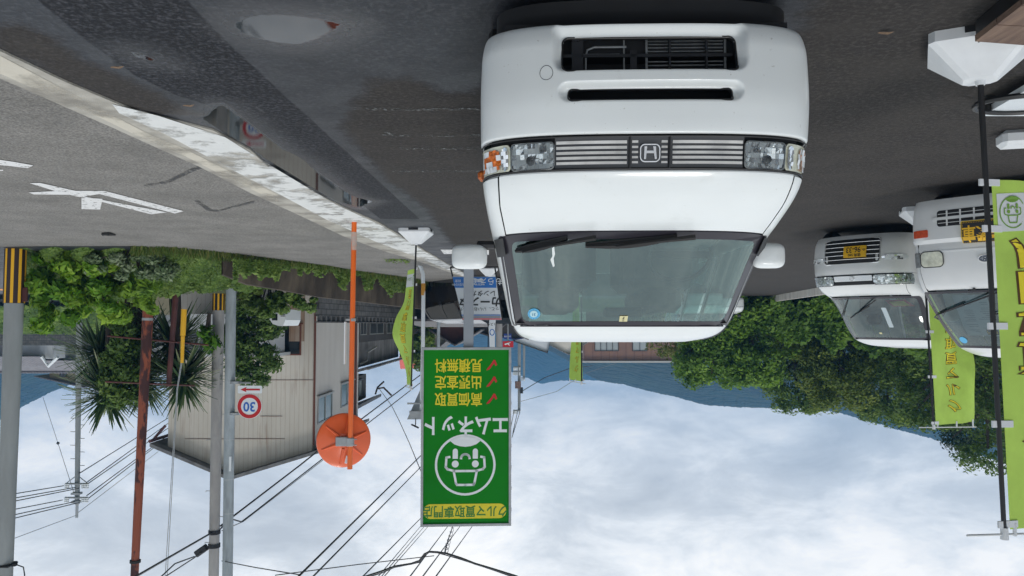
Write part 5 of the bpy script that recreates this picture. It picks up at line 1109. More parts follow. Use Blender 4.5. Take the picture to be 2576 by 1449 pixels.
def hill(name, ridge, Y, depth, m, seed, jag=1.0, foot=-8):
    r_ = random.Random(seed); xs_ = np.linspace(ridge[0][0], ridge[-1][0], 1500); ry = np.interp(xs_, [a for a, b in ridge], [b for a, b in ridge])
    mb = MB(); top = [W(x, y, Y) for x, y in zip(xs_, ry)]
    sc = Y / FPX; h_ = [0.0] * len(xs_)
    for o_, a_ in ((200, 5), (70, 3), (26, 2.4), (9, 2.2), (4, 2.6)):
        k = [r_.uniform(-1, 1) for _ in range(int(len(xs_) / o_ * 6) + 8)]
        for i in range(len(xs_)):
            t = i / o_ * 4; j = int(t); f = t - j; h_[i] += (k[j] * (1 - f) + k[j + 1] * f) * a_ * .35 * jag
    rows = []
    for j in range(18):
        t = j / 17; row = []
        for i, p in enumerate(top):
            z = foot + (p.z + h_[i] * sc - foot) * (1 - t) ** .85 if t > 0 else p.z + h_[i] * sc
            gul = math.sin(i * .031 + seed) * math.sin(i * .009 + 2) * depth * .10 * math.sin(math.pi * t)
            row.append((p.x * (1 - t * depth / Y * .7), Y - depth * t + gul, z))
        rows.append(row)
    back = [(p[0] * 1.2, p[1] + depth, foot) for p in rows[0]]
    mb.grid([back] + rows); return mb.build(name, m, None, True, kind='structure')
hill('hill', [(1240, 846), (1300, 862), (1330, 868), (1400, 862), (1450, 880), (1520, 958), (1560, 966), (1640, 985), (1700, 999), (1760, 1016), (1810, 1023), (1870, 1021), (1910, 1028), (1960, 1030), (2010, 1027), (2060, 1031), (2110, 1040), (2180, 1060), (2250, 1075), (2340, 1100), (2420, 1120), (2480, 1150), (2600, 1190), (2900, 1220), (3400, 1150), (4200, 900)][0:2] and [(1300, 850), (1345, 868), (1400, 890), (1440, 915), (1480, 945), (1511, 958), (1560, 966), (1640, 985), (1700, 999), (1760, 1016), (1810, 1023), (1910, 1028), (1960, 1030), (2010, 1027), (2060, 1031), (2110, 1040), (2180, 1060), (2340, 1100), (2480, 1150), (2600, 1185), (3000, 1190), (4300, 900)], 450, 220, m_hill, 3)
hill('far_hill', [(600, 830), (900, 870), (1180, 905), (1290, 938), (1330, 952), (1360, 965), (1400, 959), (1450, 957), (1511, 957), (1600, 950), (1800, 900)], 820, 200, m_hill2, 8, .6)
hill('far_hill', [(-1800, 900), (-900, 1050), (-400, 1130), (-100, 1080), (0, 1056), (30, 1045), (60, 1020), (100, 1000), (130, 985), (165, 974), (200, 960), (300, 930), (500, 880), (800, 840)], 480, 220, m_hill, 5)

# ------------------------------------------------------------------ buildings
def clad(name, col, col2, pitch, seam, streak=None, depth=.6):
    """vertical sheet cladding: ribs and seams every pitch metres, rust runs"""
    if name in MATS: return MATS[name]
    m = mat(name, col, 0.6, col2=col2, vscale=1.1, vlo=.35, vhi=.7, stretch=(1, 1, .35)); nt = m.node_tree; n = nt.nodes; l = nt.links; b = n['Principled BSDF']
    t = n.new('ShaderNodeTexCoord'); sp_ = n.new('ShaderNodeSeparateXYZ'); l.new(t.outputs['Object'], sp_.inputs[0])
    ad = n.new('ShaderNodeMath'); ad.operation = 'ADD'; l.new(sp_.outputs[0], ad.inputs[0]); l.new(sp_.outputs[1], ad.inputs[1])
    dv = n.new('ShaderNodeMath'); dv.operation = 'DIVIDE'; l.new(ad.outputs[0], dv.inputs[0]); dv.inputs[1].default_value = pitch
    fr_ = n.new('ShaderNodeMath'); fr_.operation = 'FRACT'; l.new(dv.outputs[0], fr_.inputs[0])
    rp = n.new('ShaderNodeValToRGB'); e = rp.color_ramp.elements; e[0].position = 0; e[0].color = (*seam, 1); e[1].position = .13; e[1].color = (1, 1, 1, 1); l.new(fr_.outputs[0], rp.inputs[0])
    mx_ = n.new('ShaderNodeMix'); mx_.data_type = 'RGBA'; mx_.blend_type = 'MULTIPLY'; mx_.inputs[0].default_value = 1
    src = b.inputs['Base Color'].links[0].from_socket; l.new(src, mx_.inputs[6]); l.new(rp.outputs[0], mx_.inputs[7]); outc = mx_.outputs[2]
    if streak:
        no = n.new('ShaderNodeTexNoise'); no.inputs['Scale'].default_value = 3.5; no.inputs['Detail'].default_value = 5; mp = n.new('ShaderNodeMapping'); mp.inputs['Scale'].default_value = (1, 1, .12); l.new(t.outputs['Object'], mp.inputs[0]); l.new(mp.outputs[0], no.inputs['Vector'])
        r2 = n.new('ShaderNodeValToRGB'); r2.color_ramp.elements[0].position = .60; r2.color_ramp.elements[1].position = .72; r2.color_ramp.elements[0].color = (0, 0, 0, 1); r2.color_ramp.elements[1].color = (.6, .6, .6, 1); l.new(no.outputs[0], r2.inputs[0])
        m3 = n.new('ShaderNodeMix'); m3.data_type = 'RGBA'; l.new(r2.outputs[0], m3.inputs[0]); l.new(outc, m3.inputs[6]); m3.inputs[7].default_value = (*streak, 1); outc = m3.outputs[2]
    l.new(outc, b.inputs['Base Color'])
    bp = n.new('ShaderNodeBump'); bp.inputs['Strength'].default_value = depth; bp.inputs['Distance'].default_value = .02; l.new(rp.outputs[0], bp.inputs['Height']); l.new(bp.outputs[0], b.inputs['Normal']); return m
def tiles(name, col, col2, px_=.27, py_=.24):
    if name in MATS: return MATS[name]
    m = mat(name, col, .45, col2=col2, vscale=2.5); nt = m.node_tree; n = nt.nodes; l = nt.links; b = n['Principled BSDF']
    t = n.new('ShaderNodeTexCoord'); sp_ = n.new('ShaderNodeSeparateXYZ'); l.new(t.outputs['Object'], sp_.inputs[0])
    def wv(o_, p_):
        d = n.new('ShaderNodeMath'); d.operation = 'DIVIDE'; d.inputs[1].default_value = p_; l.new(o_, d.inputs[0]); f = n.new('ShaderNodeMath'); f.operation = 'FRACT'; l.new(d.outputs[0], f.inputs[0])
        r = n.new('ShaderNodeValToRGB'); r.color_ramp.elements[0].color = (.15, .15, .15, 1); r.color_ramp.elements[1].position = .5; l.new(f.outputs[0], r.inputs[0]); return r.outputs[0]
    a = wv(sp_.outputs[0], px_); c = wv(sp_.outputs[1], py_); mu = n.new('ShaderNodeMix'); mu.data_type = 'RGBA'; mu.blend_type = 'MULTIPLY'; mu.inputs[0].default_value = 1; l.new(a, mu.inputs[6]); l.new(c, mu.inputs[7])
    m4 = n.new('ShaderNodeMix'); m4.data_type = 'RGBA'; m4.blend_type = 'MULTIPLY'; m4.inputs[0].default_value = .8; l.new(b.inputs['Base Color'].links[0].from_socket, m4.inputs[6]); l.new(mu.outputs[2], m4.inputs[7]); l.new(m4.outputs[2], b.inputs['Base Color'])
    bp = n.new('ShaderNodeBump'); bp.inputs['Strength'].default_value = .8; bp.inputs['Distance'].default_value = .04; l.new(mu.outputs[2], bp.inputs['Height']); l.new(bp.outputs[0], b.inputs['Normal']); return m
m_wg = glass_mat('house_glass', (.25, .30, .32)); m_win_dark = mat('window_dark', (.015, .02, .022), .08, spec=.8); m_curt = mat('curtain', (.40, .43, .42), .8, col2=(.24, .28, .29), vscale=7, stretch=(2, 2, .1))
m_alum = mat('window_frame', (.38, .38, .36), .4, .4); m_bframe = mat('bronze_frame', (.06, .045, .04), .4, .3)
def window(parent, c, w, h, axis, frame=None, pane=None, n=2, proud=.04, curtain=True):
    """axis 'x': in a wall facing -y ; 'y': in a wall facing -x"""
    frame = frame or m_alum; t = .05; q = MB()
    def put(u, z, du, dz, o_, d=.05):
        if axis == 'x': q.box((c[0] + u, c[1] - o_, c[2] + z), (du, d, dz))
        else: q.box((c[0] - o_, c[1] + u, c[2] + z), (d, du, dz))
    put(0, h / 2 - t / 2, w, t, proud / 2, proud); put(0, -h / 2 + t / 2, w, t, proud / 2, proud)
    for s in (-1, 1): put(s * (w / 2 - t / 2), 0, t, h - 2 * t, proud / 2, proud)
    for k in range(1, n): put(-w / 2 + w * k / n, 0, t * .9, h - 2 * t, proud / 2 - .003, proud)
    f = q.build('window', frame, parent)
    q = MB(); put(0, 0, w - 2 * t, h - 2 * t, .006, .004); q.build('pane', pane or m_win_dark, f)
    q = MB(); put(0, -h / 2 - .03, w + .12, .05, .05, .10); q.build('sill', frame, f); return f
# B1 corrugated works with a gable towards the camera
XL, XR, YF = 7.22, 12.45, 28.0
b1_ = empty('metal_clad_building', (XL, YF, -2.8), 0, 'tall grey metal clad building with rust streaks and a gable towards the road', 'building')
g0 = -2.8; eL = 6.0 - g0; eR = 5.85 - g0; rz_ = 6.85 - g0; rx = 2.83; wd = XR - XL; dp = 8.2
m_gab = clad('gable_cladding', (.50, .465, .40), (.60, .56, .49), .165, (.74, .65, .58), (.30, .20, .14)); m_sid = clad('side_cladding', (.60, .565, .51), (.68, .645, .59), .10, (.74, .69, .64), None)
q = MB(); q.add([(0, 0, 0), (wd, 0, 0), (wd, 0, eR), (rx, 0, rz_), (0, 0, eL)], [(0, 1, 2, 3, 4)]); q.build('gable_wall', m_gab, b1_)
q = MB(); q.quad((0, .002, 0), (0, dp, 0), (0, dp, eL), (0, .002, eL)); q.build('side_wall', m_sid, b1_)
q = MB(); q.quad((wd, 0, 0), (wd, dp, 0), (wd, dp, eR), (wd, 0, eR)); q.add([(0, dp, 0), (wd, dp, 0), (wd, dp, eR), (rx, dp, rz_), (0, dp, eL)], [(0, 1, 2, 3, 4)]); q.build('back_wall', m_sid, b1_)
q = MB(); ov = .45; th = .12
def slope(xa_, za_, xb_, zb2): q.add([(xa_, -ov, za_), (xb_, -ov, zb2), (xb_, dp + ov, zb2), (xa_, dp + ov, za_), (xa_, -ov, za_ + th), (xb_, -ov, zb2 + th), (xb_, dp + ov, zb2 + th), (xa_, dp + ov, za_ + th)], [(0, 1, 5, 4), (1, 2, 6, 5), (2, 3, 7, 6), (3, 0, 4, 7), (4, 5, 6, 7), (0, 3, 2, 1)])
sl1 = (rz_ - eL) / rx; sl2 = (rz_ - eR) / (wd - rx); slope(-ov, eL - sl1 * ov + .01, rx, rz_ + .01); slope(rx + .001, rz_ + .012, wd + ov, eR - sl2 * ov + .01)
q.build('roof', mat('sheet_roof', (.15, .15, .15), .6, var=.3, vscale=4), b1_)
q = MB(); q.box((rx / 2 - .2, -ov - .01, (eL + rz_) / 2 - .06), (0, 0, 0))
q = MB(); q.tube([(-.06, -.05, 0), (-.06, -.05, eL - .2)], .04, 8); q.build('corner_trim', mat('rusty_trim', (.13, .04, .02), .7), b1_, True)
q = MB(); q.tube([(-.08, dp - 1.0, 0), (-.08, dp - 1.0, eL)], .06, 8); q.build('downpipe', mat('brown_pipe', (.12, .05, .04), .5), b1_, True)
q = MB()
for zz2, x0, x1 in ((1130 - 1.0, 0, 0),): pass
for z_, x0_, x1_ in ((W(0, 956, 28).z - g0, 0, 1.55), (W(0, 1047, 28).z - g0, 1.1, 1.9), (W(0, 1104, 28).z - g0, 1.0, 4.6)): q.box(((x0_ + x1_) / 2, -.012, z_), (x1_ - x0_, .012, .014))
q.build('rusty_flashing', mat('rusty_trim', (.13, .04, .02), .7), b1_)
q = MB(); q.box((.62, -.01, W(0, 800, 28).z - g0), (.55, .016, 1.7)); q.build('rusty_sheet', clad('rusty_cladding', (.30, .17, .09), (.42, .37, .31), .165, (.4, .25, .2), (.20, .09, .04)), b1_)
zc1 = W(0, 855, 28).z - g0; window(b1_, ((XL + .44 + .0 + 1.3 / 2) - XL + .0, 0, zc1), 1.28, 1.12, 'x', mat('rusty_trim', (.13, .04, .02), .7), n=2)
for (y0, y1, za_, zb2) in ((28.65, 30.9, 4.15, 5.15), (32.5, 35.0, 3.95, 4.95)): window(b1_, (0, (y0 + y1) / 2 - YF, (za_ + zb2) / 2 - g0), y1 - y0, zb2 - za_, 'y', m_alum, mat('pale_pane', (.13, .20, .20), .15, spec=.8), n=2)
q = MB(); q.tube([(wd + ov, -.1, eR - .3), (wd + .1, 0, eR - .75)], .05, 8); q.tube([(wd + ov, -ov, eR - .25), (wd + ov, dp, eR - .25)], .06, 8); q.build('gutter', mat('red_gutter', (.10, .03, .03), .5), b1_, True)
# B2 old tiled two storey house behind it
m_tile = tiles('grey_roof_tiles', (.13, .125, .13), (.25, .24, .245)); m_wood = clad('dark_boards', (.045, .036, .03), (.07, .058, .048), .30, (.6, .6, .6)); m_plaster = mat('grey_plaster', (.27, .255, .24), .85, col2=(.12, .11, .10), vscale=1.2, stretch=(1, 1, .4))
h2_ = empty('tiled_house', (6.95, 34, -2.8), 0, 'old two storey tiled house with dark boarded wall behind the metal clad building', 'house'); g2 = -2.8
q = MB(); q.quad((.45, 2.3, 0), (.45, 16, 0), (.45, 16, 5.1), (.45, 2.3, 5.1)); q.quad((.45, 16, 0), (6, 16, 0), (6, 16, 6), (.45, 16, 6)); q.build('lower_wall', m_wood, h2_)
q = MB(); q.quad((.44, 2.4, 5.1), (.44, 16, 5.1), (.44, 16, 6.3), (.44, 2.4, 6.3)); q.build('plaster_band', m_plaster, h2_)
def rslab(parent, name, pts, th, m, lip=True):
    q = MB(); n_ = len(pts); q.add([Vector(p) for p in pts] + [Vector(p) - Vector((0, 0, th)) for p in pts], [tuple(range(n_)), tuple(range(2 * n_ - 1, n_ - 1, -1))] + [(i, (i + 1) % n_, n_ + (i + 1) % n_, n_ + i) for i in range(n_)]); return q.build(name, m, parent)
rslab(h2_, 'lower_roof', [(-.15, 2.0, 6.35), (-.15, 16.5, 6.35), (2.6, 16.5, 7.1), (2.6, 2.0, 7.1)], .12, m_tile)
q = MB()
for k in range(58): q.lathe([(.001, -.05), (.055, -.05), (.055, .05)], 8, Matrix.Translation((-.17, 2.1 + k * .25, 6.31)) @ Matrix.Rotation(R(90), 4, 'Y'))
o = q.build('eave_tiles', m_tile, h2_); o['kind'] = 'stuff'
q = MB(); q.quad((1.0, 1.0, 6.9), (1.0, 8.0, 6.9), (1.0, 8.0, 8.2), (1.0, 1.0, 8.2)); q.quad((1.0, 8.0, 6.9), (6, 8.0, 6.9), (6, 8.0, 8.2), (1.0, 8.0, 8.2)); q.build('upper_wall', m_wood, h2_)
rslab(h2_, 'upper_roof', [(.3, .4, 8.2), (.3, 8.8, 8.2), (4.0, 8.8, 9.6), (4.0, .4, 9.6)], .16, m_tile)
for y_ in (2.6, 5.9): window(h2_, (1.0, y_, 7.55), 1.8, .85, 'y', m_bframe, m_curt, n=2)
for y_, w_ in ((4.2, 1.6), (8.0, 4.2), (12.8, 3.0)): window(h2_, (.45, y_, 3.9), w_, 1.7, 'y', m_alum, mat('black_sheet', (.02, .022, .026), .35, bump=.6, bscale=8), n=2)
q = MB(); q.tube([(.2, 2.4, 6.1), (.2, 4.0, 6.0), (.2, 4.1, 5.6), (.2, 6.5, 5.4)], .05, 8); q.build('drain_pipe', m_alum, h2_, True)
q = MB(); q.tube([(.5, 8.1, 8.0), (.5, 8.7, 7.7), (.2, 9.0, 7.4)], .05, 8); q.build('drain_pipe', m_bframe, h2_, True)
# block wall with pierced top course and the mossy retaining wall along the road
m_block = mat('old_block', (.10, .10, .098), .9, col2=(.17, .17, .165), vscale=3.5, bump=.5, bscale=30)
nt = m_block.node_tree; n = nt.nodes; l = nt.links; br_ = n.new('ShaderNodeTexBrick'); br_.offset = .5; br_.inputs['Scale'].default_value = 1; br_.inputs['Brick Width'].default_value = .40; br_.inputs['Row Height'].default_value = .19; br_.inputs['Mortar Size'].default_value = .014; br_.inputs['Color1'].default_value = (1, 1, 1, 1); br_.inputs['Color2'].default_value = (.75, .75, .75, 1); br_.inputs['Mortar'].default_value = (.3, .3, .3, 1)
t_ = n.new('ShaderNodeTexCoord'); mp_ = n.new('ShaderNodeMapping'); mp_.inputs['Rotation'].default_value = (R(90), 0, 0); l.new(t_.outputs['Object'], mp_.inputs[0]); l.new(mp_.outputs[0], br_.inputs['Vector'])
mm_ = n.new('ShaderNodeMix'); mm_.data_type = 'RGBA'; mm_.blend_type = 'MULTIPLY'; mm_.inputs[0].default_value = 1; b_ = n['Principled BSDF']; l.new(b_.inputs['Base Color'].links[0].from_socket, mm_.inputs[6]); l.new(br_.outputs[0], mm_.inputs[7]); l.new(mm_.outputs[2], b_.inputs['Base Color'])
def wall_run(name, a, b, z0, z1, th, m, label, top=None):
    a = Vector(a); b = Vector(b); L_ = (b - a).length; r_ = empty(name, (a.x, a.y, 0), math.atan2(b.y - a.y, b.x - a.x), label, 'wall')
    MB().box((L_ / 2, 0, (z0 + z1) / 2), (L_, th, z1 - z0)).build('wall', m, r_); return r_, L_
A_ = W(798, 800, 24.5); B_ = W(1072, 800, 37)
bw, L_ = wall_run('block_wall', (A_.x, A_.y), (B_.x, B_.y), -2.7, 1.15, .12, m_block, 'mossy concrete block wall with a pierced top course in front of the old house')
q = MB(); q.box((L_ / 2, 0, 1.165), (L_, .14, .03)); q.box((L_ / 2, 0, 1.375), (L_, .14, .04)); 
k = 0; x_ = .2
while x_ < L_: q.box((x_, 0, 1.267), (.12, .12, .174)); x_ += .40
q.build('pierced_course', m_block, bw)
m_moss = mat('mossy_concrete', (.040, .030, .021), .95, col2=(.12, .095, .066), vscale=2.2, bump=.8, bscale=16, stretch=(1, 1, .35), vlo=.4, vhi=.7)
q = MB(); base_px = [(560, 634, 690), (620, 642, 715), (700, 652, 728), (808, 666, 748), (902, 681, 758), (982, 692, 768), (1050, 702, 776), (1093, 715, 779)]
lo = []; hi = []
for x, y, yt in base_px: g = G(x, y + 2); g2_ = Vector((g.x * 1.012, g.y * 1.012, 0)); lo.append(g2_); hi.append(W(x, yt, g2_.y + .15))
q.grid([[p + Vector((0, 0, -1)) for p in lo], lo, hi, [p + Vector((.12, .25, 0)) for p in hi], [Vector((p.x + .2, p.y + .4, -2)) for p in hi]]); q.build('retaining_wall', m_moss, label='dark mossy concrete retaining wall along the far side of the road', cat='wall')
# white carport and sheds behind the pole pair
m_wwall = mat('white_wall', (.52, .54, .55), .8, var=.06, vscale=2)
ws_ = empty('white_outhouse', W(483, 700, 26.5), 0, 'low white outhouse with dark openings behind the spiky palm', 'shed'); O = ws_.location.copy()
def BX(q, x0, x1, y0, y1, Y, d): a = W(x0, y0, Y) - O; b = W(x1, y1, Y) - O; q.box(((a.x + b.x) / 2, (a.y + d / 2), (a.z + b.z) / 2), (abs(a.x - b.x), d, abs(a.z - b.z)))
q = MB(); BX(q, 430, 690, 790, 893, 26.5, .0 + 1.2); q.build('wall', m_wwall, ws_)
for x0, x1 in ((445, 472), (476, 497), (504, 545), (555, 600)): q = MB(); BX(q, x0, x1, 836, 874, 26.44, .03); q.build('opening', m_win_dark, ws_)
q = MB(); BX(q, 424, 695, 889, 897, 26.3, 1.8); q.build('roof_edge', m_wwall, ws_)
q = MB(); BX(q, 430, 600, 883, 886, 26.4, .06); q.build('trim_line', mat('sign_navy', (.02, .05, .25), .4), ws_)
# small houses down the road, between flag and green sign
def gable_house(name, label, px0, px1, pybase, pyeave, pyridge, Y, depth, wallm, roofm, ridge_t=.5, ov=.3, cat='house', grp=None, wins=()):
    a = W(px1, 800, Y); b = W(px0, 800, Y); z0 = -3.0 if pybase is None else W(0, pybase, Y).z; ze = W(0, pyeave, Y).z; zr = W(0, pyridge, Y).z
    r_ = empty(name, (a.x, Y, z0), 0, label, cat, grp); w_ = b.x - a.x; ze -= z0; zr -= z0; rx_ = w_ * ridge_t
    q = MB(); q.add([(0, 0, 0), (w_, 0, 0), (w_, 0, ze), (rx_, 0, zr), (0, 0, ze), (0, depth, 0), (w_, depth, 0), (w_, depth, ze), (rx_, depth, zr), (0, depth, ze)], [(0, 1, 2, 3, 4), (9, 8, 7, 6, 5), (0, 4, 9, 5), (1, 6, 7, 2)]); q.build('wall', wallm, r_)
    s1 = (zr - ze) / max(rx_, .1); s2 = (zr - ze) / max(w_ - rx_, .1)
    rslab(r_, 'roof', [(-ov, -ov, ze - s1 * ov + .1), (rx_, -ov, zr + .1), (rx_, depth + ov, zr + .1), (-ov, depth + ov, ze - s1 * ov + .1)], .09, roofm)
    rslab(r_, 'roof', [(rx_ + .002, -ov, zr + .1), (w_ + ov, -ov, ze - s2 * ov + .1), (w_ + ov, depth + ov, ze - s2 * ov + .1), (rx_ + .002, depth + ov, zr + .1)], .09, roofm)
    for (x0, x1, y0, y1) in wins:
        p = W(x1, y0, Y); q_ = W(x0, y1, Y); window(r_, ((p.x + q_.x) / 2 - a.x, 0, (p.z + q_.z) / 2 - z0), abs(q_.x - p.x), abs(q_.z - p.z), 'x', m_bframe, m_win_dark)
    return r_
m_creamw = mat('cream_wall', (.48, .45, .37), .85, var=.08, vscale=2); m_maroon = mat('maroon_wall', (.085, .03, .022), .8, var=.15, vscale=3); m_droof = tiles('dark_roof_tiles', (.045, .04, .04), (.10, .09, .09))
gable_house('cream_house', 'small cream house with a dark roof between the lime flag and the sign post', 1070, 1128, None, 852, 880, 52, 7, m_creamw, m_droof, .55, .5, wins=((1072, 1092, 846, 862),))
gable_house('maroon_shed', 'maroon gable shed with dark tiled roof just behind the grey sign post', 1106, 1186, None, 842, 866, 47, 6, m_maroon, m_droof, .5, .6, 'shed')
gable_house('tiled_shed', 'low dark tiled shed behind the top of the rental sign', 1160, 1262, None, 820, 843, 54, 6, m_wood, m_droof, .3, .6, 'shed')
cp = empty('carport', (2.2, 30.5, -.3), 0, 'dark open carport roof above the black minivan', 'carport'); rslab(cp, 'roof', [(-1.2, -1, 1.62), (2.1, -1, 1.62), (2.1, 6, 1.85), (-1.2, 6, 1.85)], .10, m_droof)
for x_ in (-1.0, 1.95):
    for y_ in (-.7, 5.6): MB().box((x_, y_, .8), (.09, .09, 1.6)).build('post', m_bframe, cp)
q = MB(); q.quad((-1.2, 5.9, 0), (2.1, 5.9, 0), (2.1, 5.9, 1.7), (-1.2, 5.9, 1.7)); q.build('back_wall', m_wood, cp)
rr_ = empty('red_roofed_shed', W(1055, 905, 70), 0, 'bright red corrugated roof seen past the lime flag by the bent pole', 'shed'); O = rr_.location.copy()
q = MB(); q.add([W(x, y, Y) - O for x, y, Y in ((1004, 899, 66), (1072, 893, 66), (1072, 926, 72), (1007, 928, 72))], [(0, 1, 2, 3)]); q.build('roof', clad('red_roof', (.55, .05, .03), (.62, .09, .06), .35, (.45, .4, .4)), rr_)
q = MB(); BX(q, 1006, 1078, 800, 900, 67, 4); q.build('wall', m_wood, rr_)
# background buildings above the van's roof
bb_ = empty('brown_clad_building', W(1700, 780, 88), 0, 'wide brown metal clad building with dark framed windows behind the van roof', 'building'); O = bb_.location.copy()
m_bclad = clad('brown_cladding', (.23, .135, .115), (.31, .17, .11), .95, (.62, .55, .55)); q = MB(); BX(q, 1469, 1702, 770, 908, 88, 14); q.build('wall', m_bclad, bb_)
q = MB(); BX(q, 1466, 1705, 908, 912.5, 87.6, 15); q.build('roof_edge', mat('roof_trim', (.50, .50, .49), .5), bb_)
for x0, x1, n_ in ((1496, 1556, 4), (1591, 1628, 2)):
    a = W(x1, 858, 88) - O; b = W(x0, 880, 88) - O; window(bb_, ((a.x + b.x) / 2, a.y, (a.z + b.z) / 2), abs(b.x - a.x), abs(b.z - a.z) + .3, 'x', m_bframe, mat('pale_curtain', (.42, .46, .48), .6), n=n_, proud=.1)
gable_house('cream_gable_house', 'cream plaster house with pointed gable beside the lime flag above the van roof', 1374, 1474, None, 862, 891, 84, 9, mat('cream_plaster', (.80, .75, .67), .85, var=.06, vscale=1), tiles('silver_tiles', (.26, .26, .27), (.36, .36, .37)), .44, .35, wins=((1415, 1446, 852, 858),))
gable_house('white_long_house', 'long pale house whose roof slopes down toward the distant utility poles', 1296, 1384, None, 858, 886, 76, 12, mat('pale_wall', (.74, .77, .82), .8, var=.05, vscale=1), m_droof, .08, .25)
gable_house('navy_roofed_house', 'dark house with a navy roof edge at the corner of the big van roof', 1262, 1330, None, 846, 852, 60, 8, m_wood, mat('navy_roof', (.02, .03, .12), .4), .5, .3)
# houses beyond the lower road at the photo's left edge
m_wh = mat('pale_siding', (.40, .41, .42), .8, col2=(.30, .30, .31), vscale=2, stretch=(.2, 1, 4)); m_stile = tiles('silver_grey_tiles', (.17, .16, .18), (.27, .26, .28))
lh = empty('tiled_villa', W(60, 780, 62), 0, 'long pale house with silver tiled roofs beyond the lower road', 'house'); O = lh.location.copy(); DX = 62
q = MB(); BX(q, -140, 360, 790, 914, DX, 8); q.build('wall', m_wh, lh)
def RF(name, a, m=m_stile): q = MB(); q.add([W(*p) - O for p in a], [tuple(range(len(a)))]); return q.build(name, m, lh)
RF('roof', [(-200, 907, 61), (360, 907, 61), (360, 934, 66), (-200, 934, 66)])
q = MB(); q.tube([W(-200, 935, 66) - O, W(360, 934, 66) - O], .16, 8); q.build('ridge', m_stile, lh, True)
q = MB(); BX(q, 36, 128, 790, 903, 59.5, 3); BX(q, 103, 135, 790, 902, 59, 1.5); q.build('porch_wall', m_wwall, lh)
RF('porch_roof', [(-40, 897, 58.3), (108, 897, 58.3), (122, 921, 60.6), (-52, 921, 60.6)])
q = MB(); q.tube([W(104, 897, 58.2) - O, W(122, 921, 58.6) - O, W(145, 898, 58.2) - O], .13, 6); q.build('barge_board', m_swht, lh, True)
window(lh, ((W(169, 880, 62).x - O.x), 0, W(169, 880, 62).z - O.z), 1.25, .72, 'x', m_bframe, m_curt)
window(lh, ((W(232, 880, 62).x - O.x), 0, W(232, 880, 62).z - O.z), 1.25, .6, 'x', m_bframe, m_curt)
q = MB(); BX(q, 210, 245, 888, 902, 61.6, .3); q.build('air_conditioner', m_swht, lh)
gable_house('yellow_house', 'upper storey of a yellow house with a tiled roof behind the spiky palm', 128, 330, None, 949, 972, 74, 9, mat('ochre_wall', (.33, .28, .17), .85, var=.1, vscale=2), m_stile, .5, .9, wins=((150, 168, 934, 948),))
st_ = empty('stone_wall', W(60, 780, 57.5), 0, 'stained grey stone block wall below the long pale house', 'wall'); O = st_.location.copy(); q = MB(); BX(q, -300, 330, 780, 869, 57.5, .4); q.build('wall', m_block, st_)
# lower road on the left
lr = MB(); zl = -.45
def gl(x, y): return G(x, y, zl)
lr.add([gl(-500, 655), gl(180, 655), gl(230, 772), gl(-300, 768)], [(0, 1, 2, 3)]); lr.build('lower_road', mat('lower_asphalt', (.10, .10, .11), .85, var=.1, vscale=1), kind='structure')
for nm, m_, pts in (('lower_white_line', m_line_paint, [(-60, 668), (25, 673), (25, 676), (-60, 672)]), ('lower_orange_line', mat('orange_line', (.65, .28, .06), .6), [(-60, 722), (180, 740), (180, 743.5), (-60, 726)]), ('lower_white_line', m_line_paint, [(-60, 749), (200, 764), (200, 766), (-60, 752)])):
    q = MB(); q.add([G(x, y, zl + .012) for x, y in pts], [(0, 1, 2, 3)]); q.build(nm, m_, kind='structure')
q = MB(); a = G(-200, 754, zl); b = G(240, 768, zl); q.quad((a.x, a.y, zl), (b.x, b.y, zl), (b.x, b.y, zl + .45), (a.x, a.y, zl + .45)); q.build('lower_kerb', mat('dark_kerb', (.05, .05, .055), .8), kind='structure')
q = MB(); q.grid([[W(-300 + 60 * j, 770 + 66 * i / 5, 47 + 10 * i / 5) for j in range(12)] for i in range(6)]); q.build('grass_slope', mat('slope_grass', (.035, .075, .015), .95, col2=(.08, .13, .03), vscale=1.5, bump=1, bscale=6), kind='structure')
# timber frame, white panel and block at the right edge of the photo
m_timb = mat('weathered_timber', (.20, .13, .09), .8, col2=(.10, .06, .045), vscale=3, stretch=(6, .6, 6), bump=.3, bscale=40)
tb_ = empty('timber_ramp', G(2560, 60), R(20), 'weathered brown timber platform leaning in from the corner of the photo', 'platform'); O = tb_.location.copy()
q = MB(); A0, A1, A2, A3 = W(2450, 112, 3.75), W(2640, 118, 3.6), W(2700, -60, 3.2), W(2580, 5, 3.45)
tb_.rotation_euler = (0, 0, 0)
def slab3(parent, name, P, up, m): q = MB(); P = [p - O for p in P]; n_ = len(P); q.add(P + [p + Vector((0, 0, -up)) for p in P], [tuple(range(n_)), tuple(range(2 * n_ - 1, n_ - 1, -1))] + [(i, (i + 1) % n_, n_ + (i + 1) % n_, n_ + i) for i in range(n_)]); return q.build(name, m, parent)
for k in range(3):
    f0_, f1_ = k / 3 + .006, (k + 1) / 3 - .006
    L0, L1 = G(2452, 105, .14), G(2900, 140, .14); M0, M1 = G(2640, -40, .14), G(3100, -60, .14)
    slab3(tb_, 'plank', [L0.lerp(M0, f0_), L1.lerp(M1, f0_), L1.lerp(M1, f1_), L0.lerp(M0, f1_)], .03, m_timb)
slab3(tb_, 'side_beam', [G(2455, 100, .10), G(2462, 108, .10), G(2650, -40, .10), G(2640, -48, .10)], .09, m_black)
wp_ = empty('white_panel_stand', G(2560, 240), 0, 'white floor panel with a black oval ring at the photo edge', 'panel'); O = wp_.location.copy()
slab3(wp_, 'panel', [G(2470, 292, .10), G(2640, 292, .10), G(2700, 215, .10), G(2580, 228, .10)], .04, m_rwhite)
q = MB(); c_ = G(2580, 262, .11) - O
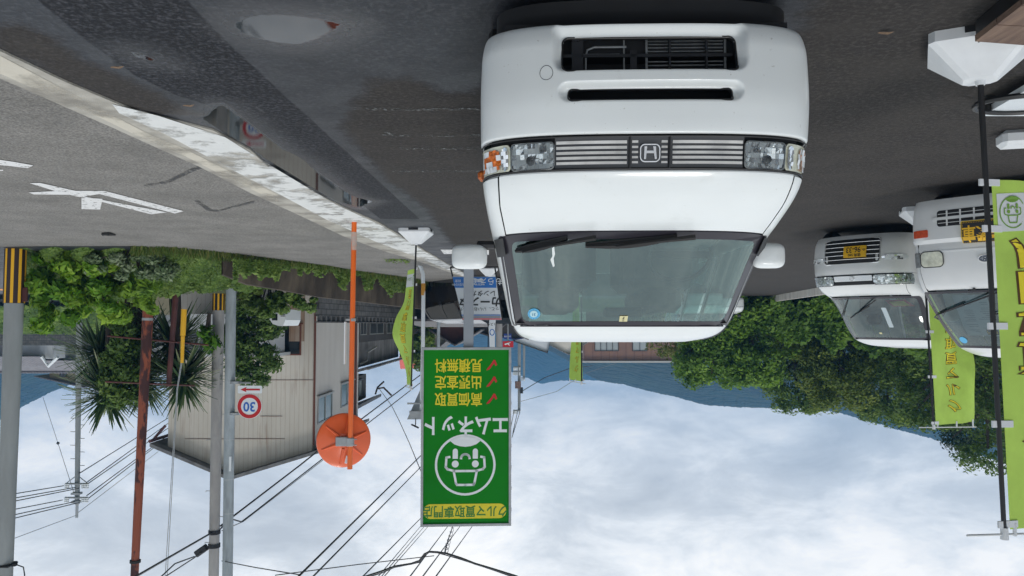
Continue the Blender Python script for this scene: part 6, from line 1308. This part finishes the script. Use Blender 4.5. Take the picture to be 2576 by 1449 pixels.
q.tube([c_ + Vector((.30 * math.cos(a), .20 * math.sin(a), .0)) for a in np.linspace(0, 2 * math.pi, 33)], .018, 6, False); q.build('oval_ring', m_black, wp_, True)
q = MB(); q.box(G(2486, 262, .05) - O, (.06, .06, .10)); q.build('foot', m_rubber, wp_)
cbk = empty('white_block', G(2575, 330), R(15), 'small rough white block on the asphalt at the photo edge', 'block'); MB().box((0, 0, .06), (.34, .2, .12), bev=.03).build('block', m_wplast, cbk)
# ------------------------------------------------------------------ leaves and plants
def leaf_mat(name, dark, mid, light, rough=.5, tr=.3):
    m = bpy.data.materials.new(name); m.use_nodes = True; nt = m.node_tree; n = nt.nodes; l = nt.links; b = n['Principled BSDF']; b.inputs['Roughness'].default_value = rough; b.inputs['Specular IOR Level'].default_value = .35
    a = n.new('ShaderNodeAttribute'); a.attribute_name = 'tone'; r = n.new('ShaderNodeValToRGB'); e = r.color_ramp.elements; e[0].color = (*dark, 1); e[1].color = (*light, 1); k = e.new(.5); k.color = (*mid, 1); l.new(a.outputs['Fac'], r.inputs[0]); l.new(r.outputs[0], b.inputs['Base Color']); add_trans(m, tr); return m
_vn = rng.uniform(-1, 1, 4096)
def vnoise(x):                          # smooth random wave of one variable, three octaves
    x = np.asarray(x, float); o = 0
    for f, a in ((1, .6), (2.3, .3), (5.1, .2)):
        t = x * f + 37.7 * f; i = np.floor(t).astype(int); u = t - i; u = u * u * (3 - 2 * u); o = o + a * (_vn[i % 4096] * (1 - u) + _vn[(i + 1) % 4096] * u)
    return o
def leaves(name, C_, N_, size, m, parent=None, tone=None, aspect=.55, up=.5, **k):
    """C_ (n,3) positions, N_ (n,3) outward directions; every leaf is one bent diamond"""
    n = len(C_); C_ = np.asarray(C_, float); N_ = np.asarray(N_, float)
    nr = N_ + rng.normal(0, .55, (n, 3)); nr[:, 2] += up; nr /= np.linalg.norm(nr, axis=1)[:, None] + 1e-9
    t = rng.normal(0, 1, (n, 3)); t -= (t * nr).sum(1)[:, None] * nr; t /= np.linalg.norm(t, axis=1)[:, None] + 1e-9; s = np.cross(nr, t)
    sz = (np.asarray(size) * rng.uniform(.65, 1.3, n))[:, None]
    V = np.stack([C_ - t * sz * .5, C_ + s * sz * aspect * .5 + t * sz * -.05 + nr * sz * .08, C_ + t * sz * .55, C_ - s * sz * aspect * .5 + t * sz * -.05 + nr * sz * .08], 1).reshape(-1, 3)
    me = bpy.data.meshes.new(name); me.vertices.add(4 * n); me.vertices.foreach_set('co', V.ravel().astype(np.float32)); me.loops.add(4 * n); me.loops.foreach_set('vertex_index', np.arange(4 * n)); me.polygons.add(n)
    me.polygons.foreach_set('loop_start', np.arange(n) * 4); me.polygons.foreach_set('loop_total', np.full(n, 4)); me.update(calc_edges=True)
    tn = rng.uniform(0, 1, n) if tone is None else np.clip(tone + rng.normal(0, .16, n), 0, 1)
    at = me.attributes.new('tone', 'FLOAT', 'FACE'); at.data.foreach_set('value', tn.astype(np.float32)); me.materials.append(m)
    o = bpy.data.objects.new(name, me); COL.objects.link(o); o.parent = parent; return tag(o, **k)
def shell_pts(cs, rs, n, inner=.75, flat=1.0):
    """points through clumps: cs (k,3) centres, rs (k) radii"""
    cs = np.asarray(cs); rs = np.asarray(rs); w_ = rs ** 2; i = rng.choice(len(cs), n, p=w_ / w_.sum()); d = rng.normal(0, 1, (n, 3)); d /= np.linalg.norm(d, axis=1)[:, None]
    r = rs[i] * rng.uniform(inner, 1.08, n); P = cs[i] + d * r[:, None] * np.array([1, 1, flat]); return P, d, i
m_leafA = leaf_mat('broad_leaf_green', (.034, .085, .010), (.120, .240, .022), (.27, .44, .045), tr=.4)
m_leafB = leaf_mat('mid_leaf_green', (.032, .072, .012), (.100, .180, .024), (.23, .32, .05), tr=.4)
m_leafO = leaf_mat('olive_leaf', (.045, .070, .012), (.130, .165, .026), (.27, .28, .05)); m_leafY2 = leaf_mat('fresh_olive_leaf', (.04, .075, .010), (.135, .20, .024), (.29, .34, .05), tr=.4)
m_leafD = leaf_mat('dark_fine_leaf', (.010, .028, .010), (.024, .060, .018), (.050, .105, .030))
m_leafY = leaf_mat('bright_leaf', (.045, .13, .008), (.13, .30, .016), (.30, .46, .04))
m_vine = leaf_mat('vine_leaf', (.040, .085, .014), (.105, .190, .028), (.24, .34, .075))
m_sage = leaf_mat('sage_leaf', (0.065, 0.117, 0.039), (0.156, 0.221, 0.104), (0.351, 0.403, 0.260))
m_palm = leaf_mat('sword_leaf', (.028, .065, .024), (.085, .15, .055), (.30, .34, .17), .35, .25)
m_bark = mat('bark', (.045, .035, .026), .95, var=.3, vscale=5, bump=.8, bscale=20, stretch=(1, 1, .3))
def tree(name, px, Y, topy, w, m, label, n=9000, lsz=.26, foot=-.1, seed=0, low=.0, tone0=.5, group='trees behind the lot'):
    r_ = random.Random(seed); base_ = W(px, 800, Y); base_.z = foot; H_ = W(px, topy, Y).z - foot; root = empty(name, base_, 0, label, 'tree', group)
    q = MB(); q.tube([(0, 0, 0), (.1, .05, H_ * .3), (-.05, .1, H_ * .6), (.05, 0, H_ * .85)], [.22, .17, .11, .04], 10)
    for k in range(7):
        a = r_.uniform(0, 6.28); z = H_ * r_.uniform(.2, .7); e_ = Vector((math.cos(a) * w * .38, math.sin(a) * w * .38, z + H_ * .18)); q.tube([(0, 0, z), e_ * .5 + Vector((0, 0, z * .5)), e_], [.08, .05, .02], 6)
    q.build('trunk', m_bark, root, True)
    cs = []; rs = []
    K = int(60 + w * 16)
    for k in range(K):
        u = r_.uniform(low, 1); a = r_.uniform(0, 6.28); prof = w * .5 * (math.sin(math.pi * min(.97, u * .80 + .13)) ** .6); rad = prof * (.55 + .5 * r_.random()); rr = r_.uniform(.42, .95) * (1.0 - .35 * u)
        cs.append((math.cos(a) * rad, math.sin(a) * rad, H_ * u - (rr if u > .9 else 0) + rr * .2)); rs.append(rr)
    P, d, i = shell_pts(cs, rs, n, .6, .75); ct_ = np.array([r_.gauss(tone0, .17) for _ in cs])
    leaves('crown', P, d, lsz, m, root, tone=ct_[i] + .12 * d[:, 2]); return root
for i, (px, Y, ty, w, m, lb, n, ls) in enumerate([
    (1790, 41, 985, 4.0, m_leafA, 'broad leaved tree beside the brown clad building, lowest of the wood', 9000, .25),
    (1890, 40, 975, 3.8, m_leafA, 'bright broad leaved tree rising just right of the far small car', 11000, .25),
    (2000, 43, 1050, 4.0, m_leafB, 'round topped green tree between the bright tree and the olive one', 9000, .24),
    (2105, 40, 1045, 3.8, m_leafY2, 'olive tinted tree with a dark lobed top against the hill', 11000, .22),
    (2230, 41, 1080, 4.4, m_leafB, 'bushy tree behind the plated white van, left of the lime flag in upright view', 10000, .22),
    (2350, 36, 1092, 4.0, m_leafB, 'tree standing right behind the second lime flag', 9000, .22),
    (2478, 33, 1200, 3.8, m_leafB, 'tall dark tree whose top reaches the sky beside the nearest flag pole', 9000, .20),
    (2600, 30, 1180, 4.0, m_leafB, 'tall tree at the very edge of the photo behind the nearest flag', 7000, .22),
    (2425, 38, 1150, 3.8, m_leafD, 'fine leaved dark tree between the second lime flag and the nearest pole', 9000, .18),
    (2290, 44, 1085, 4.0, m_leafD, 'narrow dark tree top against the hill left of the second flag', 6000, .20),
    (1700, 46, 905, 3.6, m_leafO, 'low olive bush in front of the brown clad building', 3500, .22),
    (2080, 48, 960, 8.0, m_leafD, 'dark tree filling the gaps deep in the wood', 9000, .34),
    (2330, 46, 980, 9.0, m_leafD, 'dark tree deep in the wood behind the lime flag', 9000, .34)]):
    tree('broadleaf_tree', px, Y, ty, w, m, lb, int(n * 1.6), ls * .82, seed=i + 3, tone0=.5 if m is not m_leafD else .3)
# vine covered undergrowth at the wood's foot
xs_ = rng.uniform(1860, 2620, 15000); yy = rng.uniform(0, 1, 15000); Yd = np.interp(xs_, [1860, 2100, 2620], [38.5, 37, 27]) + rng.uniform(-.3, .5, 15000)
Pp = np.array([W(x, 752 + u * np.interp(x, [1860, 2100, 2600], [70, 120, 150]) + 14 * math.sin(x * .06) + 8 * math.sin(x * .17), y) for x, u, y in zip(xs_, yy, Yd)]); Pp[:, 1] += .5 * np.sin(Pp[:, 0] * 3) + yy * 1.0
leaves('undergrowth', Pp, np.tile([0, -1, .3], (15000, 1)), .26, m_leafA, tone=.45 + .3 * np.sin(xs_ * .04) * np.sin(yy * 6), kind='stuff', label='leafy creeper growing along the low kerb at the foot of the wood', cat='undergrowth')
# the pale low kerb between lot and wood
q = MB(); K0 = [(1700, 762), (1870, 757), (1960, 741), (2065, 722), (2330, 672), (2650, 612)]
lo = [G(x, y) for x, y in K0]; q.grid([[p for p in lo], [p + Vector((0, 0, .30)) for p in lo], [p * 1.012 + Vector((0, 0, .30)) for p in lo], [p * 1.012 + Vector((0, 0, -.2)) for p in lo]]); q.build('kerb', mat('pale_kerb', (.70, .68, .62), .8, col2=(.48, .46, .42), vscale=3, stretch=(1, 1, .2)), kind='structure')
# --- the verge on the far side of the road
n = 30000; t = rng.uniform(0, 1, n); xs_ = np.interp(t, [0, 1], [-60, 800]); Yb = np.interp(xs_, [-60, 139, 440, 579, 700, 800], [14.9, 14.5, 14.8, 15.8, 17.3, 19]); u = rng.uniform(0, 1, n)
hy = np.interp(xs_, [-60, 40, 70, 200, 400, 480, 560, 640, 700, 800], [4, 4, 115, 150, 130, 112, 100, 85, 60, 14]) * (1 + .16 * vnoise(xs_ * .03)); by = np.interp(xs_, [-60, 139, 440, 579, 700, 822], [622, 617, 620, 635, 651, 668])
Pp = np.array([W(x, b + h * uu, Y + .25 + uu * 2.6 + .25 * math.sin(x * .08 + uu * 7)) for x, b, h, uu, Y in zip(xs_, by, hy, u, Yb)])
brn = (u < .25) & (xs_ > 330) & (xs_ < 640)
leaves('verge_growth', Pp, np.tile([0, -1, .4], (n, 1)), .12, m_vine, tone=.5 + .3 * vnoise(xs_ * .022 + u * 2) + .2 * vnoise(u * 7 + xs_ * .01), kind='stuff', label='tangled creepers and weeds covering the bank beyond the road', cat='undergrowth', aspect=.6)
# backing earth so the bank is solid
q = MB(); q.grid([[W(x, float(np.interp(x, [-60, 440, 700, 800], [618, 622, 652, 668])) + float(np.interp(x, [-60, 30, 80, 400, 560, 700, 800], [-4, -4, 95, 105, 105, 50, 0])) * uu, float(np.interp(x, [-60, 440, 800], [15.2, 15.2, 19.3])) + uu * 2.6 + .35) for x in range(-60, 810, 30)] for uu in (0, .3, .6, 1)]); q.build('bank', m_grass_g, None, True, kind='structure')
n = 2600; xs_ = rng.uniform(330, 1090, n); b_ = np.interp(xs_, [312, 440, 579, 700, 822, 902, 982, 1050, 1093], [618, 620, 635, 651, 667, 681, 691, 700, 714])
def blades(name, P, h, m, **k):
    q = MB()
    for p in P:
        a = random.uniform(0, 6.28); w_ = h * .05; hh = h * random.uniform(.5, 1.2); l_ = Vector((math.cos(a), math.sin(a), 0)) * hh * random.uniform(.1, .5); s = Vector((-math.sin(a), math.cos(a), 0)) * w_; p = Vector(p); q.add([p - s, p + s, p + l_ * .4 + Vector((0, 0, hh * .65)) + s * .6, p + l_ + Vector((0, 0, hh)), p + l_ * .4 + Vector((0, 0, hh * .65)) - s * .6], [(0, 1, 2, 3, 4)])
    o = q.build(name, m, **k); at = o.data.attributes.new('tone', 'FLOAT', 'FACE'); at.data.foreach_set('value', rng.uniform(0, 1, len(o.data.polygons)).astype(np.float32)); return o
blades('roadside_grass', [G(x, b + random.uniform(-2, 4)) * random.uniform(1.0, 1.02) for x, b in zip(xs_, b_)], .17, leaf_mat('grass_blade', (.06, .10, .015), (.10, .17, .03), (.24, .24, .08)), kind='stuff', label='tufts of grass along the far edge of the road', cat='grass')
n = 9000; xs_ = rng.uniform(590, 1250, n); yt = np.interp(xs_, [590, 715, 808, 902, 982, 1050, 1100, 1250], [660, 668, 676, 690, 702, 716, 735, 762]); uu = rng.uniform(0, 1, n) ** 1.7
Yd = np.interp(xs_, [590, 700, 822, 982, 1093, 1250], [15.6, 17.2, 19.0, 22.7, 27.6, 45])
Pp = np.array([W(x, y - 6 + 48 * q_ * max(.10, .45 + float(vnoise(x * .035))), Y) for x, y, q_, Y in zip(xs_, yt, uu, Yd)]); leaves('wall_weeds', Pp, np.tile([0, -1, .3], (n, 1)), .13, m_vine, tone=.6 + .3 * vnoise(xs_ * .05), kind='stuff', label='green weeds hanging over the mossy retaining wall', cat='undergrowth')
n = 3000; xs_ = rng.uniform(1090, 1170, n); Pp = np.array([W(x, 724 + 34 * random.random() * (1 + .3 * math.sin(x * .3)), 29 + random.random()) for x in xs_]); leaves('leafy_bush', Pp, np.tile([0, -1, .4], (n, 1)), .16, m_leafY, tone=.35 + 0 * xs_, label='bright low bush beside the road between bent white pole and rental sign', cat='bush')
# the bright shrub with pointed leaves, creeper mound, hanging creeper
def shrub(name, label, c, rx_, ry_, rz_, K, n, sz, m, cat='bush', tone0=.5, seed=1, stem=True, up=.5, aspect=.5):
    r_ = random.Random(seed); c = Vector(c); root = empty(name, (c.x, c.y, c.z - rz_), 0, label, cat)
    cs = [(r_.uniform(-1, 1) * rx_, r_.uniform(-1, .6) * ry_, rz_ + r_.uniform(-1, 1) * rz_) for _ in range(K * 3)]; cs = [p for p in cs if (p[0] / rx_) ** 2 + ((p[2] - rz_) / rz_) ** 2 < 1][:K]; rs = [r_.uniform(.16, .34) * max(.6, rz_ * .9) for _ in cs]
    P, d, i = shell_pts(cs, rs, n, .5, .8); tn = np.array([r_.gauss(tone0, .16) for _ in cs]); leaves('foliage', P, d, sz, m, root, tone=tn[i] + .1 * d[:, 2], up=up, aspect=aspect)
    if stem:
        q = MB()
        for p in cs[::3]: q.tube([(p[0] * .2, p[1] * .2, -.3), (p[0] * .6, p[1] * .6, p[2] * .6), p], [.03, .02, .008], 5)
        q.build('stems', m_bark, root, True)
    return root
shrub('pointed_leaf_shrub', 'bright yellow-green shrub with pointed leaves beside the striped grey pole', W(190, 730, 15.6), 1.05, .5, .78, 40, 5200, .17, m_leafY, tone0=.55, up=.2, aspect=.42)
shrub('pointed_leaf_shrub', 'darker green shrub with pointed leaves at the foot of the rusty pole', W(330, 745, 16.3), .75, .5, .50, 26, 3000, .17, m_leafA, tone0=.75, seed=4, up=.2, aspect=.42)
shrub('sage_bush', 'greyish small leaved bush in the middle of the bank', W(330, 672, 15.3), .85, .35, .26, 22, 2600, .09, m_sage, tone0=.45, seed=5)
shrub('creeper_mound', 'dark creeper mound climbing between the spiky palms', W(325, 900, 19.2), .55, .5, 1.15, 40, 5200, .13, m_vine, tone0=.35, seed=6)
shrub('hanging_creeper', 'dark creeper hanging over the wall of the metal clad building', W(640, 862, 25), .85, .45, 1.35, 60, 9000, .14, m_vine, tone0=.30, seed=7)
shrub('bank_creeper', 'light green creeper spilling over the bank below the hanging creeper', W(680, 762, 21), 1.35, .5, .36, 34, 5200, .12, m_vine, tone0=.62, seed=8)
shrub('bank_creeper', 'green creeper around the foot of the pole pair', W(560, 700, 18.2), 1.15, .5, .32, 30, 4200, .12, m_vine, tone0=.52, seed=9)
shrub('roadside_weed', 'small clump of weeds growing from the gutter strip by the flag base', W(1008, 645, 17.2), .26, .12, .08, 10, 500, .07, m_vine, tone0=.6, seed=10, stem=False)
shrub('young_leaf_spray', 'spray of big bright leaves beside the striped concrete pole', W(527, 852, 19.6), .16, .2, .36, 10, 120, .26, m_leafY, tone0=.3, seed=11, up=.1, aspect=.4)
shrub('garden_tree', 'small green tree behind the lime flag by the old house', W(1048, 870, 50), .9, .6, 1.9, 26, 3200, .3, m_leafB, seed=12)
# slope beyond the lower road
n = 9000; xs_ = rng.uniform(-200, 330, n); u = rng.uniform(0, 1, n); Pp = np.array([W(x, 772 + 66 * uu, 47 + 10 * uu) for x, uu in zip(xs_, u)]); leaves('slope_growth', Pp, np.tile([0, -1, .4], (n, 1)), .38, m_vine, tone=.55 + .25 * np.sin(xs_ * .04 + u * 6), kind='stuff', label='rank green growth on the slope beyond the lower road', cat='undergrowth')
# spiky palms: trunk with heads of sword leaves
def spiky(label, foot, heads, seed, n=150, Ls=1.0):
    r_ = random.Random(seed); foot = Vector(foot); root = empty('spiky_palm', foot, 0, label, 'palm', 'spiky palms by the road')
    q = MB(); hs = [Vector(h) - foot for h in heads]
    for h in hs: q.tube([(0, 0, 0), h * .5 + Vector((.05, 0, -.1)), h], [.12, .10, .08], 10)
    q.build('trunk', m_bark, root, True)
    q = MB(); tones = []
    for h in hs:
        for k in range(n):
            th_ = r_.uniform(0, 6.283); el = math.asin(r_.uniform(-.75, 1)); d = Vector((math.cos(th_) * math.cos(el), math.sin(th_) * math.cos(el), math.sin(el))); L_ = Ls * r_.uniform(.65, 1.1); droop = r_.uniform(.05, .22) * (1.2 - d.z * .6); s = d.cross(Vector((0, 0, 1))); s = s.normalized() if s.length > .01 else Vector((1, 0, 0)); st0 = h + Vector((0, 0, r_.uniform(-.18, .12)))
            P = [st0 + d * L_ * f - Vector((0, 0, droop * L_ * f * f)) for f in (0.05, .3, .6, .85, 1)]; wd_ = (.026, .038, .034, .018, .002); nn = s.cross(d) * .010
            q.grid([[p - s * w_, p + nn, p + s * w_] for p, w_ in zip(P, wd_)]); tn = min(1, max(0, r_.gauss(.45, .25))); tones += [tn] * 8
    o = q.build('sword_leaves', m_palm, root); at = o.data.attributes.new('tone', 'FLOAT', 'FACE'); at.data.foreach_set('value', np.array(tones, np.float32)); return root
spiky('spiky palm nearest the far utility pole, its head against the sky', (W(290, 700, 19.5).x, 19.5, 0), [W(272, 985, 19.5), W(255, 890, 20.2)], 1, 280, 1.15)
spiky('spiky palm whose head is crossed by the rusty pole', (W(355, 700, 20.3).x, 20.3, 0), [W(362, 960, 20.3), W(345, 870, 20.6)], 2, 240, 1.1)
spiky('spiky palm in front of the metal clad building, left of the pole pair', (W(440, 700, 19.8).x, 19.8, 0), [W(462, 950, 19.8), W(440, 860, 20.4)], 3, 260, 1.15)
# fallen leaves and litter
m_lit = mat('dead_leaf', (.15, .095, .055), .7, var=.3, vscale=30)
for i, (x, y, lb) in enumerate([(475, 263, 'brown dead leaf on the wet patch near the gutter strip'), (2231, 79, 'curled dead leaf on the dry asphalt beside the big van'), (295, 166, 'pale twig on the wet asphalt near the camera'), (1685, 64, '')][:3]):
    g = G(x, y, .008); q = MB(); q.add([g + Vector(v) for v in ((-.040, 0, .0), (-.025, -.007, .004), (-.005, -.011, .009), (.018, -.007, .005), (.036, .004, .002), (.045, .007, .006), (.02, .011, .010), (-.01, .012, .012), (-.028, .006, .006))], [(0, 1, 2, 3, 4, 5, 6, 7, 8)]); q.build('dead_leaf', m_lit, label=lb, cat='leaf')
q = MB(); q.tube([G(259, 589, .03), G(272, 588, .035), G(290, 591, .02)], [.03, .035, .012], 6); q.build('rubber_scrap', m_rubber, label='black rubber scrap lying on the far side of the road', cat='litter')
# ------------------------------------------------------------------ far utility poles, overhead wires, haze
m_wire = mat('black_wire', (.02, .021, .024), .5); m_wireg = mat('grey_wire', (.14, .16, .18), .5)
def wire(pts, ds, r, label, group, m=None, sag=0.0):
    P = []
    for i in range(len(pts) - 1):
        a = W(*pts[i], ds[i]); b = W(*pts[i + 1], ds[i + 1])
        for k in range(8 if sag else 3):
            t = k / (8 if sag else 3); p = a.lerp(b, t); p.z -= sag * 4 * t * (1 - t); P.append(p)
    P.append(W(*pts[-1], ds[-1])); q = MB().tube(P, r, 5); return q.build('overhead_wire', m or m_wire, label=label, cat='wire', group=group)
def far_pole(px, Y, foot_y, top, arms, label, r0=.19):
    r_, T = upole('utility_pole', (W(px, foot_y, Y).x, Y, -3), W(px - 1, top[0], Y), r0, r0 * .75, m_pole, label); O = r_.location.copy()
    if len(top) > 1: MB().tube([W(px - 1, top[0], Y) - O, W(px - 2, top[1], Y) - O], .09, 8).build('top_extension', m_galv, r_, True)
    for (y, x0, x1) in arms:
        q = MB(); a = W(x0, y, Y - .2) - O; b = W(x1, y, Y - .2) - O; q.tube([a, b], .06, 6); o = q.build('crossarm', m_galv, r_, True)
        for x in (x0 + 1, x0 + 6, x1 - 14, x1 - 8, x1 - 2):
            q = MB(); c = W(x, y + 5, Y - .2) - O; q.lathe([(.05, -.16), (.10, -.10), (.06, -.04), (.10, .02), (.06, .08), (.09, .14), (.01, .18)], 8, Matrix.Translation(c)); q.build('insulator', m_swht, o, True)
    return r_, T
FP, T = far_pole(195, 50, 870, (1268, 1302), [(1217, 165, 222), (1252, 164, 221)], 'distant utility pole with two crossarms seen between the striped pole and spiky palm')
q = MB()
for y in (1241, 1262): c = W(193, y, 50) - FP.location; q.box(c, (.55, .4, .12))
q.build('collar', m_galv, FP)
for k in range(9): q = MB(); y = 1035 + k * 17; c = W(195, y, 50) - FP.location; s = 1 if k % 2 else -1; q.tube([c, c + Vector((s * .45, 0, 0))], .025, 5); q.build('climbing_step', m_galv, FP)
q = MB()
for x in (222, 165): a = W(x, 1217, 50) - FP.location; q.tube([a, W(194, 1195, 50) - FP.location], .03, 5)
q.build('brace', m_galv, FP, True)
def t_pole(px, Y, foot_y, top, arms, label):
    return far_pole(px, Y, foot_y, (top,), arms, label)
P2_, T = t_pole(1307, 78, 850, 1035, [(923, 1292, 1309), (935, 1291, 1309), (1032, 1291, 1309)], 'distant utility pole with a rusty transformer beyond the green sign')
q = MB(); c = W(1303, 968, 77.5) - P2_.location; q.tube([c - Vector((0, 0, .35)), c + Vector((0, 0, .35))], .30, 16); q.build('transformer', mat('transformer_rust', (.20, .12, .09), .7, var=.2), P2_, True)
q = MB(); c = W(1312, 982, 77.6) - P2_.location; q.box(c, (.3, .3, .6)); q.build('switch_box', m_black, P2_)
t_pole(1319, 100, 850, 955, [(950, 1312, 1321)], 'thinner and farther utility pole just beside the one with the transformer')
G1 = 'wires leaving the top of the far pole toward the metal clad building'; L1 = 'thin wire running from the far pole crossarms behind the metal clad building'
for a, b in (((199, 1191), (427, 1049)), ((220, 1212), (427, 1062)), ((222, 1216), (427, 1074)), ((218, 1247), (427, 1092)), ((222, 1254), (398, 1118))): wire([a, b], [49.8, 75], .035, L1, G1)
wire([(192, 1293), (398, 1136)], [50, 75], .02, 'faint top wire from the far pole tip sloping to the building roof', None, m_wireg)
G2_ = 'wires from the far pole to the photo edge'; L2_ = 'thin wire running from the far pole crossarms to the edge of the photo'
for a, b in (((160, 1222), (-60, 1258)), ((190, 1226), (-60, 1270)), ((200, 1228), (-60, 1280)), ((157, 1258), (-60, 1300)), ((188, 1262), (-60, 1316)), ((200, 1264), (-60, 1327))): wire([a, b], [49.8, 40], .030, L2_, G2_)
wire([(190, 1297), (-60, 1390)], [50, 38], .018, 'faint topmost wire from the far pole tip to the photo edge', None, m_wireg)
wire([(108, 999), (146, 1115), (186, 1240)], [70, 60, 50], .018, 'faint slanting wire with a small ball reaching the far pole', None, m_wireg)
q = MB(); c = W(146, 1115, 60); q.lathe([(.001, -.12), (.09, -.07), (.12, 0), (.09, .07), (.001, .12)], 10, Matrix.Translation(c)); q.build('wire_ball', m_wire, label='small ball hanging on the faint slanting wire', cat='wire ball')
# wires on the near pole pair and over the road
wire([(340, 1451), (534, 1339)], [14, 20], .024, 'thick black cable rising from the photo edge to the pale concrete pole', None)
wire([(555, 1323), (755, 1170), (800, 1134), (908, 1055), (1020, 971), (1062, 940)], [20, 25, 26, 30, 34, 36], .026, 'thick black cable from the concrete pole passing behind the round mirror', None)
wire([(555, 1330), (580, 1305), (607, 1313), (640, 1288), (755, 1198), (804, 1160), (919, 1070), (1065, 957)], [20, 20.5, 21, 22, 25, 26.5, 30, 35], .020, 'twisted black cable running just under the thick cable behind the mirror', None)
wire([(558, 1335), (612, 1312), (755, 1202), (919, 1075)], [20, 21, 25, 30], .012, 'thin lashing wire below the twisted cable', None, m_wireg)
wire([(405, 1451), (440, 1418), (489, 1400)], [16, 17, 18.5], .016, 'thin loose cable leading to the black closure box', None); wire([(415, 1451), (489, 1403), (530, 1369)], [16, 18, 20], .014, 'thin straight cable passing through the black closure box', None)
q = MB(); c = W(507, 1385, 18.8); q.box(c, (.32, .14, .16), M=Matrix.Rotation(R(-35), 3, 'Y'), bev=.02); q.build('closure_box', m_black, label='black cable closure box hanging beside the pale concrete pole', cat='cable box')
wire([(558, 1411), (640, 1427), (755, 1446)], [19.5, 17, 15], .012, 'thin twisted wire leaving the pole pair low along the photo edge', None)
for pts, d, r, lb in (([(750, 1451), (1066, 1139)], [13, 30], .020, 'thick overhead wire nearest the mirror, running behind the green sign'), ([(787, 1451), (1066, 1167)], [13, 30], .016, 'overhead wire just beside the thick one, behind the green sign'), ([(912, 1451), (1064, 1298)], [14, 28], .014, 'single twisted overhead wire meeting the top edge of the green sign')): wire(pts, d, r, lb, None)
for a, b in (((951, 1451), (1063, 1318)), ((959, 1451), (1071, 1320)), ((966, 1451), (1079, 1322))): wire([a, b], [15, 32], .010, 'fine overhead wire in the close set of three above the green sign', 'three fine wires')
for a, b in (((1031, 1451), (1128, 1322)), ((1063, 1451), (1158, 1323)), ((1096, 1451), (1188, 1324))): wire([a, b], [14, 32], .014, 'overhead wire in the spaced set of three above the green sign', 'three spaced wires')
bn_ = [(912, 1453), (960, 1437), (992, 1425), (1035, 1418), (1055, 1411), (1068, 1394), (1080, 1388), (1100, 1389), (1122, 1392), (1160, 1404), (1195, 1418), (1245, 1433), (1302, 1451)]
wire(bn_, [13, 14, 14.6, 15, 15, 15, 15, 15, 15, 14.6, 14.2, 13.6, 13], .020, 'knotted black cable bundle crossing above the green sign', None)
wire([(x, y + 3 + 2 * math.sin(i * 1.7)) for i, (x, y) in enumerate(bn_)], [13, 14, 14.6, 15, 15, 15, 15, 15, 15, 14.6, 14.2, 13.6, 13], .009, 'loose thin cable looping round the knotted bundle', None)
wire([(1119, 1391), (1124, 1370), (1130, 1350), (1140, 1322)], [15, 18, 22, 30], .016, 'curly drop cable between the knotted bundle and the green sign', None)
q = MB(); P = []
for k in range(60): t = k / 59; c = W(1120 + 20 * t, 1390 - 66 * t, 15 + 12 * t); P.append(c + Vector((math.cos(t * 40), 0, math.sin(t * 40))) * .05)
q.tube(P, .007, 4); q.build('overhead_wire', m_wire, label='coiled wire wound round the curly drop cable', cat='wire')
wire([(1092, 1398), (900, 1420), (692, 1447)], [15, 14, 13], .009, 'hair thin wire crossing from the knotted bundle toward the pole pair', None)
wire([(954, 978), (985, 1020), (1005, 1060), (1030, 1115), (1062, 1193)], [42, 38, 34, 30, 26], .015, 'slack wire from the old house roof curving up behind the green sign', None)
wire([(1312, 985), (1370, 950), (1430, 928), (1490, 920)], [78, 80, 84, 88], .04, 'drooping service wire from the transformer pole to the brown building', None)
wire([(1309, 1010), (1400, 985), (1470, 940), (1560, 910)], [78, 82, 88, 95], .025, 'faint second wire from the transformer pole to the brown building', None, m_wireg)
for a, b in (((1293, 1035), (1285, 1075)), ((1302, 1035), (1290, 1090)), ((1308, 1036), (1288, 1100))): wire([a, b], [78, 60], .03, 'short wire rising from the transformer pole behind the green sign', 'wires at the transformer pole')
q = MB(); a = W(960, 985, 43); q.tube([W(948, 978, 42), W(965, 975, 42), W(985, 995, 42)], .05, 6); q.build('service_bracket', m_bframe, label='bent service bracket at the corner of the old house roof', cat='bracket')
# white truck by the works
tk = empty('small_truck', W(700, 770, 23.5), 0, 'white small truck showing only its cab beside the hanging creeper', 'truck'); O = tk.location.copy()
q = MB(); prof = [(672, 786), (676, 800), (686, 815), (700, 820), (712, 819), (718, 805), (719, 778), (690, 776)]; F0 = [W(x, y, 23.3) - O for x, y in prof]; F1 = [p + Vector((-.1, 1.3, 0)) for p in F0]; n_ = len(F0)
q.add(F0 + F1, [tuple(range(n_)), tuple(range(2 * n_ - 1, n_ - 1, -1))] + [(i, (i + 1) % n_, n_ + (i + 1) % n_, n_ + i) for i in range(n_)]); q.build('cab', m_paint, tk)
q = MB(); q.add([W(x, y, 23.28) - O for x, y in ((684, 790), (684, 806), (698, 806), (698, 790))], [(0, 1, 2, 3)]); q.build('window', m_win_dark, tk)
q = MB()
for k in range(4): q.box(W(712, 783 + k * 4, 23.27) - O, (.14, .01, .022))
q.build('vent', m_black, tk)
# haze: even, thin air round the whole scene
def haze(dens, col):
    m = bpy.data.materials.new('haze_air'); m.use_nodes = True; n = m.node_tree.nodes; n.remove(n['Principled BSDF']); v = n.new('ShaderNodeVolumePrincipled'); v.inputs['Color'].default_value = (*col, 1); v.inputs['Density'].default_value = dens; v.inputs['Anisotropy'].default_value = .2
    m.node_tree.links.new(v.outputs[0], n['Material Output'].inputs['Volume']); q = MB(); q.box((0, 400, 44), (2260, 1460, 97)); return q.build('haze', m, kind='stuff', label='thin blue air between the camera and the far hills', cat='haze')
haze(0.00085, (.16, .50, 1.0))
